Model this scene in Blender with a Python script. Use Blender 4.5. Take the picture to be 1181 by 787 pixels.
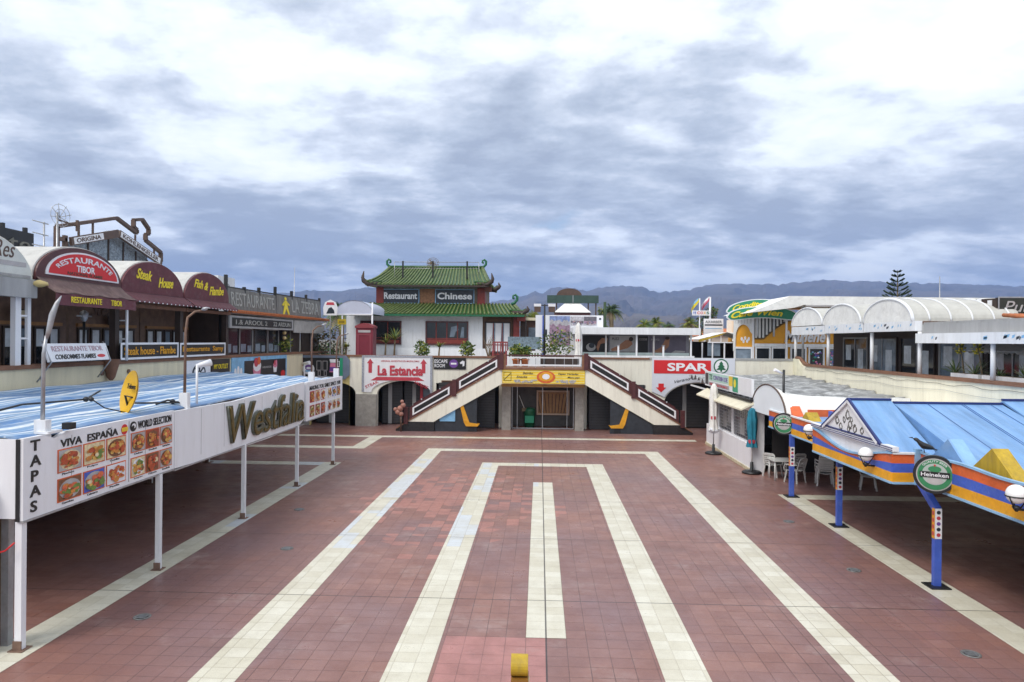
import bpy, math, random
from mathutils import Vector, Matrix
from mathutils.geometry import tessellate_polygon
R = math.radians
rnd = random.Random(7)
for o in list(bpy.data.objects): bpy.data.objects.remove(o)
scene = bpy.context.scene
COL = scene.collection

# ------------------------------------------------------------------ camera
cam_d = bpy.data.cameras.new('camera'); cam = bpy.data.objects.new('camera', cam_d); COL.objects.link(cam)
cam_d.sensor_width = 36; cam_d.sensor_fit = 'HORIZONTAL'; cam_d.lens = 24.58
cam_d.clip_start = 0.1; cam_d.clip_end = 40000
def cam_matrix(yaw, pitch, roll, loc):
    cy, sy, cp, sp = math.cos(yaw), math.sin(yaw), math.cos(pitch), math.sin(pitch)
    f = Vector((-sy*cp, cy*cp, sp)); r = Vector((cy, sy, 0)); u = r.cross(f)
    r2 = r*math.cos(roll)+u*math.sin(roll); u2 = -r*math.sin(roll)+u*math.cos(roll)
    m = Matrix((r2, u2, -f)).transposed().to_4x4(); m.translation = loc
    return m
cam.matrix_world = cam_matrix(R(2.2746), R(-0.0825), R(0.514), Vector((0, 0, 5)))
scene.camera = cam

# ------------------------------------------------------------------ light, sky, exposure
SUN_EL, SUN_AZ = 50, 222       # azimuth measured clockwise from +Y
scene.view_settings.view_transform = 'Standard'; scene.view_settings.look = 'None'
scene.view_settings.gamma = 1; scene.view_settings.use_curve_mapping = False
scene.view_settings.exposure = 0.80
sd = bpy.data.lights.new('sun', 'SUN'); sd.energy = 1.5; sd.angle = R(24); sd.color = (1, .95, .87)
so = bpy.data.objects.new('sun', sd); COL.objects.link(so)
dv = Vector((math.sin(R(SUN_AZ))*math.cos(R(SUN_EL)), math.cos(R(SUN_AZ))*math.cos(R(SUN_EL)), math.sin(R(SUN_EL))))
so.rotation_euler = dv.to_track_quat('Z', 'Y').to_euler(); so.location = (0, 0, 60)

w = bpy.data.worlds.new('World'); scene.world = w; w.use_nodes = True
nt = w.node_tree; nt.nodes.clear()
def N(t, **k):
    n = nt.nodes.new(t)
    for a, b in k.items(): setattr(n, a, b)
    return n
def wire(a, b): nt.links.new(a, b)
def mth(op, a, b=None, clamp=False):
    n = N('ShaderNodeMath', operation=op, use_clamp=clamp)
    for i, v in enumerate((a, b)):
        if v is None: continue
        if isinstance(v, (int, float)): n.inputs[i].default_value = v
        else: wire(v, n.inputs[i])
    return n.outputs[0]
tc = N('ShaderNodeTexCoord'); sx = N('ShaderNodeSeparateXYZ'); wire(tc.outputs['Generated'], sx.inputs[0])
dz = mth('ADD', mth('MAXIMUM', sx.outputs[2], 0.0), 0.20)
px = mth('DIVIDE', sx.outputs[0], dz); py = mth('DIVIDE', sx.outputs[1], dz)
cb = N('ShaderNodeCombineXYZ'); wire(px, cb.inputs[0]); wire(py, cb.inputs[1])
def skynoise(scale, detail, rough, dist, offs, sc=(1, 1, 1), rot=0):
    mp = N('ShaderNodeMapping'); wire(cb.outputs[0], mp.inputs[0])
    mp.inputs['Location'].default_value = offs; mp.inputs['Scale'].default_value = sc; mp.inputs['Rotation'].default_value = (0, 0, rot)
    n = N('ShaderNodeTexNoise'); wire(mp.outputs[0], n.inputs['Vector'])
    n.inputs['Scale'].default_value = scale; n.inputs['Detail'].default_value = detail
    n.inputs['Roughness'].default_value = rough; n.inputs['Distortion'].default_value = dist
    return n.outputs[0]
big = skynoise(.42, 5, .52, .35, (3.1, 1.4, 0), (1, 1.0, 1), .3)
M1 = dict(scale=.95, detail=12, rough=.60, dist=.1, sc=(.85, 1.15, 1), rot=-.30)
mid = skynoise(offs=(7.7, 2.2, 0), **M1)
mid2 = skynoise(offs=(7.7+.055, 2.2-.075, 0), **M1)
fine = skynoise(3.2, 11, .66, .35, (1.3, 9.2, 0), (.8, 1.2, 1), -.35)
relief = mth('MULTIPLY', mth('SUBTRACT', mid, mid2), .50)
wv = N('ShaderNodeTexNoise'); wire(cb.outputs[0], wv.inputs['Vector']); wv.inputs['Scale'].default_value = 1.6; wv.inputs['Detail'].default_value = 8; wv.inputs['Roughness'].default_value = .6
wa = N('ShaderNodeVectorMath', operation='MULTIPLY_ADD'); wire(wv.outputs['Color'], wa.inputs[0]); wa.inputs[1].default_value = (.75, .75, 0); wire(cb.outputs[0], wa.inputs[2])
vo = N('ShaderNodeTexVoronoi', feature='SMOOTH_F1', voronoi_dimensions='2D'); wire(wa.outputs[0], vo.inputs['Vector']); vo.inputs['Scale'].default_value = 1.25; vo.inputs['Detail'].default_value = 4; vo.inputs['Roughness'].default_value = .55; vo.inputs['Smoothness'].default_value = .7
puff = mth('SUBTRACT', .90, vo.outputs['Distance'])
dens = mth('ADD', mth('ADD', mth('ADD', mth('MULTIPLY', big, .34), mth('MULTIPLY', mid, .42)), mth('MULTIPLY', puff, .20)), mth('ADD', mth('MULTIPLY', fine, .17), relief))
low = mth('SUBTRACT', 1, mth('DIVIDE', sx.outputs[2], .26), True)
high = mth('DIVIDE', mth('SUBTRACT', sx.outputs[2], .14), .28, True)
dens2 = mth('ADD', mth('SUBTRACT', dens, mth('MULTIPLY', low, .035)), mth('MULTIPLY', high, .062))
rp = N('ShaderNodeValToRGB'); wire(dens2, rp.inputs[0])
cr = rp.color_ramp
cr.elements[0].position = .36; cr.elements[0].color = (.35, .395, .475, 1)
cr.elements[1].position = .60; cr.elements[1].color = (.93, .97, 1.0, 1)
e = cr.elements.new(.425); e.color = (.46, .515, .60, 1)
e = cr.elements.new(.475); e.color = (.61, .66, .74, 1)
e = cr.elements.new(.525); e.color = (.80, .86, .93, 1)
sky = N('ShaderNodeTexSky', sky_type='NISHITA', sun_disc=False, sun_elevation=R(SUN_EL), sun_rotation=R(SUN_AZ))
b1 = N('ShaderNodeBackground'); wire(sky.outputs[0], b1.inputs[0]); b1.inputs[1].default_value = .1
b2 = N('ShaderNodeBackground'); wire(rp.outputs[0], b2.inputs[0]); b2.inputs[1].default_value = .82
gap = skynoise(.95, 6, .6, .6, (12.4, 5.1, 0))
gp = N('ShaderNodeMapRange'); wire(gap, gp.inputs[0])
gp.inputs[1].default_value = .28; gp.inputs[2].default_value = .36; gp.inputs[3].default_value = .35; gp.inputs[4].default_value = 1
mx = N('ShaderNodeMixShader'); wire(gp.outputs[0], mx.inputs[0]); wire(b1.outputs[0], mx.inputs[1]); wire(b2.outputs[0], mx.inputs[2])
wo = N('ShaderNodeOutputWorld'); wire(mx.outputs[0], wo.inputs[0])

# ------------------------------------------------------------------ materials
def M(name, col, rough=.6, var=.16, scale=2.2, metal=0, bump=0, dirt=0, dirtcol=None, streak=False, wr=0, trans=0):
    m = bpy.data.materials.new(name); m.use_nodes = True; t = m.node_tree; n = t.nodes; b = n['Principled BSDF']
    g = n.new('ShaderNodeNewGeometry'); mp = n.new('ShaderNodeMapping'); t.links.new(g.outputs['Position'], mp.inputs[0])
    if streak: mp.inputs['Scale'].default_value = streak if isinstance(streak, tuple) else (1.6, 1.6, .22)
    no = n.new('ShaderNodeTexNoise'); t.links.new(mp.outputs[0], no.inputs['Vector'])
    no.inputs['Scale'].default_value = scale; no.inputs['Detail'].default_value = 7; no.inputs['Roughness'].default_value = .65
    mr = n.new('ShaderNodeMapRange'); t.links.new(no.outputs[0], mr.inputs[0])
    mr.inputs[1].default_value = .3; mr.inputs[2].default_value = .7; mr.inputs[3].default_value = 1-var; mr.inputs[4].default_value = 1+var*.6
    mu = n.new('ShaderNodeMix'); mu.data_type = 'RGBA'; mu.blend_type = 'MULTIPLY'; mu.inputs[0].default_value = 1
    mu.inputs[6].default_value = (*col, 1); t.links.new(mr.outputs[0], mu.inputs[7]); out = mu.outputs[2]
    if dirt:
        n2 = n.new('ShaderNodeTexNoise'); t.links.new(mp.outputs[0], n2.inputs['Vector']); n2.inputs['Scale'].default_value = scale*2.7
        n2.inputs['Detail'].default_value = 8; n2.inputs['Roughness'].default_value = .7
        r2 = n.new('ShaderNodeMapRange'); t.links.new(n2.outputs[0], r2.inputs[0]); r2.inputs[1].default_value = .5; r2.inputs[2].default_value = .72
        r2.inputs[3].default_value = 0; r2.inputs[4].default_value = dirt
        m2 = n.new('ShaderNodeMix'); m2.data_type = 'RGBA'; t.links.new(r2.outputs[0], m2.inputs[0]); t.links.new(out, m2.inputs[6])
        m2.inputs[7].default_value = (*(dirtcol or (col[0]*.45, col[1]*.42, col[2]*.38)), 1); out = m2.outputs[2]
    t.links.new(out, b.inputs['Base Color'])
    b.inputs['Roughness'].default_value = rough; b.inputs['Metallic'].default_value = metal
    if trans:
        tr = n.new('ShaderNodeBsdfTranslucent'); t.links.new(out, tr.inputs[0]); ms = n.new('ShaderNodeMixShader'); ms.inputs[0].default_value = trans
        t.links.new(b.outputs[0], ms.inputs[1]); t.links.new(tr.outputs[0], ms.inputs[2]); t.links.new(ms.outputs[0], n['Material Output'].inputs[0])
    if wr:
        bp = n.new('ShaderNodeBump'); bp.inputs['Strength'].default_value = wr; bp.inputs['Distance'].default_value = .06
        n3 = n.new('ShaderNodeTexNoise'); t.links.new(g.outputs['Position'], n3.inputs['Vector']); n3.inputs['Scale'].default_value = 2.2; n3.inputs['Detail'].default_value = 6; n3.inputs['Distortion'].default_value = 1.2
        t.links.new(n3.outputs[0], bp.inputs['Height']); t.links.new(bp.outputs[0], b.inputs['Normal'])
    elif bump:
        bp = n.new('ShaderNodeBump'); bp.inputs['Strength'].default_value = bump; bp.inputs['Distance'].default_value = .02
        n3 = n.new('ShaderNodeTexNoise'); t.links.new(g.outputs['Position'], n3.inputs['Vector']); n3.inputs['Scale'].default_value = scale*6; n3.inputs['Detail'].default_value = 5
        t.links.new(n3.outputs[0], bp.inputs['Height']); t.links.new(bp.outputs[0], b.inputs['Normal'])
    return m

white = M('white_paint', (.76, .77, .79), .5, .10, 1.5, dirt=.35, dirtcol=(.42, .40, .37), streak=True)
white2 = M('white_sign_plastic', (.79, .79, .82), .38, .07, 1.2, dirt=.22, dirtcol=(.52, .50, .46), streak=True)
fabricw = M('white_canvas', (.80, .79, .76), .75, .12, 1.4, dirt=.42, dirtcol=(.46, .44, .40), wr=.45)
vaultw = M('white_vault_canvas', (.80, .79, .76), .75, .12, 1.4, dirt=.42, dirtcol=(.46, .44, .40), wr=.45, trans=.4)
cream = M('cream_render', (.72, .64, .45), .8, .12, 1.2, dirt=.30, dirtcol=(.40, .34, .24), streak=True, bump=.15)
creamp = M('pale_cream_paint', (.80, .77, .66), .7, .10, 1.1, dirt=.48, dirtcol=(.48, .43, .35), streak=True)
yellowr = M('yellow_render', (.62, .50, .20), .8, .15, 1.2, dirt=.35, dirtcol=(.35, .26, .12), streak=True)
coping = M('brown_coping', (.22, .105, .06), .7, .25, 3, dirt=.3)
maroon = M('maroon_paint', (.085, .022, .024), .45, .25, 2.5, dirt=.25, dirtcol=(.14, .09, .08))
maroonc = M('maroon_canvas', (.125, .032, .042), .7, .28, 2.0, dirt=.45, dirtcol=(.20, .12, .12), bump=.25)
brownc = M('weathered_brown_canvas', (.17, .105, .095), .8, .35, 2.2, dirt=.55, dirtcol=(.30, .22, .19), streak=True, bump=.3)
darkw = M('dark_wood', (.045, .028, .022), .6, .3, 3, bump=.2)
redw = M('red_wood', (.22, .030, .022), .5, .25, 3)
black = M('black_paint', (.013, .013, .014), .4, .3, 3)
blackstone = M('black_granite', (.022, .022, .024), .25, .4, 9, dirt=.3, dirtcol=(.08, .08, .08))
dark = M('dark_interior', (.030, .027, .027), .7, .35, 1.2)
glass = M('dark_window_glass', (.022, .026, .032), .08, .5, .8)
glassb = M('grey_window_glass', (.20, .25, .31), .12, .5, 1.5)
shutter = M('grey_roller_shutter', (.055, .055, .058), .45, .2, 1.5, metal=.3)
stone = M('grey_stone', (.33, .31, .28), .8, .25, 4, dirt=.3, bump=.3)
steel = M('galvanised_steel', (.42, .43, .45), .4, .2, 4, metal=.6, dirt=.3, dirtcol=(.22, .13, .08))
rust = M('rusty_steel', (.20, .12, .085), .7, .4, 5)
red = M('red_print', (.62, .018, .022), .4, .08, 2)
redp = M('faded_red_print', (.50, .05, .075), .5, .15, 3)
yellow = M('yellow_print', (.80, .55, .03), .45, .12, 2)
yellowl = M('yellow_lettering', (.85, .68, .03), .5, .12, 3)
orange = M('orange_paint', (.66, .125, .030), .5, .28, 1.6, dirt=.5, dirtcol=(.40, .11, .05), wr=.6)
amber = M('amber_paint', (.76, .35, .015), .5, .22, 1.6, dirt=.45, dirtcol=(.45, .21, .03), wr=.6)
mustard = M('mustard_paint', (.50, .33, .02), .55, .35, 2.5, dirt=.7, dirtcol=(.25, .18, .05), streak=True)
blue = M('royal_blue_paint', (.055, .115, .50), .45, .25, 1.6, dirt=.35, dirtcol=(.14, .20, .48), wr=.5)
blueroof = M('pale_blue_roof_paint', (.185, .35, .62), .5, .28, 1.3, dirt=.5, dirtcol=(.30, .42, .60), wr=.3, streak=(2.2, .30, .30))
bluetrim = M('pale_blue_trim', (.26, .46, .68), .5, .2, 2, dirt=.2)
navy = M('navy_paint', (.02, .035, .16), .4, .2, 2)
green = M('green_print', (.02, .30, .16), .45, .12, 2)
greend = M('dark_green_print', (.012, .12, .055), .4, .15, 2)
terra = M('terracotta_tile', (.52, .16, .055), .8, .3, 4, dirt=.4, dirtcol=(.3, .12, .06))
greyc = M('grey_panel', (.36, .36, .36), .6, .2, 1.5, dirt=.4, dirtcol=(.2, .19, .18), streak=True)
slate = M('slate_sign', (.020, .030, .045), .4, .3, 3)
plastic = M('white_plastic', (.60, .60, .58), .4, .1, 3, dirt=.2)
orangew = M('ochre_wall_paint', (.72, .33, .02), .6, .12, 1.5)
wood = M('varnished_wood', (.34, .17, .06), .5, .3, 3, bump=.15)
skin = M('tan_print', (.38, .17, .09), .5, .25, 3)
paleg = M('pale_grey_print', (.42, .40, .40), .5, .2, 2)
purple = M('purple_print', (.16, .06, .30), .5, .15, 3)
pink = M('pink_print', (.70, .22, .34), .5, .2, 4)
lblue = M('light_blue_print', (.22, .46, .70), .5, .25, 3)
gold = M('brass_sign_face', (.17, .12, .035), .35, .5, 3, metal=.35)
goldr = M('grey_gold_letter_rim', (.16, .165, .13), .4, .4, 3, metal=.4)
teal = M('turquoise_cloth', (.015, .19, .28), .8, .3, 5)
leafg = M('green_leaf', (.075, .14, .025), .55, .5, 9)
leafy = M('yellow_green_leaf', (.26, .27, .035), .55, .4, 9)
leafd = M('dark_leaf', (.028, .062, .020), .6, .5, 6)
drystem = M('dry_stem', (.20, .15, .09), .8, .3, 8)
globe = M('white_globe_glass', (.85, .85, .84), .2, .04, 2)
copper = M('brown_metal', (.105, .062, .045), .5, .3, 4)

# ------------------------------------------------------------------ mesh helpers
class F:                                     # a flat frame: origin, across, up; c counts along the normal
    def __init__(s, O, ax, ay):
        s.O = Vector(O); s.ax = Vector(ax).normalized(); s.ay = Vector(ay).normalized(); s.n = s.ax.cross(s.ay)
    def p(s, a, b, c=0): return s.O + s.ax*a + s.ay*b + s.n*c
def FW(y, z, x=-8.13): return F((x, y, z), (0, 1, 0), (0, 0, 1))      # faces +X
def FE(y, z, x=8.2): return F((x, y, z), (0, -1, 0), (0, 0, 1))       # faces -X
def FS(x, z, y): return F((x, y, z), (1, 0, 0), (0, 0, 1))            # faces -Y, the camera
class MB:
    def __init__(s, mat=None): s.v = []; s.f = []; s.mi = []; s.mats = []; s.cur = 0; s.sm = []; s.smooth = False; s.m(mat) if mat else None
    def m(s, mat):
        if mat not in s.mats: s.mats.append(mat)
        s.cur = s.mats.index(mat); return s
    def add(s, vs, fs):
        o = len(s.v); s.v += [Vector(v) for v in vs]
        for f in fs: s.f.append([i+o for i in f]); s.mi.append(s.cur); s.sm.append(s.smooth)
        return s
    def box(s, x0, y0, z0, x1, y1, z1):
        x0, x1 = min(x0, x1), max(x0, x1); y0, y1 = min(y0, y1), max(y0, y1); z0, z1 = min(z0, z1), max(z0, z1)
        return s.add([(x0,y0,z0),(x1,y0,z0),(x1,y1,z0),(x0,y1,z0),(x0,y0,z1),(x1,y0,z1),(x1,y1,z1),(x0,y1,z1)],
                     [(0,3,2,1),(4,5,6,7),(0,1,5,4),(1,2,6,5),(2,3,7,6),(3,0,4,7)])
    def poly(s, fr, pts, c0, c1):            # outline extruded along the frame's normal
        n = len(pts); area = sum(pts[i][0]*pts[(i+1)%n][1]-pts[(i+1)%n][0]*pts[i][1] for i in range(n))
        if area < 0: pts = pts[::-1]
        if c0 > c1: c0, c1 = c1, c0
        vs = [fr.p(a, b, c1) for a, b in pts]+[fr.p(a, b, c0) for a, b in pts]
        tris = tessellate_polygon([[Vector((a, b, 0)) for a, b in pts]])
        fs = []
        for t in tris:
            a = [pts[i] for i in t]; ar = (a[1][0]-a[0][0])*(a[2][1]-a[0][1])-(a[2][0]-a[0][0])*(a[1][1]-a[0][1])
            if abs(ar) < 1e-12: continue
            if ar < 0: t = t[::-1]
            fs.append(tuple(t)); fs.append(tuple(i+n for i in t[::-1]))
        if n == 4: fs = [(0,1,2,3),(7,6,5,4)]
        for i in range(n):
            j = (i+1) % n; fs.append((i, i+n, j+n, j))
        return s.add(vs, fs)
    def rect(s, fr, a0, b0, a1, b1, c0, c1): return s.poly(fr, [(a0,b0),(a1,b0),(a1,b1),(a0,b1)], c0, c1)
    def frame(s, fr, a0, b0, a1, b1, t, c0, c1):
        s.rect(fr,a0,b0,a1,b0+t,c0,c1); s.rect(fr,a0,b1-t,a1,b1,c0,c1); s.rect(fr,a0,b0+t,a0+t,b1-t,c0,c1); return s.rect(fr,a1-t,b0+t,a1,b1-t,c0,c1)
    def ell(s, fr, a, b, ra, rb, c0, c1, n=20, t0=0, t1=360):
        full = abs(t1-t0) >= 360; k = n if full else n+1
        return s.poly(fr, [(a+ra*math.cos(R(t0+(t1-t0)*i/n)), b+rb*math.sin(R(t0+(t1-t0)*i/n))) for i in range(k)], c0, c1)
    def tube(s, path, r, n=8, cap=True):
        path = [Vector(p) for p in path]; k = len(path); rr = r if isinstance(r, (list, tuple)) else [r]*k
        vs = []; ref = None
        for i, p in enumerate(path):
            d = (path[min(i+1, k-1)]-path[max(i-1, 0)]).normalized()
            if ref is None: ref = Vector((0, 0, 1)) if abs(d.z) < .9 else Vector((1, 0, 0))
            a = d.cross(ref)
            if a.length < 1e-4: a = d.orthogonal()
            a.normalize(); b = d.cross(a); ref = a.cross(d)
            vs += [p+(a*math.cos(2*math.pi*j/n)+b*math.sin(2*math.pi*j/n))*rr[i] for j in range(n)]
        fs = [(i*n+j, i*n+(j+1)%n, (i+1)*n+(j+1)%n, (i+1)*n+j) for i in range(k-1) for j in range(n)]
        old = s.smooth; s.smooth = True; s.add(vs, [f[::-1] for f in fs]); s.smooth = old
        if cap: o = len(s.v)-k*n; s.f.append([o+j for j in range(n)]); s.f.append([o+(k-1)*n+n-1-j for j in range(n)]); s.mi += [s.cur]*2; s.sm += [False]*2
        return s
    def bar(s, a, b, w, h=None, up=(0, 0, 1)):   # square bar from a to b
        a, b = Vector(a), Vector(b); h = h or w; d = (b-a).normalized(); u = Vector(up); x = d.cross(u)
        if x.length < 1e-3: x = d.cross(Vector((0, 1, 0)))
        x.normalize(); y = x.cross(d); x = x*w/2; y = y*h/2
        return s.add([a-x-y, a+x-y, a+x+y, a-x+y, b-x-y, b+x-y, b+x+y, b-x+y], [(0,1,2,3),(7,6,5,4),(0,4,5,1),(1,5,6,2),(2,6,7,3),(3,7,4,0)])
    def lathe(s, c, prof, n=16, sx=1, sy=1):
        c = Vector(c); vs = [c+Vector((r*sx*math.cos(2*math.pi*j/n), r*sy*math.sin(2*math.pi*j/n), z)) for r, z in prof for j in range(n)]
        fs = [(i*n+j, i*n+(j+1)%n, (i+1)*n+(j+1)%n, (i+1)*n+j) for i in range(len(prof)-1) for j in range(n)]
        old = s.smooth; s.smooth = True; s.add(vs, fs); s.smooth = old; return s
    def ball(s, c, r, n=14): return s.lathe(c, [(max(1e-4, r*math.sin(math.pi*i/n)), -r*math.cos(math.pi*i/n)) for i in range(n+1)], 18)
    def grid(s, fn, nu, nv, flip=False, th=0):
        vs = [Vector(fn(i/nu, j/nv)) for i in range(nu+1) for j in range(nv+1)]; k = nv+1
        fs = [(i*k+j, (i+1)*k+j, (i+1)*k+j+1, i*k+j+1) for i in range(nu) for j in range(nv)]
        if flip: fs = [f[::-1] for f in fs]
        old = s.smooth; s.smooth = True; s.add(vs, fs); s.smooth = old
        if th:
            s.add([v-Vector((0,0,th)) for v in vs], [f[::-1] for f in fs])
            m = len(vs); o = len(s.v)-2*m
            ed = [i*k for i in range(nu+1)]+[nu*k+j for j in range(1,k)]+[i*k+nv for i in range(nu-1,-1,-1)]+[j for j in range(nv-1,0,-1)]
            for a, b in zip(ed, ed[1:]+ed[:1]):
                s.f.append([o+a, o+b, o+m+b, o+m+a] if flip else [o+b, o+a, o+m+a, o+m+b]); s.mi.append(s.cur); s.sm.append(False)
        return s
    def build(s, name, parent=None, at=None):
        me = bpy.data.meshes.new(name)
        off = Vector(at) if at is not None else (origin(parent) if parent else Vector((0, 0, 0)))
        me.from_pydata([v-off for v in s.v], [], s.f)
        for mt in s.mats: me.materials.append(mt)
        me.polygons.foreach_set('material_index', s.mi); me.polygons.foreach_set('use_smooth', s.sm); me.update()
        o = bpy.data.objects.new(name, me); COL.objects.link(o)
        if parent: o.parent = parent
        elif at is not None: o.location = off
        return o
def origin(o):
    p = Vector(o.location)
    while o.parent: o = o.parent; p += o.location
    return p
def tag(o, label, cat, group=None):
    o['label'] = label; o['category'] = cat
    if group: o['group'] = group
    return o
def thing(name, label, cat, loc, group=None):
    o = bpy.data.objects.new(name, None); o.empty_display_size = .2; COL.objects.link(o); o.location = loc
    return tag(o, label, cat, group)
def struct(o): o['kind'] = 'structure'; return o
def kids(o): return [c for c in bpy.data.objects if c.parent == o]
def dup(o, loc, label=None, rz=None, parent=None, scale=None):
    c = o.copy(); COL.objects.link(c)
    if parent: c.parent = parent
    if loc is not None: c.location = loc
    if rz is not None: c.rotation_euler = (0, 0, rz)
    if scale is not None: c.scale = (scale,)*3 if isinstance(scale, (int, float)) else scale
    if label: c['label'] = label
    for k in kids(o): dup(k, None, parent=c)
    return c
def text(name, s, mat, parent, fr, a, b, wd, ht, c=.0, ext=.012, bold=0.0, shear=0.0, warp=None, res=3, rot=0, mat2=None, bevel=0):
    cu = bpy.data.curves.new(name, 'FONT'); cu.body = s; cu.extrude = .02; cu.offset = bold; cu.shear = shear; cu.resolution_u = res
    if bevel: cu.bevel_depth = bevel; cu.bevel_resolution = 1
    to = bpy.data.objects.new(name, cu); COL.objects.link(to)
    dg = bpy.context.evaluated_depsgraph_get(); me = bpy.data.meshes.new_from_object(to.evaluated_get(dg))
    bpy.data.objects.remove(to); me.name = name
    xs = [v.co.x for v in me.vertices]; ys = [v.co.y for v in me.vertices]; zs = [v.co.z for v in me.vertices]
    x0, x1, y0, y1, z0, z1 = min(xs), max(xs), min(ys), max(ys), min(zs), max(zs)
    off = origin(parent); cr, sr = math.cos(R(rot)), math.sin(R(rot))
    for v in me.vertices:
        u = (v.co.x-x0)/(x1-x0)*wd; q = (v.co.y-y0)/(y1-y0)*ht; k = (v.co.z-z0)/(z1-z0)*ext
        if warp: u, q = warp(u/wd, q/ht)
        if rot: u, q = u*cr-q*sr, u*sr+q*cr
        v.co = fr.p(a+u, b+q, c+k)-off
    me.materials.clear(); me.materials.append(mat)
    o = bpy.data.objects.new(name, me); COL.objects.link(o); o.parent = parent
    return o
# ------------------------------------------------------------------ paving
TILE = .3375
def tile_mat(name, mode):
    m = bpy.data.materials.new(name); m.use_nodes = True; t = m.node_tree; n = t.nodes; L = t.links; b = n['Principled BSDF']
    def A(op, a, c=None, d=None, clamp=False):
        q = n.new('ShaderNodeMath'); q.operation = op; q.use_clamp = clamp
        for i, v in enumerate((a, c, d)):
            if v is None: continue
            if isinstance(v, (int, float)): q.inputs[i].default_value = v
            else: L.new(v, q.inputs[i])
        return q.outputs[0]
    def NZ(vec, sc, det=4, ro=.6):
        q = n.new('ShaderNodeTexNoise'); L.new(vec, q.inputs['Vector']); q.inputs['Scale'].default_value = sc; q.inputs['Detail'].default_value = det; q.inputs['Roughness'].default_value = ro; return q.outputs[0]
    def MR(v, a, c, d, e):
        q = n.new('ShaderNodeMapRange'); L.new(v, q.inputs[0])
        for i, x in enumerate((a, c, d, e)): q.inputs[i+1].default_value = x
        return q.outputs[0]
    def MIX(f, a, c, bl='MIX'):
        q = n.new('ShaderNodeMix'); q.data_type = 'RGBA'; q.blend_type = bl
        for s, v in ((0, f), (6, a), (7, c)):
            if isinstance(v, (int, float)): q.inputs[s].default_value = v
            elif isinstance(v, tuple): q.inputs[s].default_value = (*v, 1)
            else: L.new(v, q.inputs[s])
        return q.outputs[2]
    g = n.new('ShaderNodeNewGeometry'); P = g.outputs['Position']; s = n.new('ShaderNodeSeparateXYZ'); L.new(P, s.inputs[0])
    X, Y = s.outputs[0], s.outputs[1]
    fx = A('DIVIDE', A('SUBTRACT', X, .15), TILE); fy = A('DIVIDE', A('SUBTRACT', Y, 13.434), TILE)
    ix, iy = A('FLOOR', fx), A('FLOOR', fy)
    ex = A('ABSOLUTE', A('SUBTRACT', A('SUBTRACT', fx, ix), .5)); ey = A('ABSOLUTE', A('SUBTRACT', A('SUBTRACT', fy, iy), .5))
    grout = MR(A('MAXIMUM', ex, ey), .475, .492, 0, 1)
    c = n.new('ShaderNodeCombineXYZ'); L.new(ix, c.inputs[0]); L.new(iy, c.inputs[1])
    wn = n.new('ShaderNodeTexWhiteNoise'); wn.noise_dimensions = '2D'; L.new(c.outputs[0], wn.inputs['Vector'])
    rv = wn.outputs['Value']; big = NZ(P, .22, 5); midn = NZ(P, 1.3, 6, .7); fin = NZ(P, 60, 3, .8)
    stain = NZ(P, .55, 9, .72)
    if mode == 'red':
        base = MIX(rv, (.285, .124, .089), (.385, .186, .136))
        base = MIX(MR(big, .40, .62, 0, 1), base, (.255, .150, .150))                # greyer worn zones
        c2 = n.new('ShaderNodeCombineXYZ'); L.new(A('MULTIPLY', ix, .09), c2.inputs[0]); L.new(A('MULTIPLY', iy, .075), c2.inputs[1])
        zone = NZ(c2.outputs[0], 1.0, 3, .5)
        pc = n.new('ShaderNodeCombineXYZ'); L.new(A('FLOOR', A('DIVIDE', A('SUBTRACT', X, .15), 2.1)), pc.inputs[0]); L.new(A('FLOOR', A('DIVIDE', A('SUBTRACT', Y, 13.434), 4.17)), pc.inputs[1])
        pw = n.new('ShaderNodeTexWhiteNoise'); pw.noise_dimensions = '2D'; L.new(pc.outputs[0], pw.inputs['Vector'])
        base = MIX(MR(pw.outputs['Value'], 0, 1, 0, .42), base, (.20, .105, .092))
        # a field of newer replacement tiles left of the middle, and a few loose ones
        dx = A('DIVIDE', A('ADD', X, 2.6), 4.6); dy = A('DIVIDE', A('SUBTRACT', Y, 21.5), 7.5)
        near = A('SUBTRACT', 1, A('SQRT', A('ADD', A('MULTIPLY', dx, dx), A('MULTIPLY', dy, dy))), None, True)
        pick = A('GREATER_THAN', A('ADD', A('ADD', A('MULTIPLY', rv, .42), A('MULTIPLY', zone, .55)), A('MULTIPLY', near, .62)), .86)
        base = MIX(A('MULTIPLY', pick, .7), base, (.50, .205, .160))
        # bright new patch in front
        pin = A('MULTIPLY', A('MULTIPLY', A('GREATER_THAN', X, -1.54), A('LESS_THAN', X, .15)), A('LESS_THAN', Y, 11.74))
        base = MIX(A('MULTIPLY', pin, .75), base, (.52, .225, .20))
        # rows of plainer, smoother slabs right of the middle
        base = MIX(MR(midn, .35, .72, .0, .55), base, (.18, .092, .082))
        base = MIX(MR(stain, .56, .74, 0, .55), base, (.46, .36, .33))
        dk = NZ(P, .33, 8, .68)
        base = MIX(MR(dk, .55, .75, 0, .6), base, (.13, .075, .068))
        grc = (.070, .042, .040); gs = .92
    else:
        base = MIX(rv, (.66, .62, .49), (.77, .74, .62))
        c2 = n.new('ShaderNodeCombineXYZ'); L.new(A('MULTIPLY', ix, .3), c2.inputs[0]); L.new(A('MULTIPLY', iy, .11), c2.inputs[1])
        zone = NZ(c2.outputs[0], 1.0, 2, .5)
        lf = A('MULTIPLY', A('MULTIPLY', A('LESS_THAN', X, 0), A('GREATER_THAN', Y, 16.5)), A('LESS_THAN', Y, 29))
        base = MIX(A('MULTIPLY', lf, A('GREATER_THAN', zone, .53)), base, (.67, .71, .74))
        base = MIX(MR(midn, .40, .75, .0, .55), base, (.44, .40, .30))
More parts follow.
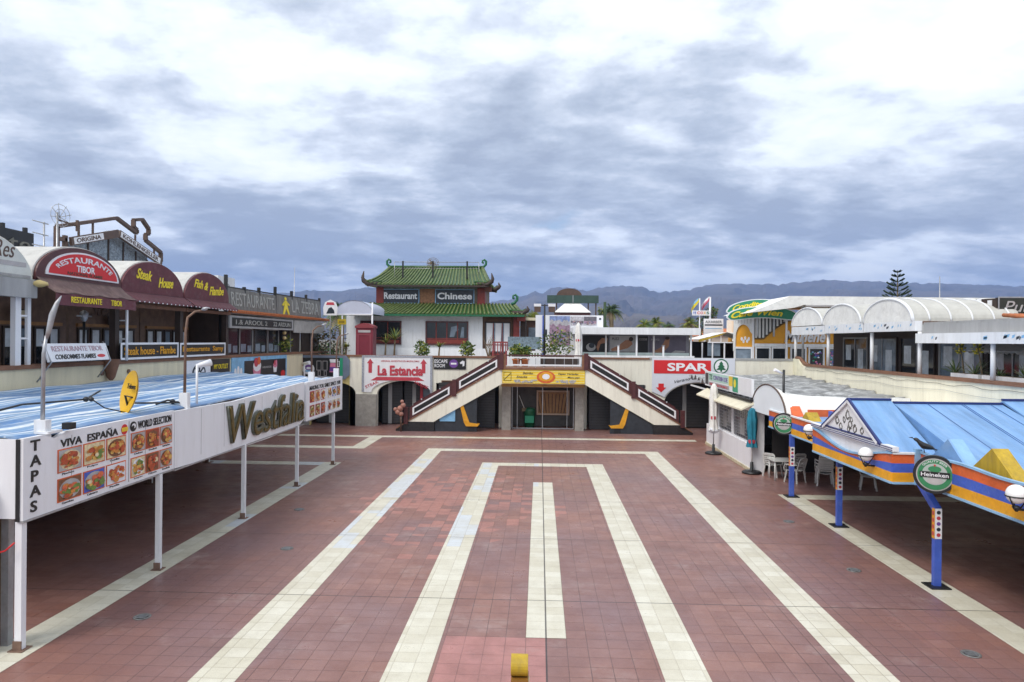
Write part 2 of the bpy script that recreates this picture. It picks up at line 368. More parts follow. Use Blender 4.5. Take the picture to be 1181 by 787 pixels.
        base = MIX(MR(stain, .56, .76, 0, .55), base, (.36, .31, .23))
        grc = (.30, .25, .17); gs = .75
    spk = NZ(P, 23, 4, .9)
    base = MIX(MR(spk, .60, .72, 0, .5 if mode == 'red' else .0), base, (.52, .40, .37))
    base = MIX(MR(NZ(P, 2.6, 9, .8), .64, .72, 0, .5), base, (.10, .07, .06))
    base = MIX(MR(fin, .3, .7, .0, .34), base, MIX(.6, base, (.08, .05, .05)), 'MIX')
    gv = MR(NZ(P, .28, 4, .6), .38, .64, .22, 1.0)
    col = MIX(A('MULTIPLY', A('MULTIPLY', grout, gs), gv), base, grc)
    # dark expansion joints
    jl = A('LESS_THAN', A('ABSOLUTE', A('SUBTRACT', X, .15)), .014)
    jy = A('ABSOLUTE', A('SUBTRACT', A('FRACT', A('ADD', A('DIVIDE', A('SUBTRACT', Y, 13.434), 4.17), .5)), .5))
    jj = A('MAXIMUM', jl, A('LESS_THAN', jy, .0030))
    col = MIX(A('MULTIPLY', jj, .85), col, (.04, .032, .03))
    L.new(col, b.inputs['Base Color'])
    ro = MR(midn, .3, .7, .24, .52); L.new(ro, b.inputs['Roughness'])
    b.inputs['Specular IOR Level'].default_value = .45
    bp = n.new('ShaderNodeBump'); bp.inputs['Strength'].default_value = .5; bp.inputs['Distance'].default_value = .008
    h = A('SUBTRACT', A('ADD', A('MULTIPLY', rv, .25), A('MULTIPLY', fin, .25)), A('MULTIPLY', A('MAXIMUM', grout, jj), .8))
    L.new(h, bp.inputs['Height']); L.new(bp.outputs[0], b.inputs['Normal'])
    return m
tile_red = tile_mat('red_paving_tile', 'red'); tile_cream = tile_mat('cream_paving_tile', 'cream')
def sheet(name, x0, y0, x1, y1, z, mat):
    mb = MB(mat); mb.add([(x0,y0,z),(x1,y0,z),(x1,y1,z),(x0,y1,z)], [(0,1,2,3)]); return struct(mb.build(name, at=((x0+x1)/2, (y0+y1)/2, z)))
sheet('plaza_paving', -30, -14, 30, 47, 0, tile_red)
for k, (x0, y0, x1, y1) in enumerate([
    (-5.06, -3, -4.385, 31.85), (-2.29, -3, -1.60, 28.40), (-.19, 11.74, .49, 24.6), (1.89, -3, 2.58, 28.40), (4.69, -3, 5.365, 31.85),
    (-4.385, 31.18, 4.69, 31.85), (-1.60, 27.72, 1.89, 28.40), (7.85, -3, 8.53, 23.3), (8.53, 22.63, 14, 23.3),
    (-8.62, -3, -7.945, 27.9), (-13.4, 27.22, -8.62, 27.9), (-13.4, 35.25, 7.9, 35.85), (-8.62, 31.5, -7.945, 35.25), (-13.4, 31.5, -8.62, 32.15)]):
    sheet('cream_paving_band', x0, y0, x1, y1, .004, tile_cream)
groundm = M('dry_ground', (.20, .17, .12), .9, .4, .02, dirt=.5, dirtcol=(.09, .10, .05))
sheet('ground', -9000, -600, 9000, 9000, -.03, groundm)

# ------------------------------------------------------------------ mountains
ridge = [(-400,352),(-200,348),(0,344),(150,345),(250,343),(326,340),(350,337),(383,339),(415,334),(440,336),(500,345),(560,352),(600,345),(614,339),(622,342),(633,334.5),(650,335),(675,338),(686,335),(713,333),(735,334),(742,337),(752,340),(783,339),(808,333),(830,331),(850,331.5),(885,331.5),(920,328.5),(945,326.5),(960,328.5),(1000,329),(1050,331),(1100,333),(1140,334),(1181,336),(1300,338),(1500,345)]
from mathutils import noise as mnoise
def terrain():
    mb = MB(M('mountain_slope', (.11, .088, .072), .95, .5, .0022, dirt=.55, dirtcol=(.05, .058, .035)))
    NU, NV = 420, 70
    def fn(a, t):
        u = -400+1900*a
        for (u0, v0), (u1, v1) in zip(ridge, ridge[1:]):
            if u0 <= u <= u1: rv_ = v0+(v1-v0)*(u-u0)/(u1-u0); break
        rise = (397+(u-590)*.009-rv_)/806
        dirx = (u-619)/806
        far = 6200
        if t <= .88:
            q = t/.88; d = 1500+(far-1500)*q
            p = Vector((dirx*d*.0011, d*.0007, 3.3)); nz = mnoise.fractal(p*1.6, 1.0, 2.1, 6)
            rdg = 1-abs(mnoise.fractal(Vector((dirx*5.5, d*.00042, 1.7)), 1.0, 2.2, 5))*1.7
            k = q**1.7*(.93+.07*q)
            h = rise*far*k + (1-q)*q*4*rise*far*(.34*nz+.42*(rdg-.6)) + q*q*26*mnoise.fractal(Vector((u*.13, 5, q*9)), 1, 2, 4)
            h = min(h, rise*d*(.30+.70*q**.9)*1.0+ (0 if q < 1 else 0))
        else:
            q = (t-.88)/.12; d = far+q*1100; h = rise*far*(1-q*1.15)+26*mnoise.fractal(Vector((u*.13, 5, 9)), 1, 2, 4)*(1-q)
        return (dirx*d, d, h-1 if t > 0 else -3)
    mb.grid(fn, NU, NV); mb.sm = [False]*len(mb.sm)
    return struct(mb.build('mountain_range', at=(0, 5000, 0)))
terrain()
# ------------------------------------------------------------------ air
HAZE = True
if HAZE:
    hm = bpy.data.materials.new('haze'); hm.use_nodes = True; t = hm.node_tree
    for q in list(t.nodes):
        if q.type != 'OUTPUT_MATERIAL': t.nodes.remove(q)
    out = t.nodes['Material Output']; pv = t.nodes.new('ShaderNodeVolumePrincipled')
    pv.inputs['Color'].default_value = (.29, .47, .92, 1); pv.inputs['Density'].default_value = 1.3e-4; pv.inputs['Anisotropy'].default_value = 0
    t.links.new(pv.outputs[0], out.inputs['Volume'])
    hb = MB(hm); hb.box(-9500, -700, -5, 9500, 9500, 760); ho = hb.build('haze'); ho['kind'] = 'stuff'
# ================================================================== WEST SIDE
XW = -13.6; RZ = 4.22
b = thing('shopping_arcade', 'long cream two storey arcade wall with brown coping behind the blue striped canopy', 'building', (-14, 28, 0))
m = MB(cream); m.box(XW-.35, 8, 2.75, XW, 39.65, RZ-.11); m.box(XW-.30, 8, 2.45, XW-.02, 39.6, 2.75); m.build('wall', b)
m = MB(coping); m.box(XW-.42, 8, RZ-.11, XW+.06, 39.62, RZ); m.build('coping', b)
m = MB(greyc); m.box(-26, 8, 3.2, XW-.36, 44.5, 3.4); m.build('terrace_deck', b)
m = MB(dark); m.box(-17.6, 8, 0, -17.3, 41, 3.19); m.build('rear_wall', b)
for y in (12.5, 16.8, 21.1, 25.4, 29.7, 34, 38.2):
    m = MB(stone); m.box(XW-.33, y-.22, 0, XW-.05, y+.22, 2.45); m.build('column', b)
for y in (14.6, 19, 23.3, 27.6, 32, 36.2):
    m = MB(shutter); m.box(-17.29, y-1.5, .1, -17.2, y+1.5, 2.5)
    for z in [.1+.2*i for i in range(12)]: m.box(-17.2, y-1.5, z, -17.17, y+1.5, z+.16)
    m.build('roller_shutter', b)
# small vents and stains on the wall band
m = MB(rust)
for y in (18.6, 21.2, 22.6): m.ell(FW(y, 3.85, XW), 0, 0, .07, .07, 0, .05, 10)
m.build('wall_vent', b)

def vault(mb, X0, depth, yc, hw, zs, rise, n=22, th=.07, sgn=-1):     # half-elliptic shell running back from X0
    def pt(t, e=0): return (yc-(hw+e)*math.cos(math.pi*t), zs+(rise+e)*math.sin(math.pi*t))
    for i in range(n):
        a, c = pt(i/n), pt((i+1)/n); A, C = pt(i/n, -th), pt((i+1)/n, -th)
        x0, x1 = X0, X0+sgn*depth
        vs = [(x, p[0], p[1]) for x in (x0, x1) for p in (a, c, C, A)]
        mb.smooth = True; mb.add(vs, [(0,4,5,1) if sgn < 0 else (1,5,4,0), (3,2,6,7) if sgn < 0 else (7,6,2,3)]); mb.smooth = False
        mb.add(vs, [(0,1,2,3), (7,6,5,4)])
def arch_pts(hw, rise, base, n=28): return [(hw*math.cos(math.pi*i/n), rise*math.sin(math.pi*i/n)) for i in range(n+1)]+([(-hw, -base), (hw, -base)] if base else [])

brownw = M('brown_panelling', (.17, .105, .075), .6, .35, 3)
glassw = M('pale_daylight_glass', (.66, .72, .78), .2, .4, 1.5)  # pale colour stands in for daylight behind and reflections on the panes
def interior(b, y0, y1, seed):                 # shop front set back under a vault
    r = random.Random(seed)
    m = MB(brownw); m.box(-15.5, y0, 3.4, -15.3, y1, 6.55); m.build('shop_wall', b)
    if seed == 1 or seed == 4: m = MB(darkw); m.box(-15.3, y1-.02 if seed == 4 else y0+.02, 3.4, XW-.4, y1-.10 if seed == 4 else y0+.10, 6.5); m.build('side_wall', b)
    m = MB(wood); m.box(-15.29, y0+.3, 5.32, -15.2, y1-.3, 5.42); m.build('wall_rail', b)
    n = 5; wd = (y1-y0-.6)/n
    for i in range(n):
        f = FW(y0+.3+i*wd, 4.2, -15.29)
        m = MB(darkw); m.frame(f, .06, -.2, wd-.06, 1.08, .07, 0, .05); m.m(glassw if i % 3 != 2 else glassb); m.rect(f, .13, .48, wd-.13, 1.02, 0, .02); m.m(glass); m.rect(f, .13, -.1, wd-.13, .47, 0, .02); m.build('window', b)
def board(y0, y1, z0, z1, label, face, rim, s, mat, x=XW+.1, lean=0, name='sign_board', grp=None, shear=0, sub=None):
    fr = F((x, y0, z0), (0, 1, 0), (-lean, 0, 1)); wd = y1-y0; h = (z1-z0)
    t = thing(name, label, 'sign', (x, (y0+y1)/2, z0), grp)
    m = MB(face); m.rect(fr, 0, 0, wd, h, -.05, 0); m.build('panel', t)
    if rim: m = MB(rim); m.frame(fr, -.02, -.02, wd+.02, h+.02, .07, .001, .02); m.build('rim', t)
    if s: text('lettering', s, mat, t, fr, .18, h*.25, wd-.36, h*.52, .003, .012, .012, shear)
    return t, fr
# --- far left white vault
u = thing('restaurant_pavilion', 'restaurant pavilion with pale white arched front at the left edge of the upper terrace', 'restaurant', (XW, 16.1, 3.4), 'arched restaurants along the left terrace')
m = MB(vaultw); vault(m, XW-.02, 6, 16.1, 2.12, 6.5, 1.15); m.build('vault_roof', u)
f = FW(16.1, 6.5, XW)
m = MB(M('pale_front_panel', (.62, .64, .60), .6, .12, 2)); m.poly(f, arch_pts(2.08, 1.1, 0), -.04, .02); m.m(greyc); m.rect(f, -2.0, .02, 2.0, .09, .021, .04); m.m(paleg); m.rect(f, -1.85, .3, 1.85, .42, .021, .03); m.build('arch_front', u)
m = MB(greyc); m.rect(f, -2.1, -.5, 2.1, -.02, -.1, .15); m.build('fascia_beam', u)
text('lettering', 'Bo Res', copper, u, f, .1, .5, 1.35, .42, .02, .01, 0, .35)
text('painted_word', 'BAR', red, u, FW(15.9, 5.0, -15.28), 0, 0, 2.3, .8, .005, .01)
interior(u, 14.1, 18.15, 1)
# --- white ladder-like post frame
t = thing('trellis', 'pale double post frame with ladder rungs between the two leftmost terrace arches', 'frame', (XW-.1, 17.95, RZ))
m = MB(white2); m.box(XW-.14, 17.62, RZ, XW, 17.82, 6.0); m.build('post', t)
m = MB(white2); m.box(XW-.1, 18.08, RZ, XW-.02, 18.2, 6.1); m.build('post', t)
for z in (4.9, 5.5, 6.02): m = MB(white2); m.box(XW-.08, 17.82, z, XW-.04, 18.08, z+.05); m.build('rung', t)
# --- Tibor
u = thing('restaurant_pavilion', 'restaurant pavilion with red half-round sign in a dark maroon arch and brown awning', 'restaurant', (XW, 20.2, 3.4), 'arched restaurants along the left terrace')
f = FW(20.22, 6.62, XW)
m = MB(vaultw); vault(m, XW-.05, 6.5, 20.22, 1.98, 6.62, 1.0); m.build('vault_roof', u)
m = MB(maroon); m.poly(f, arch_pts(1.92, .96, .1), -.06, .03); m.build('arch_front', u)
f2 = FW(20.30, 6.70, XW)
sg = MB(white2); sg.poly(f2, [(1.66*math.cos(math.pi*i/28), .76*math.sin(math.pi*i/28)) for i in range(29)], .031, .06)
sg.m(red); sg.poly(f2, [(1.55*math.cos(math.pi*i/28), .045+.665*math.sin(math.pi*i/28)) for i in range(29)], .061, .075); so_ = sg.build('arch_sign', u)
def arc_warp(rx, ry, h, t0, t1, z0=0):
    def wf(a, q):
        t = R(t0+(t1-t0)*a); return ((rx+h*q)*math.cos(t), z0+(ry+h*q)*math.sin(t))
    return wf
text('lettering', 'RESTAURANTE', white2, so_, f2, 0, 0, 1, 1, .076, .012, .015, 0, arc_warp(1.28, .42, .17, 155, 25, .03))
text('lettering', 'TIBOR', white2, so_, f2, -.42, .17, .84, .2, .076, .012, .02)
text('lettering', 'NATIONAL FLAMBE', copper, so_, f2, -.8, .065, 1.6, .09, .076, .01, .01)
m = MB(brownc); fr = F((XW+.06, 18.32, 6.52), (0, 1, 0), (.55, 0, -.62))
m.grid(lambda a, c: (XW+.05+.55*c, 18.3+3.75*a, 6.60-.42*c-.03*math.sin(a*22)*c-.04*math.sin(math.pi*c)), 40, 6, False, .02)
m.m(maroonc); m.box(XW+.58, 18.3, 5.84, XW+.60, 22.02, 6.17); m.build('awning', u)
text('lettering', 'RESTAURANTE', yellowl, u, FW(18.9, 5.93, XW+.601), 0, 0, 1.35, .17, 0, .012, .01)
text('lettering', 'TIBOR', yellowl, u, FW(20.7, 5.93, XW+.601), 0, 0, .55, .17, 0, .012, .01)
m = MB(darkw); m.box(XW-.24, 21.95, RZ, XW-.04, 22.17, 6.45); m.build('column', u)
interior(u, 18.3, 22.0, 2)
t = thing('corner_lamp', 'yellowish lamp shade at the valley between the first two left arches', 'lamp', (XW+.1, 18.25, 6.3))
m = MB(M('lamp_shade', (.62, .48, .2), .5)); m.lathe((XW+.16, 18.25, 6.3), [(.02, .2), (.2, .14), (.22, .06), (.05, 0)], 14); m.build('lamp_shade', t)
m = MB(black); m.tube([(XW-.05, 18.25, 6.46), (XW+.16, 18.25, 6.5)], .025); m.build('bracket', t)
# --- Steak House and Fish & Flambe
def maroon_unit(y0, y1, label, words, seed, depth):
    yc = (y0+y1)/2; hw = (y1-y0)/2
    u = thing('restaurant_pavilion', label, 'restaurant', (XW, yc, 3.4), 'arched restaurants along the left terrace')
    f = FW(yc, 6.55, XW)
    m = MB(vaultw); vault(m, XW-.05, depth, yc, hw-.02, 6.55, 1.1); m.build('vault_roof', u)
    m = MB(maroonc); m.poly(f, arch_pts(hw-.06, 1.06, .12), -.06, .03); m.build('arch_front', u)
    for (s, a, q, wd, ht, ro) in words: text('lettering', s, yellowl, u, f, a, q, wd, ht, .031, .015, .02, .4, None, 3, ro)
    m = MB(maroonc)
    def aw(a, c):
        return (XW+.04+.42*c, y0+.05+(y1-y0-.1)*a, 6.50-.30*c-(.045*abs(math.sin(a*math.pi*14)) if c > .98 else 0))
    m.grid(aw, 112, 5, False, .02); m.m(white2)
    for i in range(14): m.ell(FW(y0+.05+(y1-y0-.1)*(i+.0)/14+.02, 6.16, XW+.465), 0, 0, .035, .02, 0, .01, 8)
    m.build('scalloped_awning', u)
    m = MB(coping); m.box(XW-.1, y0+.03, 5.98, XW+.12, y1-.03, 6.10); m.build('eaves_beam', u)
    m = MB(darkw); m.box(XW-.26, y1-.12, RZ, XW-.05, y1+.10, 5.98); m.build('column', u)
    interior(u, y0+.06, y1-.05, seed); return u
u = maroon_unit(22.1, 26.15, 'restaurant pavilion with a plain maroon arch lettered Steak House in yellow', [('Steak', -1.15, .42, .95, .36, -3), ('House', .22, .20, 1.0, .36, 2)], 3, 7)
text('painted_word', 'Steak', copper, u, FW(23.2, 5.7, -15.28), 0, 0, 1.6, .5, .005, .01, 0, .3)
maroon_unit(26.15, 30.05, 'restaurant pavilion with a maroon arch lettered Fish and Flambe in yellow', [('Fish &', -1.2, .42, 1.15, .34, -4), ('Flambe', .08, .17, 1.3, .36, 3)], 4, 7)
t = thing('drainpipe', 'thin white pole in front of the maroon Steak House arch', 'pole', (XW+.12, 22.2, RZ))
m = MB(white2); m.tube([(XW+.16, 22.25, RZ), (XW+.16, 22.25, 6.1)], .045); m.build('pipe', t)
for z in (4.9, 5.5): m = MB(white2); m.box(XW-.1, 22.23, z, XW+.16, 22.27, z+.04); m.build('clamp', t)
# boards on the coping
t, fr = board(18.25, 20.95, 4.3, 4.82, 'faded white leaning banner of the Tibor restaurant on the coping at far left', white2, None, '', M('faded_pink', (.50, .38, .40), .6), XW+.45, .35, 'leaning_banner')
text('lettering', 'RESTAURANTE TIBOR', M('faded_pink_print', (.52, .36, .40), .6), t, fr, .25, .29, 2.2, .15, .003, .01, .005)
text('lettering', 'CONSOMMES FLAMBES', black, t, fr, .3, .06, 1.75, .14, .003, .01, .012, .3)
m = MB(red); m.ell(fr, 2.3, .13, .18, .05, 0, .012); m.build('red_dash', t)
for y in (18.3, 20.9): m = MB(steel); m.tube([(XW+.22, y, 4.85), (XW+.48, y, 4.28), (XW+.08, y, 3.75)], .02); m.build('bracket', t)
board(22.0, 25.55, 4.26, 4.78, 'black board with white rim and orange words Steak house Flambe on the coping', black, white2, 'Steak house - Flambe', amber, XW+.12)
board(25.72, 29.45, 4.26, 4.76, 'black board with white rim and orange words Restaurante Samy on the coping', black, white2, 'Restaurante  Samy', amber, XW+.12)
t = thing('rain_spout', 'brown funnel shaped rain spout on the cream wall right of the leaning banner', 'spout', (XW+.1, 21.45, 3.6))
m = MB(coping); m.lathe((XW+.15, 21.45, 3.62), [(.05, 0), (.12, .1), (.26, .62), (.28, .66)], 10); m.build('funnel', t)
m = MB(darkw); m.box(XW+.0, 21.3, 4.2, XW+.1, 21.6, 4.26); m.build('bracket', t)
t = thing('post_lamp', 'slim black lantern post under the Tibor awning', 'lamp', (XW-.5, 21.1, 3.4))
m = MB(black); m.tube([(XW-.5, 21.1, 3.4), (XW-.5, 21.1, 5.5)], .04); m.build('pole', t)
m = MB(steel); m.lathe((XW-.5, 21.1, 5.42), [(.02, 0), (.10, .12), (.13, .30), (.03, .38)], 10); m.build('lantern', t)
m = MB(steel); m.tube([(XW-.5, 20.75, 5.62), (XW-.5, 21.45, 5.62)], .025); m.build('crossbar', t)
# pale menu card signs hanging inside
for (y, z, x) in ((19.75, 5.62, -15.1), (24.2, 5.55, -15.1)):
    t = thing('menu_plaque', 'pale plaque hanging inside the %s restaurant' % ('Tibor' if y < 22 else 'Steak House'), 'plaque', (x, y, z))
    m = MB(cream); m.rect(FW(y, z, x), -.3, -.12, .3, .12, 0, .03); m.build('plate', t)
    m = MB(darkw); m.frame(FW(y, z, x), -.33, -.15, .33, .15, .03, 0, .04); m.build('rim', t)

# --- La Zebra building
b = thing('bar_building', 'dark glazed bar with weathered grey letter boards on its roof, right of the maroon arches', 'building', (XW, 36, 3.4))
m = MB(dark); m.box(-19, 30.2, 3.4, -18.8, 44.3, 6.15); m.box(-18.8, 30.12, 3.4, XW-.2, 30.2, 6.1); m.build('wall', b)
m = MB(greyc); m.box(-20, 30.12, 6.06, XW-.05, 44.4, 6.16); m.build('flat_roof', b)
m = MB(terra); m.box(XW-.05, 30.1, 6.10, XW+.14, 44.4, 6.20)
for i in range(70): m.tube([(XW-.02, 30.2+i*.2, 6.215), (XW+.17, 30.2+i*.2, 6.17)], .05, 6)
m.build('tile_eaves', b)
zb = M('weathered_grey_board', (.20, .195, .18), .7, .4, 3, dirt=.5, dirtcol=(.07, .065, .06), streak=True)
zl = M('pale_letter', (.40, .40, .375), .6, .25, 4, dirt=.3)
f = F((XW-.05, 30.15, 6.22), (0, 1, 0), (-.06, 0, 1))
m = MB(zb); m.rect(f, 0, 0, 5.6, .98, -.05, 0); m.build('sign_panel', b)
text('lettering', 'RESTAURANTE', zl, b, f, .3, .2, 5.0, .62, .001, .02, .0)
f = F((XW-.05, 35.85, 6.22), (0, 1, 0), (-.06, 0, 1))
m = MB(zb); m.rect(f, 0, 0, 7.3, 1.08, -.05, 0); m.build('sign_panel', b)
text('lettering', 'LA ZEBRA', zl, b, f, 2.2, .2, 4.6, .7, .001, .02, .0)
m = MB(yellowl)     # yellow running figure
m.ell(f, 1.25, .88, .14, .09, 0, .03, 10); m.poly(f, [(1.05,.78),(1.45,.78),(1.5,.45),(1.75,.05),(1.55,.05),(1.28,.36),(1.0,.05),(.8,.05),(1.02,.45)], 0, .03); m.poly(f, [(1.1,.75),(.75,.55),(.8,.48),(1.12,.6)], 0, .03); m.poly(f, [(1.4,.75),(1.8,.6),(1.76,.52),(1.4,.62)], 0, .03)
m.build('painted_figure', b)
m = MB(black)
for (y, z) in ((30.1, 7.75), (32.0, 7.35), (33.7, 7.45), (35.8, 7.65), (38.2, 7.6), (40.6, 7.55), (43.1, 7.5)): m.box(XW-.22, y-.07, 6.16, XW-.10, y+.07, z)
m.bar((XW-.14, 30.1, 7.22), (XW-.14, 43.2, 7.34), .06); m.build('sign_post', b)
f = FW(30.1, 5.42, XW+.02)
m = MB(greyc); m.rect(f, 0, 0, 7.9, .56, -.08, 0); m.m(black); m.rect(f, .25, .1, 7.65, .47, .001, .015); m.build('lower_sign', b)
text('lettering', '1.& AROOL 2', zl, b, f, .6, .17, 3.6, .22, .016, .012, .005); text('lettering', '22 ARDUN', zl, b, f, 5.0, .17, 2.4, .22, .016, .012, .005)
m = MB(M('grey_blind', (.42, .41, .39), .7, .25, 1.5, dirt=.4)); m.rect(FW(38.15, 5.3, XW+.02), 0, 0, 5.4, .68, -.06, 0); m.build('grey_panel', b)
for i, y in enumerate((30.6, 32.2, 33.9, 35.6, 37.2, 38.9, 40.7, 42.4)):
    f = FW(y, RZ-.02, XW-.5); wd = 1.55
    m = MB(greyc if i % 2 else darkw); m.frame(f, 0, -.8, wd, 1.25, .06, 0, .06); m.m(glass if i < 4 else darkw); m.rect(f, .06, -.74, wd-.06, 1.19, .01, .03)
    if i < 4: m.m(glassb); m.rect(f, .2, .12, .75, .5, .031, .04); m.rect(f, .95, .1, 1.4, .42, .031, .04)
    m.build('glazed_panel', b)
m = MB(coping); m.box(XW-.4, 39.62, RZ-.14, XW+.02, 44.4, RZ-.02); m.build('coping', b)
t = thing('lamp_pair', 'two warm round wall lamps in the dark bar front above green foliage', 'lamp', (XW-.3, 37.4, 4.9))
for z in (5.0, 5.28): m = MB(M('warm_globe', (.8, .62, .3), .3)); m.ball((XW-.2, 37.3, z), .1); m.build('globe', t)
m = MB(black); m.box(XW-.44, 37.26, 4.85, XW-.30, 37.34, 5.5); m.build('bracket', t)

# --- roof structures behind
b = thing('gabled_roof_sign', 'gabled roof structure with brown bar outline and white boards lettered Original Kohlenkeller', 'sign', (-19, 30.4, 3.4))
m = MB(M('mottled_glazing', (.20, .24, .28), .25, .6, 6, dirt=.7, dirtcol=(.55, .60, .64))); f = FW(30.45, 0, -19.15)
m.poly(f, [(-2.9, 3.4), (2.9, 3.4), (2.9, 8.95), (0, 9.72), (-2.9, 8.80)], -.2, 0); m.build('glazed_gable', b)
m = MB(darkw)
for a in (-2.9, -1.6, -.2, .9, 1.9, 2.85): m.rect(f, a-.04, 6, a+.04, 9.7-abs(a)*.3-.1, .001, .04)
m.build('mullion', b)
f = FW(0, 0, -18.9); m = MB(copper)
for P_ in ([(26.6,8.45),(26.6,9.28),(30.45,10.28),(32.0,9.84),(32.0,10.0),(31.75,10.1),(31.75,10.42),(32.45,10.56),(33.0,10.2),(33.0,9.95),(32.75,9.9),(32.75,9.62),(34.1,9.2),(34.1,8.75),(33.85,8.75)],):
    for a, c in zip(P_, P_[1:]): m.bar((-18.9, *a), (-18.9, *c), .14, .17, (1, 0, 0))
m.box(-18.97, 26.52, 8.75, -18.83, 27.1, 8.9); m.box(-18.97, 27.0, 8.0, -18.83, 27.15, 9.0); m.box(-18.97, 26.5, 6.4, -18.83, 26.68, 8.5); m.box(-18.97, 33.72, 6.4, -18.83, 33.9, 8.8)
m.build('bar_outline', b)
m = MB(copper)
for (y, z) in ((27.9, 9.5), (28.8, 9.75), (31.9, 9.7), (33.5, 9.3)): m.box(-18.93, y-.04, z-.5, -18.87, y+.04, z+.05)
m.build('strut', b)
def slant(p, q, h): 
    d = Vector((0, q[0]-p[0], q[1]-p[1])); return F((-18.75, p[0], p[1]), d, Vector((0, -d.z, d.y))), d.length
for (p, q, s, l0, l1) in (((27.3, 8.62), (30.45, 9.42), 'ORIGINA', .3, 1.9), ((30.45, 9.42), (33.95, 8.52), 'KOHLENKELLER', .2, 3.2)):
    f, ln = slant(p, q, .34); m = MB(copper); m.rect(f, 0, 0, ln, .34, -.1, 0); m.m(white2); m.rect(f, l0-.15, .04, min(ln-.05, l1+.2), .30, .001, .012); m.build('board', b)
    text('lettering', s, copper, b, f, l0, .08, l1-l0, .18, .013, .012, .015)
b = thing('rooftop_sign', 'black rooftop sign board with pale letters onte at the far left edge', 'sign', (-19, 23, 6.6))
m = MB(black); f = F((-19, 21, 7.7), (0, 1, 0), (0, 0, 1)); m.poly(f, [(0, 0), (4.5, .3), (4.5, 1.12), (0, 1.15)], -.12, 0); m.box(-19.6, 25.4, 7.9, -19.1, 25.5, 8.75); m.build('panel', b)
text('lettering', 'Sonte', M('tarnished_letter', (.16, .155, .13), .6, .4, 5), b, f, 1.2, .36, 3.1, .6, 0, .04)
m = MB(black)
for y in (21.3, 24.2, 25.3): m.box(-19.25, y-.06, 3.4, -19.13, y+.06, 9.02)
m.build('post', b)
t = thing('tv_antenna', 'tall rooftop antenna mast with a dish-shaped grid beside the gabled sign', 'antenna', (-17, 23.95, 3.4))
m = MB(steel); m.tube([(-17, 23.95, 3.4), (-17, 23.95, 9.35)], .035); m.build('mast', t)
m = MB(steel)
for i in range(8):
    a = R(i*45+15); m.tube([(-17, 23.95+.12, 9.2), (-16.9, 24.0+.55*math.cos(a), 9.25+.42*math.sin(a))], .012, 5)
for r_ in (.28, .5): m.tube([(-16.92, 24.0+r_*math.cos(R(i*24)), 9.25+r_*.78*math.sin(R(i*24))) for i in range(16)], .010, 4)
m.build('grid_reflector', t)
m = MB(copper); m.tube([(-17, 23.95, 9.1), (-16.8, 24.75, 8.98)], .03); m.box(-16.84, 24.68, 8.8, -16.76, 24.76, 9.2); m.build('feed_arm', t)
t = thing('tv_antenna', 'short grey yagi antenna left of the taller mast on the left roofs', 'antenna', (-17, 23.3, 3.4))
m = MB(steel); m.tube([(-17, 23.3, 3.4), (-17, 23.3, 8.9)], .03); m.build('mast', t)
m = MB(steel)
for z in (8.85, 8.45, 8.05): m.tube([(-17, 22.75, z+.02), (-17, 23.5, z)], .02, 5)
m.build('element', t)
t = thing('radio_mast', 'thin leaning pole above the grey letter boards of the bar', 'pole', (-17, 47.5, 3.4))
m = MB(steel); m.tube([(-17, 47.45, 3.4), (-17, 47.8, 9.9)], [.05, .02]); m.build('pole', t)
m = MB(steel); m.box(-17.2, 47.3, 3.4, -16.8, 47.7, 3.6); m.build('foot', t)
t = thing('air_conditioner', 'pale box shaped unit on the roof behind the grey letter boards', 'air conditioner', (-16, 34.6, 6.2))
m = MB(white); m.box(-16.6, 33.7, 6.2, -15.8, 35.6, 8.05); m.build('casing', t)
m = MB(greyc); m.ell(FW(34.6, 7.3, -15.8), 0, 0, .55, .45, .001, .02); m.build('fan_grille', t)

# ================================================================== WEST CANOPY
cv = thing('shade_canopy', 'long white canopy with blue striped cloth roof, menu panels and big script letters', 'canopy', (-10.9, 19.5, 0))
XC = -8.13
rs = bpy.data.materials.new('striped_canopy_cloth'); rs.use_nodes = True; t = rs.node_tree; n = t.nodes; L = t.links; bs = n['Principled BSDF']
g = n.new('ShaderNodeNewGeometry'); s = n.new('ShaderNodeSeparateXYZ'); L.new(g.outputs['Position'], s.inputs[0])
nz = n.new('ShaderNodeTexNoise'); L.new(g.outputs['Position'], nz.inputs['Vector']); nz.inputs['Scale'].default_value = .55; nz.inputs['Detail'].default_value = 4
def A_(op, a, c, cl=False):
    q = n.new('ShaderNodeMath'); q.operation = op; q.use_clamp = cl
    for i, v in enumerate((a, c)):
        if isinstance(v, (int, float)): q.inputs[i].default_value = v
        else: L.new(v, q.inputs[i])
    return q.outputs[0]
ph = A_('FRACT', A_('DIVIDE', A_('ADD', s.outputs[0], A_('ADD', A_('MULTIPLY', nz.outputs[0], .30), 20)), .42), 0)
r1 = n.new('ShaderNodeValToRGB'); L.new(ph, r1.inputs[0]); r1.color_ramp.interpolation = 'LINEAR'
E_ = r1.color_ramp.elements; E_[0].position = 0; E_[0].color = (.055, .155, .36, 1); E_[1].position = 1; E_[1].color = (.10, .23, .46, 1)
for p_, c_ in ((.36, (.085, .21, .45, 1)), (.44, (.72, .78, .84, 1)), (.58, (.80, .83, .86, 1)), (.63, (.20, .33, .52, 1)), (.80, (.12, .27, .50, 1)), (.86, (.60, .70, .80, 1)), (.92, (.10, .24, .47, 1))):
    e = E_.new(p_); e.color = c_
n2 = n.new('ShaderNodeTexNoise'); L.new(g.outputs['Position'], n2.inputs['Vector']); n2.inputs['Scale'].default_value = 2.4; n2.inputs['Detail'].default_value = 8; n2.inputs['Roughness'].default_value = .7
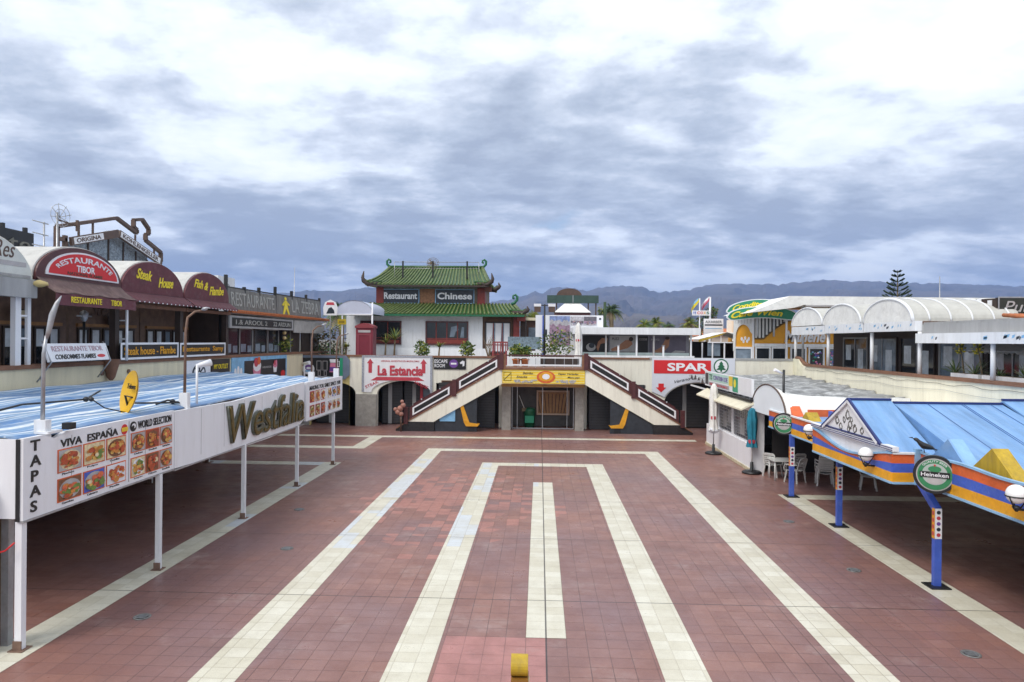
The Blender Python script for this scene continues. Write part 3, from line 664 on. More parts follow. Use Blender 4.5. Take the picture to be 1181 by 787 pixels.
mr = n.new('ShaderNodeMapRange'); L.new(n2.outputs[0], mr.inputs[0]); mr.inputs[1].default_value = .35; mr.inputs[2].default_value = .75; mr.inputs[3].default_value = 0; mr.inputs[4].default_value = .8
mi = n.new('ShaderNodeMix'); mi.data_type = 'RGBA'; L.new(mr.outputs[0], mi.inputs[0]); L.new(r1.outputs[0], mi.inputs[6]); mi.inputs[7].default_value = (.30, .37, .44, 1)
L.new(mi.outputs[2], bs.inputs['Base Color']); bs.inputs['Roughness'].default_value = .7
m = MB(rs)
def roof(a, c):
    x = XC-.12-(5.3)*a; y = 10.75+17.4*c
    k = a*9
    return (x, y, 3.36+.22*a+.045*abs(math.sin(k*math.pi))+.022*math.sin(y*.9+a*5)*math.sin(k*math.pi)-.012*math.sin(y*2.3))
m.grid(roof, 72, 90, True, .03); m.build('cloth_roof', cv)
m = MB(steel)
for y in [11+2.1*i for i in range(9)]: m.box(-13.5, y-.04, 3.18, XC-.13, y+.04, 3.26)
m.build('roof_beam', cv)
def panel(y0, y1, z0, z1, x=XC, top=None):
    f = FW(y0, 0, x); wd = y1-y0; m = MB(white2); m.poly(f, top or [(0, z0), (wd, z0), (wd, z1), (0, z1)], -.08, 0)
    m.m(paleg)
    for j in range(1, int(wd/1.42)+1): m.rect(f, j*wd/(int(wd/1.42)+1)-.006, z0+.14, j*wd/(int(wd/1.42)+1)+.006, z1-.06, .001, .004)
    m.m(steel); m.rect(f, 0, z0-.035, wd, z0-.001, -.09, .01); return m, f
m, fp = panel(10.72, 15.28, 2.07, 3.34, XC, [(0, 2.07), (4.56, 2.07), (4.56, 3.36), (1.0, 3.36), (.72, 3.28), (.45, 3.37), (0, 3.37)]); tp = m.build('front_panel', cv)
m, fw = panel(15.30, 23.90, 2.04, 3.34, XC, [(0, 2.06), (2.5, 2.0), (5.5, 1.98), (8.2, 2.06), (8.6, 2.2), (8.6, 3.48), (6, 3.40), (3, 3.30), (0, 3.34)]); wp = m.build('front_panel', cv)
m, fc = panel(23.95, 28.36, 2.12, 3.46, XC+.06); cp = m.build('front_panel', cv)
m = MB(white2); m.rect(FS(-9.9, 2.1, 10.72), 0, 0, 1.66, 1.26, -.07, 0); m.m(black); m.rect(FS(-8.24, 2.06, 10.72), .0, 0, .06, 1.3, -.02, .02); m.build('end_panel', cv)
def post(x, y, wd, top, mat, base=.16):
    m = MB(mat); m.box(x-wd/2, y-wd/2, 0, x+wd/2, y+wd/2, top); m.m(rust); m.box(x-base, y-base, .005, x+base, y+base, .02); m.box(x-.07, y-wd/2-.02, .02, x+.07, y-wd/2, .16); return m
for y in (14.71, 19.03, 23.28, 27.41): post(XC-.02, y, .10, 2.05, white, .11).build('post', cv)
for (y, x) in ((17.0, -13.2), (23.3, -13.2), (27.4, -13.2), (12.5, -13.2)): post(x, y, .10, 3.16, white).build('post', cv)
post(-8.22, 10.80, .11, 2.1, white2, .12).build('post', cv)
m = MB(steel); m.box(-8.62, 10.9, 0, -8.5, 11.02, 2.1); m.m(drystem); m.box(-8.78, 10.92, 0, -8.70, 11.0, 2.1); m.build('post', cv)
m = MB(steel); m.box(-9.0, 10.5, 0, -8.58, 10.66, 2.6); m.build('corner_casing', cv)
m = MB(red); m.tube([(-8.9, 10.68, 1.75), (-8.6, 10.66, 1.55), (-8.35, 10.64, 1.62), (-8.2, 10.64, 1.75)], .014, 6); m.build('red_cable', cv)
text('lettering', 'T\nA\nP\nA\nS', black, tp, fp, .14, 2.16, .25, 1.16, .001, .012, .02)
text('lettering', 'VIVA  ESPAÑA', black, tp, fp, .85, 3.10, 1.62, .165, .001, .012, .014)
text('lettering', 'WORLD SELECTION', black, tp, fp, 3.14, 3.13, 1.28, .155, .001, .012, .010)
m = MB(red); m.ell(fp, 2.68, 3.18, .10, .10, .001, .012); m.m(yellow); m.poly(fp, [(2.58,3.14),(2.78,3.14),(2.78,3.22),(2.58,3.22)], .013, .018); m.build('flag_disc', tp)
m = MB(black); m.ell(fp, 2.98, 3.2, .11, .10, .001, .01); m.m(white2); m.ell(fp, 2.99, 3.21, .07, .05, .011, .014); m.m(black); m.ell(fp, 2.96, 3.19, .04, .035, .015, .018); m.build('globe_emblem', tp)
m = MB(paleg); m.rect(fp, 2.83, 2.12, 2.845, 3.32, .001, .008); m.build('divider', tp)
foodcols = [(.50,.09,.03),(.62,.24,.05),(.35,.06,.03),(.70,.42,.10),(.22,.09,.04),(.16,.25,.05),(.68,.15,.06),(.75,.62,.38)]
fm = [M('food_print', c, .5, .35, 14) for c in foodcols]
def food(parent, f, a, q, wd, ht, seed, c=.001, rim=orange):
    r = random.Random(seed); m = MB(rim); m.rect(f, a, q, a+wd, q+ht, c, c+.008)
    m.m(r.choice([white2, fm[4], fm[2], paleg, blue if r.random() < .12 else fm[7]])); m.rect(f, a+wd*.04, q+ht*.05, a+wd*.96, q+ht*.95, c+.009, c+.012)
    m.m(r.choice([white2, paleg, fm[4], fm[7]])); m.ell(f, a+wd*.5, q+ht*.48, wd*.45, ht*.42, c+.013, c+.015, 16)
    main = r.sample(fm[:4]+fm[5:7], 3)
    for i in range(34):
        m.m(r.choice(main) if r.random() < .8 else r.choice(fm)); rr = r.uniform(.05, .15); an = r.uniform(0, 6.28); d = .36*math.sqrt(r.random())
        m.ell(f, a+wd*(.5+d*math.cos(an)), q+ht*(.48+d*.9*math.sin(an)), wd*rr, ht*rr*r.uniform(.5, 1.2), c+.016+i*.0006, c+.0165+i*.0006, 7)
    o = m.build('food_picture', parent); return o
k = 0; cap = ['Pinchos', 'Pulpo', 'Costillas', 'Gambas', 'Calamares', 'Paella', 'Chuletas', 'Goulash', 'Salchichas', 'Sopas', 'Filete', 'Ensalada']
for (a0, wd, gap) in ((.78, .62, .665), (2.90, .51, .53)):
    for r_ in range(2):
        for c_ in range(3):
            food(tp, fp, a0+c_*gap, 2.67-r_*.50, wd-(.0 if a0 < 2 else .01), .40, 10+k)
            text('caption', cap[k], black, tp, fp, a0+c_*gap+.12, 2.622-r_*.50, .3, .035, .001, .006); k += 1
text('lettering', 'MAKING YOU SMILE SINCE 1978', black, cp, fc, .3, 3.16, 3.8, .15, .001, .012, .004, .2)
k = 0
for (a0, gap) in ((.35, .62), (2.40, .58)):
    for r_ in range(2):
        for c_ in range(3): food(cp, fc, a0+c_*gap, 2.72-r_*.5, .50, .40, 50+k, rim=redp if a0 < 1 else white2); k += 1
# big raised script letters: darker rim body and a brass coloured inset face
wf = lambda a, q: (a*5.75, q*1.0-a*.02)
text('script_lettering', 'Westfalia', goldr, wp, fw, 2.55, 2.20, 5.85, 1.02, .001, .07, .035, .18, None, 4)
text('script_lettering', 'Westfalia', gold, wp, fw, 2.60, 2.23, 5.75, .96, .072, .03, -.012, .18, None, 4)
# --- lamps standing on the canopy front
def canopy_lamp(y, z0, z1, label, lean):
    t = thing('street_lamp', label, 'lamp', (XC-.15, y, z0), 'thin lamp posts on the left canopy')
    m = MB(white); m.box(XC-.25, y-.07, z0-.1, XC-.05, y+.07, z0+.28); m.build('base_bracket', t)
    m = MB(rust); m.tube([(XC-.15, y, z0+.25), (XC-.15, y+.02, z1-.5), (XC-.12, y+.05, z1-.16), (XC+.02, y+.12, z1-.02), (XC+.20, y+.18, z1+.02)], [.035, .03, .028, .026, .022], 8); m.build('pole', t)
    m = MB(steel); m.grid(lambda a, c: (XC+.15+.5*a*lean, y+.17+.06*math.cos(2*math.pi*c)*math.sin(math.pi*min(1, .12+a*.88)), z1+.03+.05*a+.04*math.sin(2*math.pi*c)*math.sin(math.pi*min(1, .12+a*.88))), 8, 10); m.build('lamp_head', t)
t = thing('street_lamp', 'tall thin lamp post with long leaf shaped head, nearest on the left canopy', 'lamp', (XC-.15, 11.35, 3.35), 'thin lamp posts on the left canopy')
m = MB(white); m.box(XC-.25, 11.28, 3.3, XC-.05, 11.42, 3.6); m.build('base_bracket', t)
m = MB(steel); m.tube([(XC-.15, 11.35, 3.55), (XC-.15, 11.36, 4.7), (XC-.12, 11.38, 5.0)], [.035, .03, .026], 8); m.build('pole', t)
m = MB(steel); m.tube([(XC-.12, 11.38, 4.95), (XC-.09, 11.40, 5.1), (XC-.05, 11.42, 5.35), (XC+.0, 11.46, 5.55), (XC+.05, 11.5, 5.68)], [.026, .042, .052, .036, .008], 10); m.build('lamp_head', t)
canopy_lamp(16.02, 3.42, 5.62, 'rust streaked curved lamp post above the menu panels of the left canopy', .4)
canopy_lamp(25.1, 3.5, 5.45, 'curved lamp post behind the big script letters of the left canopy', .4)
canopy_lamp(28.2, 3.5, 5.15, 'curved lamp post at the far end of the left canopy', .35)
t = thing('spotlight_stand', 'short white post with a spotlight beside the second lamp post of the left canopy', 'lamp', (XC-.2, 16.6, 3.4))
m = MB(white); m.tube([(XC-.2, 16.7, 3.35), (XC-.2, 16.7, 4.35)], .03); m.build('pole', t)
m = MB(white2); m.tube([(XC-.2, 16.7, 4.3), (XC+.02, 16.95, 4.38)], [.05, .09], 10); m.build('lamp_head', t)
# --- satellite dish
t = thing('satellite_dish', 'yellow satellite dish seen edge on above the menu panels', 'satellite dish', (XC-.5, 14.3, 3.4))
c0 = Vector((XC-.42, 14.45, 3.80)); dn = Vector((-.10, -.97, .22)).normalized(); ua = dn.cross(Vector((0, 0, 1))).normalized(); ub = ua.cross(dn)
dn = Vector((-.64, -.74, .2)).normalized(); ua = Vector((0,0,1)).cross(dn).normalized(); ub = dn.cross(ua)
m = MB(mustard)
pr = [(.03+.42*i/8, .12*(i/8)**2) for i in range(9)]
def dish(off, flip):
    vs = []; 
    for (r_, h) in pr:
        for j in range(28):
            a = 2*math.pi*j/28; vs.append(c0+ua*(r_*math.cos(a))+ub*(r_*1.05*math.sin(a))+dn*(h+off))
    fs = [(i*28+j, i*28+(j+1)%28, (i+1)*28+(j+1)%28, (i+1)*28+j) for i in range(8) for j in range(28)]+[tuple(range(28))[::-1]]
    m.smooth = True; m.add(vs, fs if not flip else [f[::-1] for f in fs]); m.smooth = False
m.m(M('yellow_dish_paint', (.70, .40, .02), .45, .15, 3, dirt=.3, dirtcol=(.4, .2, .05))); m.mats = m.mats; dish(0, False); dish(-.012, True); do = m.build('reflector', t)
text('lettering', 'Televes', black, do, F(c0+dn*.085, ua, ub), -.24, .08, .48, .11, 0, .01, .01)
m = MB(black); m.tube([c0-dn*.05+ub*-.1, (XC-.62, 14.45, 3.75), (XC-.55, 14.5, 3.36)], .025); m.build('mount', t)
m = MB(black); m.tube([c0-ub*.42+dn*.05, c0+dn*.5-ub*.38, c0+dn*.75-ub*.25], .014, 6); m.ball(c0+dn*.78-ub*.24, .05, 8); m.build('feed_arm', t)
# cables over the cloth
for i, (pts, lab) in enumerate((([(-9.6, 11.6, 3.62), (-10.2, 13.4, 3.64), (-9.9, 14.9, 3.62), (-10.8, 16.8, 3.66)], 'black cable lying across the blue cloth left of the yellow dish'), ([(-8.5, 15.2, 3.5), (-8.45, 15.6, 3.56), (-8.5, 15.9, 3.5), (-8.3, 16.1, 3.46), (-8.9, 14.9, 3.55)], 'tangle of black cable by the second lamp post on the canopy'))):
    m = MB(black); m.tube(pts, .022, 6); m.ball(pts[2], .06, 8); tag(m.build('cable', at=pts[0]), lab, 'cable')
t = thing('floodlight', 'small black floodlight at the top left corner of the tapas panel', 'lamp', (XC-.05, 11.7, 3.42))
m = MB(black); m.box(XC-.04, 11.66, 3.4, XC+.12, 11.80, 3.51); m.build('housing', t)
m = MB(white); m.box(XC-.2, 11.25, 3.37, XC+.02, 11.6, 3.41); m.build('bracket', t)
# --- pictures on the wall band above the canopy
def wallpic(y0, y1, z0, z1, lab, face, nm='wall_poster'):
    t = thing(nm, lab, 'poster', (XW+.02, (y0+y1)/2, z0)); f = FW(y0, z0, XW)
    m = MB(face); m.rect(f, 0, 0, y1-y0, z1-z0, .005, .05); m.build('panel', t); return t, f, y1-y0, z1-z0
t, f, wd, h = wallpic(26.35, 28.3, 3.2, 4.08, 'white wall poster with a dark wheel emblem under the black boards', white2)
m = MB(slate)
m.ell(f, wd*.5, h*.42, .55, .37, .051, .06, 24); m.m(white2); m.ell(f, wd*.5, h*.42, .44, .28, .061, .066, 24); m.m(slate)
for i in range(8): a = R(i*45); m.poly(f, [(wd*.5+.1*math.cos(a+.5), h*.42+.06*math.sin(a+.5)), (wd*.5+.5*math.cos(a+.1), h*.42+.33*math.sin(a+.1)), (wd*.5+.5*math.cos(a-.1), h*.42+.33*math.sin(a-.1)), (wd*.5+.1*math.cos(a-.5), h*.42+.06*math.sin(a-.5))], .067, .075)
m.build('wheel_emblem', t)
t, f, wd, h = wallpic(28.4, 30.1, 3.1, 4.08, 'black wall poster with small yellow and white words My Outlet', black)
text('lettering', 'MY OUTLET', yellowl, t, f, .2, h*.58, wd-.4, .2, .051, .01, .012); text('lettering', 'collection', paleg, t, f, .5, h*.28, wd-1, .1, .051, .01)
t, f, wd, h = wallpic(30.3, 37.0, 2.75, 4.10, 'wide wall mural in a pale blue frame with ice cream cups on a black ground', lblue, 'wall_mural')
m = MB(black); m.rect(f, 1.3, .18, wd-.2, h-.18, .051, .06); m.build('black_ground', t)
def cup(m, f, a, q, s, c, cols):
    m.m(cols[0]); m.poly(f, [(a-.28*s, q), (a+.28*s, q), (a+.42*s, q+.5*s), (a-.42*s, q+.5*s)], c, c+.01)
    m.m(cols[1]); m.ell(f, a, q+.62*s, .42*s, .24*s, c+.011, c+.02); m.m(cols[2]); m.ell(f, a-.12*s, q+.78*s, .22*s, .2*s, c+.021, c+.028); m.m(cols[3]); m.ell(f, a+.16*s, q+.84*s, .17*s, .17*s, c+.029, c+.035)
m = MB(); cup(m, f, 2.7, .22, 1.1, .061, (pink, white2, redp, orange)); m.build('painted_cup', t)
m = MB(); cup(m, f, 5.0, .5, .62, .061, (white2, pink, redp, pink)); m.build('painted_cup', t)
m = MB(red); m.ell(f, 1.65, .32, .3, .12, .061, .07); m.build('painted_fruit', t)
m = MB(red); m.ell(f, 6.1, .38, .3, .18, .061, .07); m.build('painted_fruit', t)
text('lettering', 'HELADOS', paleg, t, f, 3.4, .75, 1.1, .1, .061, .01)
m = MB(white2)
for i in range(3): m.ell(f, .35+.3*i, .65+.1*(i % 2), .12, .22, .051, .06)
m.build('painted_figure', t)
# ================================================================== REAR TERRACE BUILDING AND STAIRS
YF = 39.8; CZ = 4.06
def archwall(mb, x0, x1, ztop, ops, y0, y1):      # wall whose openings reach the ground: (xa, xb, spring, rise)
    pts = [(x0, ztop), (x0, 0)]
    for (a, c, zs, ri) in ops:
        pts += [(a, 0)]
        if ri > 0: pts += [((a+c)/2-(c-a)/2*math.cos(math.pi*i/20), zs+ri*math.sin(math.pi*i/20)) for i in range(21)]
        else: pts += [(a, zs), (c, zs)]
        pts += [(c, 0)]
    pts += [(x1, 0), (x1, ztop)]
    q = [pts[0]]
    for p in pts[1:]:
        if (p[0]-q[-1][0])**2+(p[1]-q[-1][1])**2 > 1e-8: q.append(p)
    mb.poly(FS(0, 0, y0), q, -(y1-y0), 0)
b = thing('terrace_building', 'cream two storey building with arched openings, grey columns and central shop across the plaza end', 'building', (0, 40, 0))
m = MB(creamp); archwall(m, -10.9, -2.05, CZ-.1, [(-9.3, -6.15, 1.85, .75), (-5.9, -2.3, 2.5, 0)], YF, YF+.3); m.build('wall', b)
m = MB(creamp); m.box(-2.045, YF, 2.64, 2.495, YF+.3, 3.24); m.build('wall', b)
m = MB(creamp); archwall(m, 2.5, 14.6, CZ-.1, [(2.7, 6.0, 2.5, 0), (7.05, 10.75, 1.5, 1.15)], YF, YF+.3); m.build('wall', b)
m = MB(yellowr); archwall(m, -17, -10.905, CZ-.1, [(-13.2, -10.55, 1.85, .65)], YF, YF+.3); m.build('wall', b)
m = MB(coping); m.box(-14, YF-.06, CZ-.1, -2.2, YF+.36, CZ); m.box(2.75, YF-.06, CZ-.1, 6.2, YF+.36, CZ); m.build('coping', b)
m = MB(greyc); m.box(6.2, YF-.03, CZ-.1, 14.6, YF+.33, CZ+.02); m.build('coping', b)
m = MB(greyc); m.box(-22, YF+.3, 3.25, 24, 62, 3.45); m.build('terrace_deck', b)
m = MB(stone); m.box(-10.52, YF-.14, 0, -9.32, YF-.003, 1.82); m.build('column', b)
m = MB(stone); m.box(-13.9, YF-.14, 0, -13.22, YF-.003, 1.82); m.build('column', b)
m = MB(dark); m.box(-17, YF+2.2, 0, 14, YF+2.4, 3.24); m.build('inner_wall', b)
m = MB(darkw); m.box(-6.15, YF+.31, 0, -5.9, YF+2.1, 3.2); m.box(6.0, YF+.31, 0, 6.3, YF+2.1, 3.2); m.build('partition', b)
for (x0, x1, z1) in ((-13.1, -10.6, 2.45), (-9.2, -8.0, 2.5), (-7.9, -6.3, 2.5), (7.2, 10.7, 2.6)):
    m = MB(shutter); f = FS(x0, 0, YF+.9); m.rect(f, 0, .05, x1-x0, z1, -.06, 0)
    m.m(black)
    for i in range(int(z1/.16)): m.rect(f, 0, .08+.16*i, x1-x0, .10+.16*i, .001, .008)
    m.m(greyc); m.rect(f, (x1-x0)*.3, .05, (x1-x0)*.3+.22, z1-.1, .01, .05); m.build('roller_shutter', b)
m = MB(redp); f = FS(-6.95, .0, YF+.75); m.rect(f, 0, 0, .16, 2.4, -.1, 0); m.m(glassb); m.rect(f, .17, .6, .75, 2.1, -.08, -.06); m.m(redp); m.rect(f, .76, 0, .84, 2.4, -.1, 0); m.build('door', b)
m = MB(darkw); f = FS(-5.85, 2.0, YF); m.rect(f, .3, .0, 2.1, .62, .004, .03); m.m(coping); m.frame(f, .26, -.04, 2.14, .66, .05, .031, .05); m.build('window', b)
# shutters under the stairs
for (x0, x1) in ((-5.7, -2.5), (2.8, 5.9)):
    m = MB(shutter); f = FS(x0, 0, YF-.35); m.rect(f, 0, .03, x1-x0, 2.55, -.05, 0); m.m(black)
    for i in range(16): m.rect(f, 0, .06+.155*i, x1-x0, .085+.155*i, .001, .012)
    m.build('roller_shutter', b)
# central shop
m = MB(stone); m.box(-2.07, 38.75, 0, -1.58, 39.45, 2.42); m.build('column', b)
m = MB(stone); m.box(1.98, 38.75, 0, 2.46, 39.45, 2.42); m.build('column', b)
m = MB(M('ochre_beam', (.50, .30, .10), .6, .2, 3)); m.box(-2.1, 38.6, 2.42, 2.5, 39.5, 2.62); m.build('lintel', b)
f = FS(-1.55, 0, 39.35)
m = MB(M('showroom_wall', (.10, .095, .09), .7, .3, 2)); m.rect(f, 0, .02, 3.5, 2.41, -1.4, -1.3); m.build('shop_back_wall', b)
m = MB(steel); m.frame(f, 0, .02, 3.5, 2.41, .05, -.06, 0); m.rect(f, 1.72, .07, 1.76, 2.36, -.05, 0); m.rect(f, .3, .07, .33, 2.36, -.05, 0); m.rect(f, 3.1, .07, 3.13, 2.36, -.05, 0); m.build('shop_front_frame', b)
m = MB(wood); m.rect(f, 1.5, .75, 3.2, 2.0, -1.29, -1.2)
m.m(darkw)
for i in range(9): m.poly(f, [(1.6+.17*i, .8), (1.64+.17*i, .8), (1.64+.17*i+.05*(i-4), 1.9), (1.60+.17*i+.05*(i-4), 1.9)], -1.199, -1.19)
m.m(M('pale_wood', (.55, .40, .30), .6)); m.frame(f, 1.4, .68, 3.3, 2.1, .09, -1.19, -1.12); m.build('display_panel', b)
t = thing('waste_bin', 'dark green bin inside the central shop front between the grey columns', 'bin', (-.55, 40.1, 0))
m = MB(greend); m.lathe((-.55, 40.1, 0), [(.01, .02), (.28, .02), (.34, .95), (.36, 1.0), (.3, 1.1), (.01, 1.16)], 16); m.build('body', t)
m = MB(green); m.box(-.8, 39.75, .3, -.3, 39.79, .7); m.build('panel', t)
t = thing('broom', 'pale broom leaning beside the green bin in the central shop', 'broom', (-1.0, 39.9, 0))
m = MB(plastic); m.tube([(-.85, 39.9, 1.1), (-1.15, 39.95, 1.85)], .025); m.build('handle', t)
m = MB(drystem); m.box(-.98, 39.85, .95, -.72, 39.98, 1.12); m.build('brush', t)
# --- stairs
def stairs(sgn, label):
    cx = .22
    def X(a): return cx+sgn*a               # a = distance from the middle
    t = thing('staircase', label, 'stairs', (X(5), 38.4, 0), 'twin stairs up to the terrace')
    f = FS(0, 0, 37.72)
    top = 2.25; lo = 5.95; foot = 7.35
    m = MB(creamp); m.poly(f, [(X(top), 3.46), (X(top), 2.62), (X(lo), .52), (X(foot), .52)], -.16, 0); m.build('stringer', t)
    m = MB(blackstone); m.poly(f, [(X(lo-.05), .0), (X(8.0), .0), (X(8.0), .12), (X(7.36), .50), (X(lo-.05), .50)], -1.7, -.004); m.build('plinth', t)
    m = MB(M('dark_stair_panel', (.030, .036, .045), .35, .4, 4)); m.poly(f, [(X(lo-.06), 0), (X(lo-.06), .5), (X(3.6), 1.82), (X(3.6), 0)], -.3, -.1); m.build('side_panel', t)
    m = MB(coping); n = 17
    for i in range(n):
        a0 = 7.75-(7.75-2.35)*i/n; a1 = 7.75-(7.75-2.35)*(i+1)/n; z = 3.44*(i+1)/n
        m.box(X(a0), 37.89, max(0, z-.35), X(a1), 39.2, z)
    m.build('steps', t)
    m = MB(coping); m.poly(f, [(X(7.95), .13), (X(7.3), .53), (X(top), 3.47), (X(top), 3.55), (X(7.3), .61), (X(7.95), .20)], -.2, .03); m.build('string_trim', t)
    slope = (3.47-.53)/(7.3-top)
    def zt(a): return .53+(7.3-a)*slope
    for (a0, a1) in ((7.25, 4.92), (4.72, 2.35)):
        m = MB(maroon); m.poly(f, [(X(a0), zt(a0)+.09), (X(a1), zt(a1)+.09), (X(a1), zt(a1)+.74), (X(a0), zt(a0)+.74)], -.07, .0)
        m.m(white2); A0, A1 = a0-.16, a1+.16
        def q(a, dz): return (X(a), zt(a)+dz)
        for (d0, d1) in ((.20, .285), (.545, .63)): m.poly(f, [q(A0, d0), q(A1, d0), q(A1, d1), q(A0, d1)], .001, .03)
        for (s0, s1) in ((A0, A0-.09), (A1+.09, A1)): m.poly(f, [q(s0, .286), q(s1, .286), q(s1, .544), q(s0, .544)], .001, .03)
        m.m(black); m.poly(f, [q(A0-.11, .30), q(A1+.11, .30), q(A1+.11, .53), q(A0-.11, .53)], .001, .012)
        m.build('railing_panel', t)
    for a in (7.45, 4.82, 2.28): m = MB(maroon); m.box(X(a)-.11, 37.62, zt(a)-.05, X(a)+.11, 37.86, zt(a)+.86); m.build('newel', t)
    m = MB(maroon); m.bar((X(7.3), 39.1, zt(7.3)+.8), (X(2.3), 39.1, zt(2.3)+.8), .07, .08)
    for a in (7.2, 5.9, 4.6, 3.3): m.box(X(a)-.03, 39.07, zt(a), X(a)+.03, 39.13, zt(a)+.8)
    m.build('rear_handrail', t)
    for a in (6.6, 5.6, 4.1, 3.0): m = MB(steel); m.ball((X(a), 37.70, zt(a)+.80), .045, 8); m.build('rail_stud', t)
    return t
stairs(-1, 'left stair flight with cream side and maroon white slotted railing, rising right to the balcony')
stairs(1, 'right stair flight with cream side and maroon white slotted railing, rising left to the balcony')
t = thing('balcony', 'central balcony with white framed railing between the two stair flights', 'balcony', (.22, 38.5, 3.3))
m = MB(creamp); m.box(-2.02, 37.75, 2.63, 2.46, 41, 3.40); m.build('slab', t)
m = MB(coping); m.box(-2.08, 37.66, 3.405, 2.52, 40, 3.50); m.build('edge_trim', t)
f = FS(-1.98, 3.5, 37.72)
m = MB(white2); m.frame(f, .25, .12, 4.2, .60, .075, -.05, 0); m.build('white_rail_frame', t)
m = MB(maroon); m.rect(f, .1, .64, 4.3, .71, -.07, .03); m.build('handrail', t)
m = MB(M('brown_post', (.24, .11, .06), .6, .3, 3)); m.rect(f, -.02, 0, .16, .72, -.12, .04); m.build('post', t)
m = MB(M('brown_post', (.24, .11, .06), .6, .3, 3)); m.rect(f, 4.26, 0, 4.44, .72, -.12, .04); m.build('post', t)
for a in (.8, 1.35, 1.75, 2.2, 2.8, 3.3, 3.75): m = MB(steel); m.rect(f, a, .02, a+.03, .70, -.04, -.01); m.build('baluster', t)
f = FS(-2.0, 2.66, 37.75)
sg = thing('bakery_sign', 'yellow sign with orange oval and script words above the central shop', 'sign', (.22, 37.7, 2.66))
m = MB(yellow); m.rect(f, 0, 0, 4.44, .74, .004, .05); m.m(M('pale_yellow', (.80, .68, .22), .5))
for i in range(5): m.rect(f, .02, .05+.145*i, 4.42, .10+.145*i, .051, .055)
m.build('panel', sg)
m = MB(orange); m.ell(f, 2.35, .36, .50, .33, .056, .065, 28); m.m(amber); m.ell(f, 2.35, .38, .38, .25, .066, .072, 24); m.m(white2); m.ell(f, 2.35, .38, .2, .15, .073, .08, 20); m.build('oval_emblem', sg)
for (s, a, q, wd) in (('Bebidas', 1.1, .5, .55), ('Snacks', .75, .30, .6), ('Tapas Variadas', 3.0, .46, 1.1), ('Menu pan', 3.5, .27, .65)): text('lettering', s, copper, sg, f, a, q, wd, .13, .056, .01, .005, .35)
m = MB(black); m.frame(f, .07, .14, .48, .62, .02, .056, .062); m.poly(f, [(.1,.18),(.45,.52),(.43,.55),(.1,.22)], .056, .062); m.build('arrow_mark', sg)
m = MB(M('silver_print', (.45, .43, .42), .5, .6, 12))
r_ = random.Random(4)
for i in range(46):
    a = .55+r_.random()*3.6
    if abs(a-2.35) < .5: continue
    m.ell(f, a, .06+.12*r_.random(), .10, .045, .056+.0003*i, .060+.0003*i, 8)
m.build('fish_print', sg)
def booth_seat(x, sg, label):
    t = thing('slide_seat', label, 'seat', (x, 37.9, 0), 'yellow seats under the stairs')
    m = MB(amber); f = FS(x, 0, 37.75)
    m.poly(f, [(0, .30), (sg*.62, .30), (sg*.72, .42), (sg*.18, .50), (-sg*.16, 1.42), (-sg*.34, 1.42), (-sg*.12, .5)], -.4, 0); m.build('seat_shell', t)
    m = MB(blue); m.poly(f, [(-sg*.18, 1.44), (-sg*.36, 1.44), (-sg*.42, 1.72), (-sg*.26, 1.72)], -.36, -.04); m.build('headrest', t)
    m = MB(black); m.poly(f, [(sg*.1, 0), (sg*.5, 0), (sg*.45, .29), (sg*.12, .29)], -.34, -.06); m.build('foot', t)
booth_seat(-3.95, 1, 'yellow moulded seat with blue headrest under the left stair flight'); booth_seat(4.5, -1, 'yellow moulded seat with blue headrest under the right stair flight')
t = thing('small_poster', 'pale blue square poster on the dark panel under the left stairs', 'poster', (-5.2, 37.8, .4))
m = MB(lblue); m.rect(FS(-5.4, .55, 37.82), 0, 0, .85, .68, .002, .02); m.build('sheet', t)
m = MB(black); m.frame(FS(-5.4, .55, 37.82), -.03, -.03, .88, .71, .03, .002, .03); m.build('rim', t)
t = thing('terracotta_figure', 'reddish brown clustered sculpture at the foot of the left stair rail', 'sculpture', (-7.7, 37.5, .4))
m = MB(M('pinkish_clay', (.36, .17, .13), .7, .3, 6))
for (dx, dz, r0) in ((0, 1.25, .16), (.16, 1.42, .14), (-.12, 1.05, .15), (-.26, 1.2, .11), (.1, 1.62, .10), (.05, .95, .13)): m.ball((-7.5+dx, 37.5, dz), r0, 8)
m.build('clay_body', t)
m = MB(copper); m.tube([(-7.45, 37.5, 0), (-7.45, 37.5, 1.0)], .05); m.build('stem', t)
# --- signs on the front
sg = thing('steak_house_sign', 'white arched sign with red slab letters La Estancia and two red arrows', 'sign', (-8.0, YF, 2))
f = FS(-10.12, 0, YF)
def est(e): return [(0-e, 1.93-e), (0-e, 4.02+e), (3.98+e, 4.02+e), (3.98+e, 1.93-e)]+[(2.22+1.76*math.cos(math.pi*i/24), 1.86+.82*math.sin(math.pi*i/24)) for i in range(0, 25)][0:]
pts = [(0, 1.95), (0, 4.02), (3.95, 4.02), (3.95, 1.92)]+[(2.2+1.72*math.cos(math.pi*i/24), 1.92+.72*math.sin(math.pi*i/24)) for i in range(25)]
m = MB(white2); m.poly(f, pts, .004, .06); m.build('panel', sg)
m = MB(M('grey_rope_rim', (.36, .38, .44), .7, .5, 20)); m.rect(f, -.06, 1.95, .06, 4.04, .061, .085); m.rect(f, 3.88, 1.92, 4.0, 4.04, .061, .085); m.rect(f, .061, 3.95, 3.879, 4.05, .061, .085); m.build('rim', sg)
text('lettering', 'La Estancia', redp, sg, f, .85, 2.90, 2.6, .58, .061, .03, .038)
text('lettering', 'ORIGINAL ARGENTINO EN MASPALOMAS', redp, sg, f, 1.05, 3.68, 2.2, .10, .061, .01, .006)
text('lettering', 'STEAK', redp, sg, f, .18, 2.14, .82, .17, .061, .01, .012, 0, None, 3, 24)
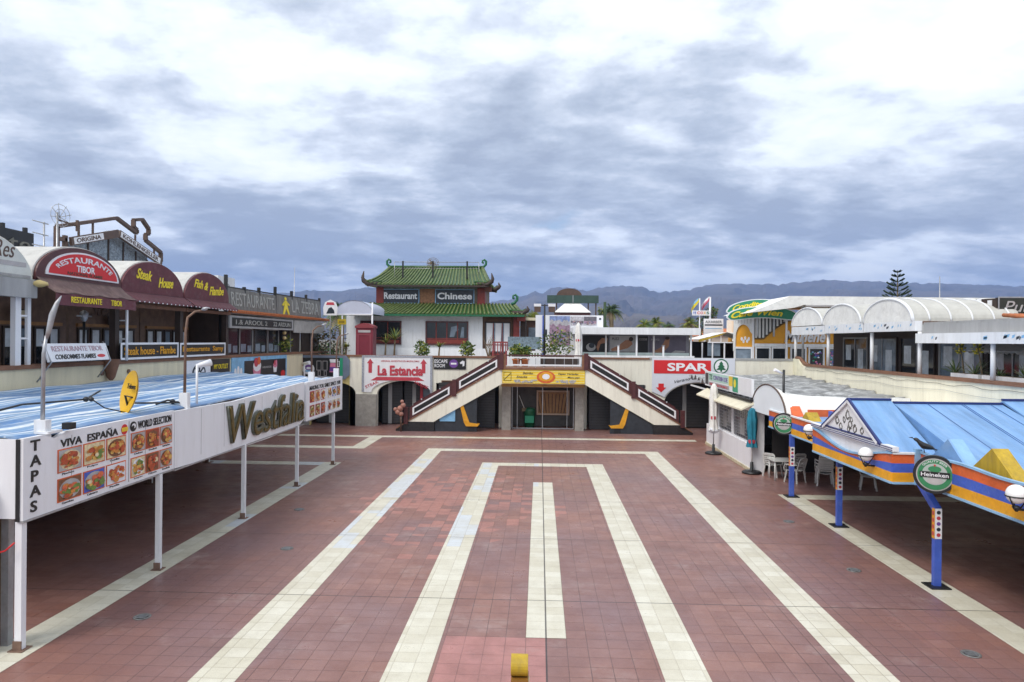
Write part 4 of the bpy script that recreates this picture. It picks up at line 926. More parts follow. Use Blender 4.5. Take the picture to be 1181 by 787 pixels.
text('lettering', 'HOUSE', redp, sg, f, 2.98, 2.47, .82, .17, .061, .01, .012, 0, None, 3, -24)
m = MB(redp)
for a in (.42, 3.5): m.poly(f, [(a-.10,3.05),(a+.10,3.05),(a+.10,3.6),(a+.19,3.6),(a,3.86),(a-.19,3.6),(a-.10,3.6)], .061, .075)
m.poly(f, [(.45,2.62),(3.55,2.62),(3.2,2.82),(.8,2.82)], .061, .075); m.build('arrow_mark', sg)
sg = thing('escape_room_sign', 'small black sign with white words Escape Room and a purple disc', 'sign', (-5.1, YF, 3.3))
f = FS(-6.05, 3.30, YF); m = MB(black); m.rect(f, 0, 0, 1.85, .64, .004, .05); m.m(purple); m.ell(f, 1.15, .32, .25, .24, .051, .06); m.m(white2); m.rect(f, .99, .27, 1.31, .37, .061, .066); m.poly(f, [(1.5,.38),(1.66,.5),(1.78,.45),(1.76,.2),(1.66,.16),(1.66,.32),(1.54,.3)], .051, .06); m.build('panel', sg)
text('lettering', 'ESCAPE', white2, sg, f, .05, .35, .75, .2, .051, .01, .012); text('lettering', 'ROOM', white2, sg, f, .05, .1, .6, .2, .051, .01, .012)
sg = thing('supermarket_sign', 'large pale supermarket sign with red name bar and green fir tree disc over an arch', 'sign', (8.7, YF, 2))
f = FS(6.35, 0, YF)
pts = [(0, 2.15), (0, 4.07), (4.62, 4.07), (4.62, 1.6)]+[(2.62+1.98*math.cos(math.pi*i/24), 1.55+1.16*math.sin(math.pi*i/24)) for i in range(25) if 2.62+1.98*math.cos(math.pi*i/24) > .7]
m = MB(M('pale_lilac_panel', (.66, .68, .75), .4, .05, 1.5)); m.poly(f, pts, .004, .06); m.build('panel', sg)
m = MB(red); m.rect(f, .1, 3.19, 3.28, 3.94, .061, .075); m.build('red_bar', sg)
text('lettering', 'SPAR', white2, sg, f, .85, 3.33, 2.3, .46, .076, .015, .03)
fx, fz = 3.85, 3.62
m = MB(greend); m.ell(f, fx, fz, .42, .42, .061, .07, 28); m.m(white2); m.ell(f, fx, fz, .35, .35, .071, .076, 28); m.m(greend)
m.poly(f, [(fx,fz+.30),(fx+.13,fz+.12),(fx+.07,fz+.12),(fx+.2,fz-.04),(fx+.12,fz-.04),(fx+.28,fz-.2),(fx+.05,fz-.2),(fx+.05,fz-.30),(fx-.05,fz-.30),(fx-.05,fz-.2),(fx-.28,fz-.2),(fx-.12,fz-.04),(fx-.2,fz-.04),(fx-.07,fz+.12),(fx-.13,fz+.12)], .077, .083); m.build('fir_tree_emblem', sg)
text('lettering', 'Verano en Gran', slate, sg, f, 0, 0, 1, 1, .061, .01, .0, .3, lambda a, q: (1.25+2.0*a, 2.82+.17*q+.28*(a-.5)*.9-.25*(a-.5)**2+.07*a))
m = MB(red); m.poly(f, [(.36,2.62),(.66,2.62),(.66,2.4),(.80,2.4),(.51,2.12),(.22,2.4),(.36,2.4)], .061, .075); m.build('arrow_mark', sg)
t = thing('wall_mural', 'black mural panel with cup, glasses and pitcher in a grey chamfered frame', 'poster', (-12.4, YF, 2.65))
f = FS(-14.0, 2.66, YF)
m = MB(M('blue_grey_frame', (.16, .20, .27), .5, .2, 2)); m.poly(f, [(.15, 0), (2.85, 0), (3.1, .25), (3.1, 1.12), (2.9, 1.36), (.15, 1.36), (0, 1.2), (0, .2)], .01, .10); m.build('frame', t)
m = MB(black); m.rect(f, .22, .16, 2.72, 1.22, .101, .11); m.m(redp); m.rect(f, .22, .16, .40, 1.22, .111, .115); m.m(green); m.rect(f, 2.55, .16, 2.72, 1.22, .111, .115); m.m(white2); m.rect(f, .3, .08, 2.65, .14, .101, .13); m.build('black_ground', t)
m = MB(white2); m.ell(f, .72, .58, .36, .32, .116, .122, 20); m.m(purple); m.ell(f, .74, .66, .22, .16, .123, .128); m.m(white2); m.ell(f, .74, .62, .13, .07, .129, .132); m.m(lblue); m.ell(f, .7, .46, .2, .06, .123, .126); m.build('painted_cup', t)
m = MB(paleg)
for a in (1.2, 1.55): m.frame(f, a, .5, a+.28, 1.05, .03, .111, .118); m.frame(f, a+.08, .18, a+.24, .48, .03, .111, .118)
m.build('painted_glass', t)
m = MB(white2); m.poly(f, [(2.0,.95),(2.4,.95),(2.45,1.15),(1.95,1.15)], .116, .12); m.m(pink); m.poly(f, [(2.0,.93),(2.4,.93),(2.5,.4),(1.95,.4)], .116, .12); m.m(purple); m.poly(f, [(1.98,.7),(2.42,.7),(2.47,.45),(1.96,.45)], .121, .125); m.m(white2); m.frame(f, 2.42, .7, 2.54, 1.05, .03, .121, .126); m.build('painted_pitcher', t)
t = thing('street_lamp', 'white wall spotlight in front of the black mural at the rear left corner', 'lamp', (-13.6, 39.5, 2.4))
m = MB(white2); m.tube([(-13.45, 39.55, 2.4), (-13.45, 39.5, 3.6)], .05); m.build('pole', t)
m = MB(white2); m.tube([(-13.5, 39.4, 3.55), (-13.05, 39.2, 3.62)], [.06, .1], 10); m.build('lamp_head', t)

# ================================================================== CHINESE RESTAURANT
cr_ = thing('pagoda_restaurant', 'white restaurant with red framed windows and two tiers of green pagoda roof', 'restaurant', (-7.3, 48, 3.45))
m = MB(white); m.box(-12.85, 46, 3.45, -3.78, 54, 6.72); m.build('wall', cr_)
def win(x0, x1, z0, z1, nm, parent, panes=4, cur=False, y=46, door=False):
    f = FS(x0, z0, y); wd = x1-x0; h = z1-z0
    m = MB(maroon if not cur else darkw); m.frame(f, 0, 0, wd, h, .09, .004, .10); o = m.build(nm, parent)
    m = MB(glass if not cur else glassb); m.rect(f, .091, .091, wd-.091, h-.091, .004, .02); m.build('pane', o)
    m = MB(redw)
    for i in range(1, panes): m.rect(f, wd*i/panes-.03, .092, wd*i/panes+.03, h-.092, .021, .06)
    m.rect(f, .092, h*.26, wd-.092, h*.26+.05, .061, .07); m.build('bars', o)
    return f, o
f, o = win(-7.55, -4.72, 4.62, 6.2, 'window', cr_); m = MB(redw); m.rect(f, .1, .1, 2.73, .38, .0205, .05); m.build('lower_panel', o)
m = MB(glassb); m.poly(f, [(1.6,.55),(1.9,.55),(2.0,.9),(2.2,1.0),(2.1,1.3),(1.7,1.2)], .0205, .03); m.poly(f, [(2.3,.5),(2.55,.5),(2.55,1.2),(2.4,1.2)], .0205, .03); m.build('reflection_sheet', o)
f, o = win(-11.9, -9.16, 4.64, 6.2, 'window', cr_, 3); m = MB(redw); m.rect(f, .1, .1, 2.6, .3, .0205, .05); m.build('lower_panel', o)
m = MB(M('brown_panel', (.16, .085, .05), .6, .3, 3)); m.box(-3.77, 46.1, 3.45, -1.8, 54, 6.6); m.build('side_bay', cr_)
f, o = win(-3.65, -1.9, 4.1, 6.2, 'window', cr_, 3, True, 46.1)
m = MB(white2)
for i in range(3): m.poly(f, [(.13+.58*i, .15), (.13+.58*i, 2.0), (.56+.58*i, 2.0), (.5+.58*i, .9), (.56+.58*i, .15)], .0205, .035)
m.build('curtain', o)
m = MB(redw); m.box(-1.75, 46.0, 3.45, -1.35, 46.4, 6.55); m.build('pillar', cr_)
m = MB(darkw); m.box(-1.3, 46.4, 3.45, -.95, 52, 6.4); m.build('side_wall', cr_)
rg = M('green_roof_tile', (.020, .085, .016), .4, .4, 3, dirt=.5, dirtcol=(.09, .10, .03)); rg2 = M('yellow_green_roof_tile', (.125, .165, .052), .5, .5, 3, dirt=.65, dirtcol=(.05, .09, .025))
def tiled(mb, x0, x1, xr0, xr1, y0, z0, y1, z1, n, curve=.35, lift=0):
    # sheet between eave (x0..x1 at y0, z0) and ridge (xr0..xr1 at y1, z1), with rounded ribs
    def P_(a, c):
        xa = x0+(x1-x0)*a; xb = xr0+(xr1-xr0)*a; k = c
        z = z0+(z1-z0)*(k**(1+curve)); e = abs(2*a-1)
        return Vector((xa+(xb-xa)*k, y0+(y1-y0)*k, z+lift*(max(0, e-.72)/.28)**2*(1-k)))
    mb.m(rg); mb.grid(P_, 40, 8)
    for i in range(n):
        a = (i+.5)/n; mb.m(rg2); mb.tube([P_(a, c/6)+Vector((0, 0, .03)) for c in range(7)], .5*(x1-x0)/n*.52, 6)
m = MB(); tiled(m, -12.9, -1.0, -11.6, -1.75, 45.15, 6.62, 47.2, 7.42, 44, .1); m.build('lower_roof', cr_)
m = MB(greend); m.box(-12.9, 45.12, 6.50, -1.0, 45.3, 6.62); m.build('eaves_board', cr_)
m = MB(); 
def sidetile(mb, x0, y0, y1, xr, z0, z1, n, yr0, yr1):
    def P_(a, c):
        ya = y0+(y1-y0)*a; yb = yr0+(yr1-yr0)*a; return Vector((x0+(xr-x0)*c, ya+(yb-ya)*c, z0+(z1-z0)*c**1.2))
    mb.m(rg); mb.grid(P_, 8, 8, x0 > xr)
    for i in range(n): mb.m(rg2); mb.tube([P_((i+.5)/n, c/5)+Vector((0, 0, .03)) for c in range(6)], .09, 6)
sidetile(m, -1.0, 45.15, 53, -1.75, 6.62, 7.42, 26, 47.2, 53); m.build('lower_roof', cr_)
m = MB(M('grey_brown_panel', (.20, .15, .11), .7, .35, 3)); m.box(-11.1, 47.2, 7.0, -3.85, 53, 8.62); m.build('upper_storey', cr_)
for x in (-11.05, -4.15): m = MB(redw); m.box(x-.08, 47.08, 7.1, x+.42, 47.5, 8.5); m.build('pillar', cr_)
m = MB(redw); m.box(-3.83, 47.5, 7.1, -3.75, 48.6, 8.5); m.build('side_shutter', cr_)
for (x0, x1, s) in ((-10.72, -8.22, 'Restaurant'), (-7.08, -4.48, 'Chinese')):
    f = FS(x0, 7.45, 47.2); m = MB(slate); m.rect(f, 0, 0, x1-x0, .92, .004, .07); m.m(bluetrim); m.frame(f, -.03, -.03, x1-x0+.03, .95, .045, .071, .085); sb = m.build('name_board', cr_)
    text('lettering', s, white2, sb, f, .12, .26, x1-x0-.24, .46, .071, .02, .03)
m = MB(M('brick_print', (.30, .15, .08), .8, .4, 8)); m.rect(FS(-8.15, 7.35, 47.2), 0, 0, 1.0, 1.1, .004, .03); m.build('brick_panel', cr_)
m = MB(M('painted_frieze', (.20, .24, .20), .6, .6, 9)); m.rect(FS(-10.9, 8.42, 47.2), 0, 0, 6.8, .2, .004, .05); m.build('frieze', cr_)
m = MB(); tiled(m, -11.7, -3.35, -10.62, -4.05, 46.35, 8.62, 49.2, 10.05, 34, .25, .28); m.build('upper_roof', cr_); m = MB()
tiled(m, -11.7, -3.35, -10.62, -4.05, 53.4, 8.62, 49.25, 10.05, 34, .25, .28); m.build('upper_roof', cr_)
m = MB(); sidetile(m, -3.35, 46.4, 53.3, -4.05, 8.62, 10.03, 26, 49.0, 49.5); m.build('upper_roof', cr_); m = MB(); sidetile(m, -11.7, 46.4, 53.3, -10.62, 8.62, 10.03, 26, 49.0, 49.5); m.build('upper_roof', cr_)
m = MB(darkw); m.box(-11.6, 46.36, 8.5, -3.45, 46.5, 8.62); m.build('eaves_board', cr_)
m = MB(rg); m.tube([(-10.75, 49.2, 10.1), (-4.0, 49.2, 10.1)], .11, 8); m.build('ridge', cr_)
def curl(x, y, z, s, sx): return [(x, y, z), (x+sx*.25*s, y, z+.10*s), (x+sx*.48*s, y, z+.34*s), (x+sx*.50*s, y, z+.62*s), (x+sx*.34*s, y, z+.78*s), (x+sx*.16*s, y, z+.70*s), (x+sx*.14*s, y, z+.52*s), (x+sx*.28*s, y, z+.48*s)]
for (x, y, z, s, sx) in ((-10.5, 49.2, 10.05, .75, -1), (-4.2, 49.2, 10.05, .75, 1), (-1.9, 46.0, 7.35, .8, 1)):
    m = MB(greend); m.tube(curl(x, y, z, s, sx), [.12*s, .12*s, .12*s, .11*s, .10*s, .09*s, .09*s, .10*s], 8); m.build('ridge_scroll', cr_)
for (x, y, z, sx, h) in ((-11.55, 46.45, 8.68, -1, .85), (-3.5, 46.45, 8.68, 1, .75), (-3.1, 47.6, 8.4, 1, .5), (-1.1, 45.4, 6.75, 1, .45)):
    m = MB(darkw); m.tube([(x-sx*.7, y+.1, z+.04), (x, y, z-.02), (x+sx*.28, y-.05, z+.2), (x+sx*.34, y-.05, z+.5*h), (x+sx*.26, y-.05, z+h)], [.12, .15, .15, .11, .03], 8); m.m(rg); m.tube([(x-sx*.9, y+.25, z+.18), (x, y+.05, z+.14), (x+sx*.2, y, z+.3)], [.08, .09, .05], 6); m.build('upturned_corner', cr_)
m = MB(M('dark_red_corner', (.16, .06, .04), .6, .3, 4)); m.box(-3.74, 46.9, 8.25, -3.3, 47.6, 8.6); m.build('corner_bracket', cr_)
m = MB(redw); m.box(-1.5, 45.4, 6.25, -.95, 46.3, 6.6); m.build('corner_bracket', cr_)
t = thing('roof_railing', 'thin steel railing with a round dragon emblem on the green pagoda ridge', 'railing', (-7.2, 47.6, 9.2))
m = MB(steel)
for z in (9.85, 10.28): m.tube([(-10.0, 47.6, z), (-4.2, 47.6, z)], .022, 6)
for x in (-10.0, -4.2): m.tube([(x, 47.6, 9.2), (x, 47.6, 10.28)], .022, 6)
m.build('rail', t)
for x in (-9.42, -7.35, -5.0): m = MB(black); m.box(x-.05, 47.55, 9.0, x+.05, 47.65, 10.35); m.build('post', t)
m = MB(drystem); r_ = random.Random(2)
for i in range(34):
    a = r_.uniform(0, 6.28); d = r_.uniform(.1, .42); m.tube([(-7.35, 47.58, 10.2), (-7.35+d*math.cos(a), 47.58, 10.2+d*math.sin(a)*.9)], .016, 4)
for d in (.2, .32, .42): m.tube([(-7.35+d*math.cos(R(i*30)), 47.57, 10.2+d*.9*math.sin(R(i*30))) for i in range(13)], .014, 4)
m.build('emblem', t)
# --- in front of it
t = thing('phone_booth', 'closed dark red telephone booth at the terrace edge beside the white restaurant', 'phone booth', (-10.3, 41, 3.45))
m = MB(M('booth_red', (.20, .022, .040), .5, .2, 2)); m.box(-10.78, 40.6, 3.45, -9.78, 41.5, 5.62); m.build('cabinet', t)
m = MB(M('booth_red', (.24, .04, .05), .5, .2, 2)); f = FS(-10.78, 5.62, 40.58); m.poly(f, [(-.05, 0), (1.05, 0), (1.05, .12), (.75, .26), (.5, .30), (.25, .26), (-.05, .12)], -.94, .04); m.build('domed_top', t)
m = MB(M('booth_panel', (.26, .05, .07), .5)); f = FS(-10.78, 3.5, 40.6); m.frame(f, .1, .05, .9, 1.78, .08, .002, .02); m.m(paleg); m.rect(f, .14, 1.86, .86, 2.0, .002, .02); m.build('door', t)
t = thing('barrel_awning', 'pale lilac rounded awning on two thin white posts left of the pagoda restaurant', 'awning', (-11.3, 42.5, 3.45))
m = MB(M('lilac_canvas', (.50, .53, .64), .6, .1, 1.5)); f = FS(-11.28, 6.5, 42)
m.poly(f, [(1.14*math.cos(math.pi*i/20), .80*math.sin(math.pi*i/20)) for i in range(21)], -.03, .0)
for i in range(20):
    a0, a1 = math.pi*i/20, math.pi*(i+1)/20; q0 = (-11.28-1.16*math.cos(a0), .82*math.sin(a0)+6.5); q1 = (-11.28-1.16*math.cos(a1), .82*math.sin(a1)+6.5)
    m.add([(q0[0], 41.97, q0[1]), (q1[0], 41.97, q1[1]), (q1[0], 45.9, q1[1]), (q0[0], 45.9, q0[1])], [(0, 1, 2, 3)])
m.build('canvas', t)
m = MB(white2); m.box(-12.44, 41.96, 6.42, -10.12, 42.05, 6.5); m.build('front_bar', t)
m = MB(white2); m.tube([(-12.0, 42.02, 3.45), (-12.0, 42.02, 6.42)], .05); m.build('post', t)
m = MB(white2); m.tube([(-10.16, 42.02, 3.45), (-10.16, 42.02, 7.2)], .05); m.build('post', t)
m = MB(yellow); m.rect(FS(-12.25, 5.85, 41.95), 0, 0, .5, .32, 0, .03); m.m(mustard); m.rect(FS(-12.25, 5.85, 41.95), .08, .1, .42, .22, .031, .036); m.build('small_sign', t)
sg = thing('oval_sign', 'rounded white sign with a red and dark emblem beside the lilac awning', 'sign', (-12.55, 41, 6.35))
f = FS(-12.95, 6.38, 41.4); m = MB(white2); m.poly(f, [(0,0),(.8,0),(.84,.45),(.72,.78),(.4,.94),(.08,.78),(-.04,.45)], -.06, 0); m.build('panel', sg)
m = MB(redp); m.poly(f, [(.14,.62),(.66,.62),(.6,.78),(.2,.78)], .001, .01); m.m(slate); m.poly(f, [(.16,.1),(.66,.12),(.62,.32),(.46,.5),(.3,.42),(.24,.28)], .001, .01); m.build('emblem', sg)
m = MB(steel); m.box(-12.58, 41.41, 3.45, -12.52, 41.46, 6.4); m.build('post', sg)
# ================================================================== PLANTS AND SMALL THINGS ON THE REAR TERRACE
def blades(mb, c, n, ln, wd, seed, up=.9, mats=(leafg, leafy), droop=.5):
    r = random.Random(seed); c = Vector(c)
    for i in range(n):
        a = r.uniform(0, 6.283); el = r.uniform(.25, 1.0)*up; L_ = ln*r.uniform(.6, 1.1); d = Vector((math.cos(a), math.sin(a), 0)); s = Vector((-d.y, d.x, 0))
        mb.m(r.choice(mats)); pts = []
        for k in range(5):
            q = k/4; p = c+d*(L_*q*math.cos(el*1.45)*(1+.2*q))+Vector((0, 0, L_*(q*math.sin(el*1.45)-droop*.45*q*q))); w_ = wd*(1-q)**.7*(.5+1.2*q if q < .5 else 1); pts += [p-s*w_, p+s*w_]
        mb.add(pts, [(2*k, 2*k+1, 2*k+3, 2*k+2) for k in range(4)])
def leafcloud(mb, c, rx, ry, rz, n, size, seed, mats):
    r = random.Random(seed); c = Vector(c)
    for i in range(n):
        while True:
            v = Vector((r.uniform(-1, 1), r.uniform(-1, 1), r.uniform(-1, 1)))
            if .25 < v.length < 1: break
        p = c+Vector((v.x*rx, v.y*ry, v.z*rz)); a = Vector((r.gauss(0, 1), r.gauss(0, 1), r.gauss(0, .7))).normalized(); s = a.cross(Vector((r.gauss(0, 1), r.gauss(0, 1), r.gauss(0, 1)))).normalized()
        z = size*r.uniform(.6, 1.3); mb.m(r.choice(mats)); mb.add([p, p+a*z*.5+s*z*.28, p+a*z, p+a*z*.5-s*z*.28], [(0, 1, 2, 3)])
def potplant(x, y, h, label, kind, seed, z=3.45, grp='potted plants along the rear terrace edge'):
    t = thing('potted_plant', label, 'plant', (x, y, z), grp)
    m = MB(terra); m.lathe((x, y, z), [(.01, 0), (.17, 0), (.23, .38), (.26, .4), (.26, .46), (.2, .46), (.01, .42)], 14); m.build('pot', t)
    if kind == 'bush': m = MB(); leafcloud(m, (x, y, z+.5+h*.45), h*.42, h*.42, h*.5, 260, .20, seed, (leafg, leafy, leafg)); m.build('foliage', t)
    if kind == 'yucca':
        m = MB(drystem); m.tube([(x, y, z+.4), (x+.05, y, z+.45+h*.5)], [.06, .045]); m.build('trunk', t)
        m = MB(); blades(m, (x+.05, y, z+.45+h*.5), 46, h*.5, .035, seed); m.build('foliage', t)
    if kind == 'dry':
        m = MB(drystem); r = random.Random(seed)
        for i in range(14): m.tube([(x, y, z+.4), (x+r.uniform(-.2, .2), y, z+.5+h*.4), (x+r.uniform(-.45, .45), y+r.uniform(-.2, .2), z+.5+h*r.uniform(.7, 1))], [.02, .014, .006], 5)
        m.build('stems', t)
    return t
potplant(-8.7, 41.5, 2.1, 'tall palm like potted plant directly right of the red phone booth', 'yucca', 1)
potplant(-9.2, 41.3, 1.7, 'yellowish potted yucca half hidden beside the red phone booth', 'yucca', 2)
potplant(-6.95, 41, 1.0, 'small leafy potted plant between the phone booth and the middle red window', 'bush', 3)
potplant(-5.95, 41, 1.25, 'spiky potted plant with brown stem in front of the white restaurant wall', 'yucca', 4)
potplant(-4.25, 40.8, 1.0, 'bright green bushy potted plant below the middle red window', 'bush', 5)
potplant(-3.0, 41, 1.35, 'bare twiggy potted plant left of the red bench', 'dry', 6)
potplant(-.85, 40.7, .75, 'low yellow green potted bush beside the left end of the balcony rail', 'bush', 7)
potplant(-1.35, 40.6, .85, 'low green potted bush in front of the white planter bench', 'bush', 8)
potplant(.5, 42.3, 1.5, 'leafy pale green potted shrub behind the left half of the balcony rail', 'bush', 9)
potplant(1.3, 42.6, 1.9, 'dense dark green potted shrub behind the right half of the balcony rail', 'bush', 10)
potplant(-11.55, 41.2, 1.1, 'sparse green plant in front of the white wall left of the phone booth', 'yucca', 12)
t = thing('climbing_shrub', 'loose green shrub on the terrace between the dark bar and the lilac awning', 'plant', (-13.2, 43.2, 3.4))
m = MB(); leafcloud(m, (-13.2, 43.3, 4.55), 1.25, .5, 1.05, 520, .2, 21, (leafg, drystem, leafd, drystem)); m.build('foliage', t)
m = MB(drystem)
for i in range(7): m.tube([(-13.9+.25*i, 43.3, 3.4), (-13.95+.27*i, 43.3, 5.0)], [.03, .01], 5)
m.build('stems', t)
t = thing('climbing_shrub', 'bright leafy plant between dark window panels of the bar', 'plant', (-13.9, 37.6, 4.0))
m = MB(); leafcloud(m, (-13.85, 37.6, 4.6), .25, .6, .5, 150, .17, 22, (leafy, leafg)); m.build('foliage', t)
m = MB(coping); m.box(-14.1, 37.2, 3.4, -13.66, 38.0, 4.2); m.build('planter', t)
def bench(x0, x1, y, label, mat, h=1.35):
    t = thing('bench', label, 'bench', ((x0+x1)/2, y, 3.45)); wd = x1-x0
    m = MB(mat); m.box(x0, y-.35, 3.9, x1, y+.3, 4.0); m.build('seat', t)
    m = MB(mat); f = FS(x0, 4.05, y+.3); m.frame(f, 0, 0, wd, h-.6, .09, -.06, 0)
    n = int(wd/.16)
    for i in range(1, n): m.rect(f, wd*i/n-.03, .09, wd*i/n+.03, h-.69, -.05, -.01)
    m.build('backrest', t)
    for x in (x0+.08, x1-.08):
        m = MB(mat); m.box(x-.06, y-.32, 3.45, x+.06, y-.2, 4.25); m.box(x-.06, y-.32, 4.25, x+.06, y+.3, 4.33); m.box(x-.06, y+.24, 3.45, x+.06, y+.36, 3.9); m.build('end_frame', t)
bench(-2.95, -1.95, 43.2, 'faded red slatted bench in front of the white restaurant', M('faded_bench_red', (.30, .06, .06), .6, .3, 3), 1.45)
t = thing('planter_bench', 'patterned blue grey bench back with white planter front at the top of the left stairs', 'bench', (-.9, 42.5, 3.45))
m = MB(M('blue_grey_pattern', (.16, .22, .27), .6, .6, 8, dirt=.5, dirtcol=(.5, .55, .55))); m.box(-1.95, 42.6, 4.45, .05, 42.75, 5.2); m.build('backrest', t)
m = MB(white); m.box(-1.95, 41.9, 3.45, .05, 42.55, 4.35); m.build('seat_box', t)
for i in range(12): pass
m = MB(leafg)
for i in range(11): m.rect(FS(-1.85+.17*i, 3.95, 41.9), 0, 0, .09, .28, .002, .01)
m.build('green_pattern', t)
t = thing('low_wall', 'low white planter wall under the windows of the white restaurant', 'wall', (-6.5, 45, 3.45))
m = MB(white); m.box(-9.2, 45.0, 3.45, -3.2, 45.3, 4.42); m.build('wall', t)
t = thing('planter', 'long dark brown planter box behind the balcony rail', 'planter', (.3, 41.9, 3.45))
m = MB(darkw); m.box(-1.9, 41.95, 3.45, 2.35, 42.6, 4.02); m.build('box', t)
m = MB(drystem); m.box(-1.85, 42.0, 4.02, 2.3, 42.55, 4.03); m.build('soil', t)
# --- double lamp
t = thing('street_lamp', 'dark double headed street lamp behind the balcony rail', 'lamp', (.27, 41.2, 3.45))
m = MB(black); m.tube([(.27, 41.2, 3.45), (.27, 41.2, 7.12)], [.075, .05], 10); m.build('pole', t)
m = MB(black); m.tube([(-.25, 41.2, 7.06), (.8, 41.2, 7.06)], .03); m.build('crossarm', t)
for sx in (-1, 1):
    m = MB(white2); x = .27+sx*.42; m.box(x-.21, 41.0, 6.98, x+.21, 41.4, 7.14); m.m(copper); m.box(x-.19, 41.02, 6.66, x+.19, 41.38, 6.975); m.build('lamp_head', t)
# --- side annex between restaurant and photo wall
t = thing('terrace_annex', 'small dark annex with flat cream roof between the pagoda and the photo wall', 'building', (-.4, 50, 3.45))
m = MB(M('annex_wall', (.14, .075, .055), .7, .4, 2)); m.box(-1.0, 50, 3.45, .15, 54, 6.4); m.build('wall', t)
m = MB(cream); m.box(-1.2, 49.7, 6.4, .3, 54, 6.6); m.build('roof', t)
m = MB(glassb); m.rect(FS(-.8, 4.6, 50), 0, 0, .7, 1.3, .004, .03); m.build('window', t)
# --- photo wall
b = thing('photo_wall', 'white kiosk wall covered with large blue and pink landscape photographs behind the balcony', 'building', (1.7, 46, 3.45))
m = MB(white2); m.box(-.28, 45, 3.45, 4.05, 48, 6.62); m.build('wall', b)
pc = [M('photo_print', c, .4, .5, 7) for c in ((.22, .28, .50), (.34, .22, .30), (.13, .12, .14), (.45, .43, .46), (.42, .25, .24), (.12, .13, .28))]
def photo(parent, f, wd, h, seed, bands, nm='photo_panel', c=.004):
    r = random.Random(seed); m = MB(bands[0]); m.rect(f, 0, 0, wd, h, c, c+.03); c += .031
    for k, (mt, q0, q1) in enumerate(bands[1:]):
        n = 14; pts = [(wd*i/n, h*(q1+r.uniform(-.05, .05))) for i in range(n+1)]+[(wd, h*q0), (0, h*q0)]
        m.m(mt); m.poly(f, pts, c+.004*k, c+.004*k+.003)
    for k in range(34):
        m.m(r.choice(pc)); m.ell(f, r.uniform(.12, .88)*wd, r.uniform(.08, .5)*h, wd*r.uniform(.02, .10), h*r.uniform(.015, .06), c+.02+.0004*k, c+.0203+.0004*k, 7)
    return m.build(nm, parent)
photo(b, FS(.62, 4.7, 45), 1.3, 1.86, 1, [pc[0], (pc[3], .62, .85), (pc[1], .3, .7), (pc[2], .0, .42), (pc[1], 0, .3)])
photo(b, FS(1.97, 5.98, 45), .82, .56, 2, [pc[3], (pc[2], 0, .5), (pc[3], 0, .25)]); photo(b, FS(2.82, 5.98, 45), .80, .56, 3, [pc[2], (pc[1], 0, .5), (pc[3], 0, .2)])
m = MB(slate); m.ell(FS(3.85, 6.4, 45), 0, 0, .07, .07, .002, .01); m.rect(FS(.36, 5.2, 45), 0, 0, .1, .5, .002, .01); m.build('small_mark', b)
m = MB(blue); m.box(.16, 44.9, 3.45, .24, 44.98, 6.6); m.build('corner_strip', b)
# --- pavilion behind with green band
b = thing('pavilion', 'pavilion with cream hipped canvas, long dark green band and dark dome behind the photo wall', 'building', (2.5, 55, 3.45))
m = MB(M('dark_green_band', (.035, .075, .062), .5, .3, 2)); m.box(.55, 55, 7.95, 4.58, 55.4, 8.55); m.m(steel); m.rect(FS(.55, 7.95, 55), 2.0, 0, 2.05, .6, .001, .02); m.build('band', b)
m = MB(fabricw); m.add([(1.1, 54.2, 7.18), (3.95, 54.2, 7.18), (3.95, 57.5, 7.18), (1.1, 57.5, 7.18), (1.95, 55.1, 7.94), (3.1, 55.1, 7.94), (3.1, 56.4, 7.94), (1.95, 56.4, 7.94)], [(0,1,5,4),(1,2,6,5),(2,3,7,6),(3,0,4,7),(4,5,6,7)]); m.build('canvas_roof', b)
m = MB(copper); m.poly(FS(2.3, 8.56, 55.6), [(1.0*math.cos(math.pi*i/20), .58*math.sin(math.pi*i/20)) for i in range(21)], -1.5, 0); m.build('dome', b)
m = MB(maroon); m.box(1.15, 54.3, 6.95, 3.9, 57.4, 7.17); m.build('fascia', b)
for x in (1.3, 2.52, 3.8, 4.4): m = MB(copper); m.box(x-.05, 55.4, 3.45, x+.05, 55.5, 8.0); m.build('post', b)
# --- massage hall with poster wall
b = thing('massage_hall', 'long low hall with white flat roof and dim posters of people lying down', 'shop', (5.9, 44, 3.45))
m = MB(white); m.box(2.0, 42.6, 5.40, 9.7, 49, 5.82); m.build('flat_roof', b)
m = MB(M('grey_lilac_wall', (.25, .24, .27), .6, .3, 2)); m.box(2.3, 44.0, 3.45, 9.3, 44.2, 5.4); m.build('wall', b)
for (a, nm) in ((2.5, 0), (5.86, 0), (9.15, 0), (4.0, 1), (6.9, 1)):
    m = MB(white2 if nm == 0 else paleg); m.box(a, 42.95, 3.45, a+.10, 43.05, 5.4); m.build('post', b)
m = MB(white); m.box(2.2, 42.9, 3.45, 9.4, 42.95, 4.12); m.build('parapet', b)
m = MB(M('glass_screen', (.30, .36, .36), .1, .2, 2)); m.box(2.6, 43.0, 4.13, 9.1, 43.02, 4.3); m.build('glass_screen', b)
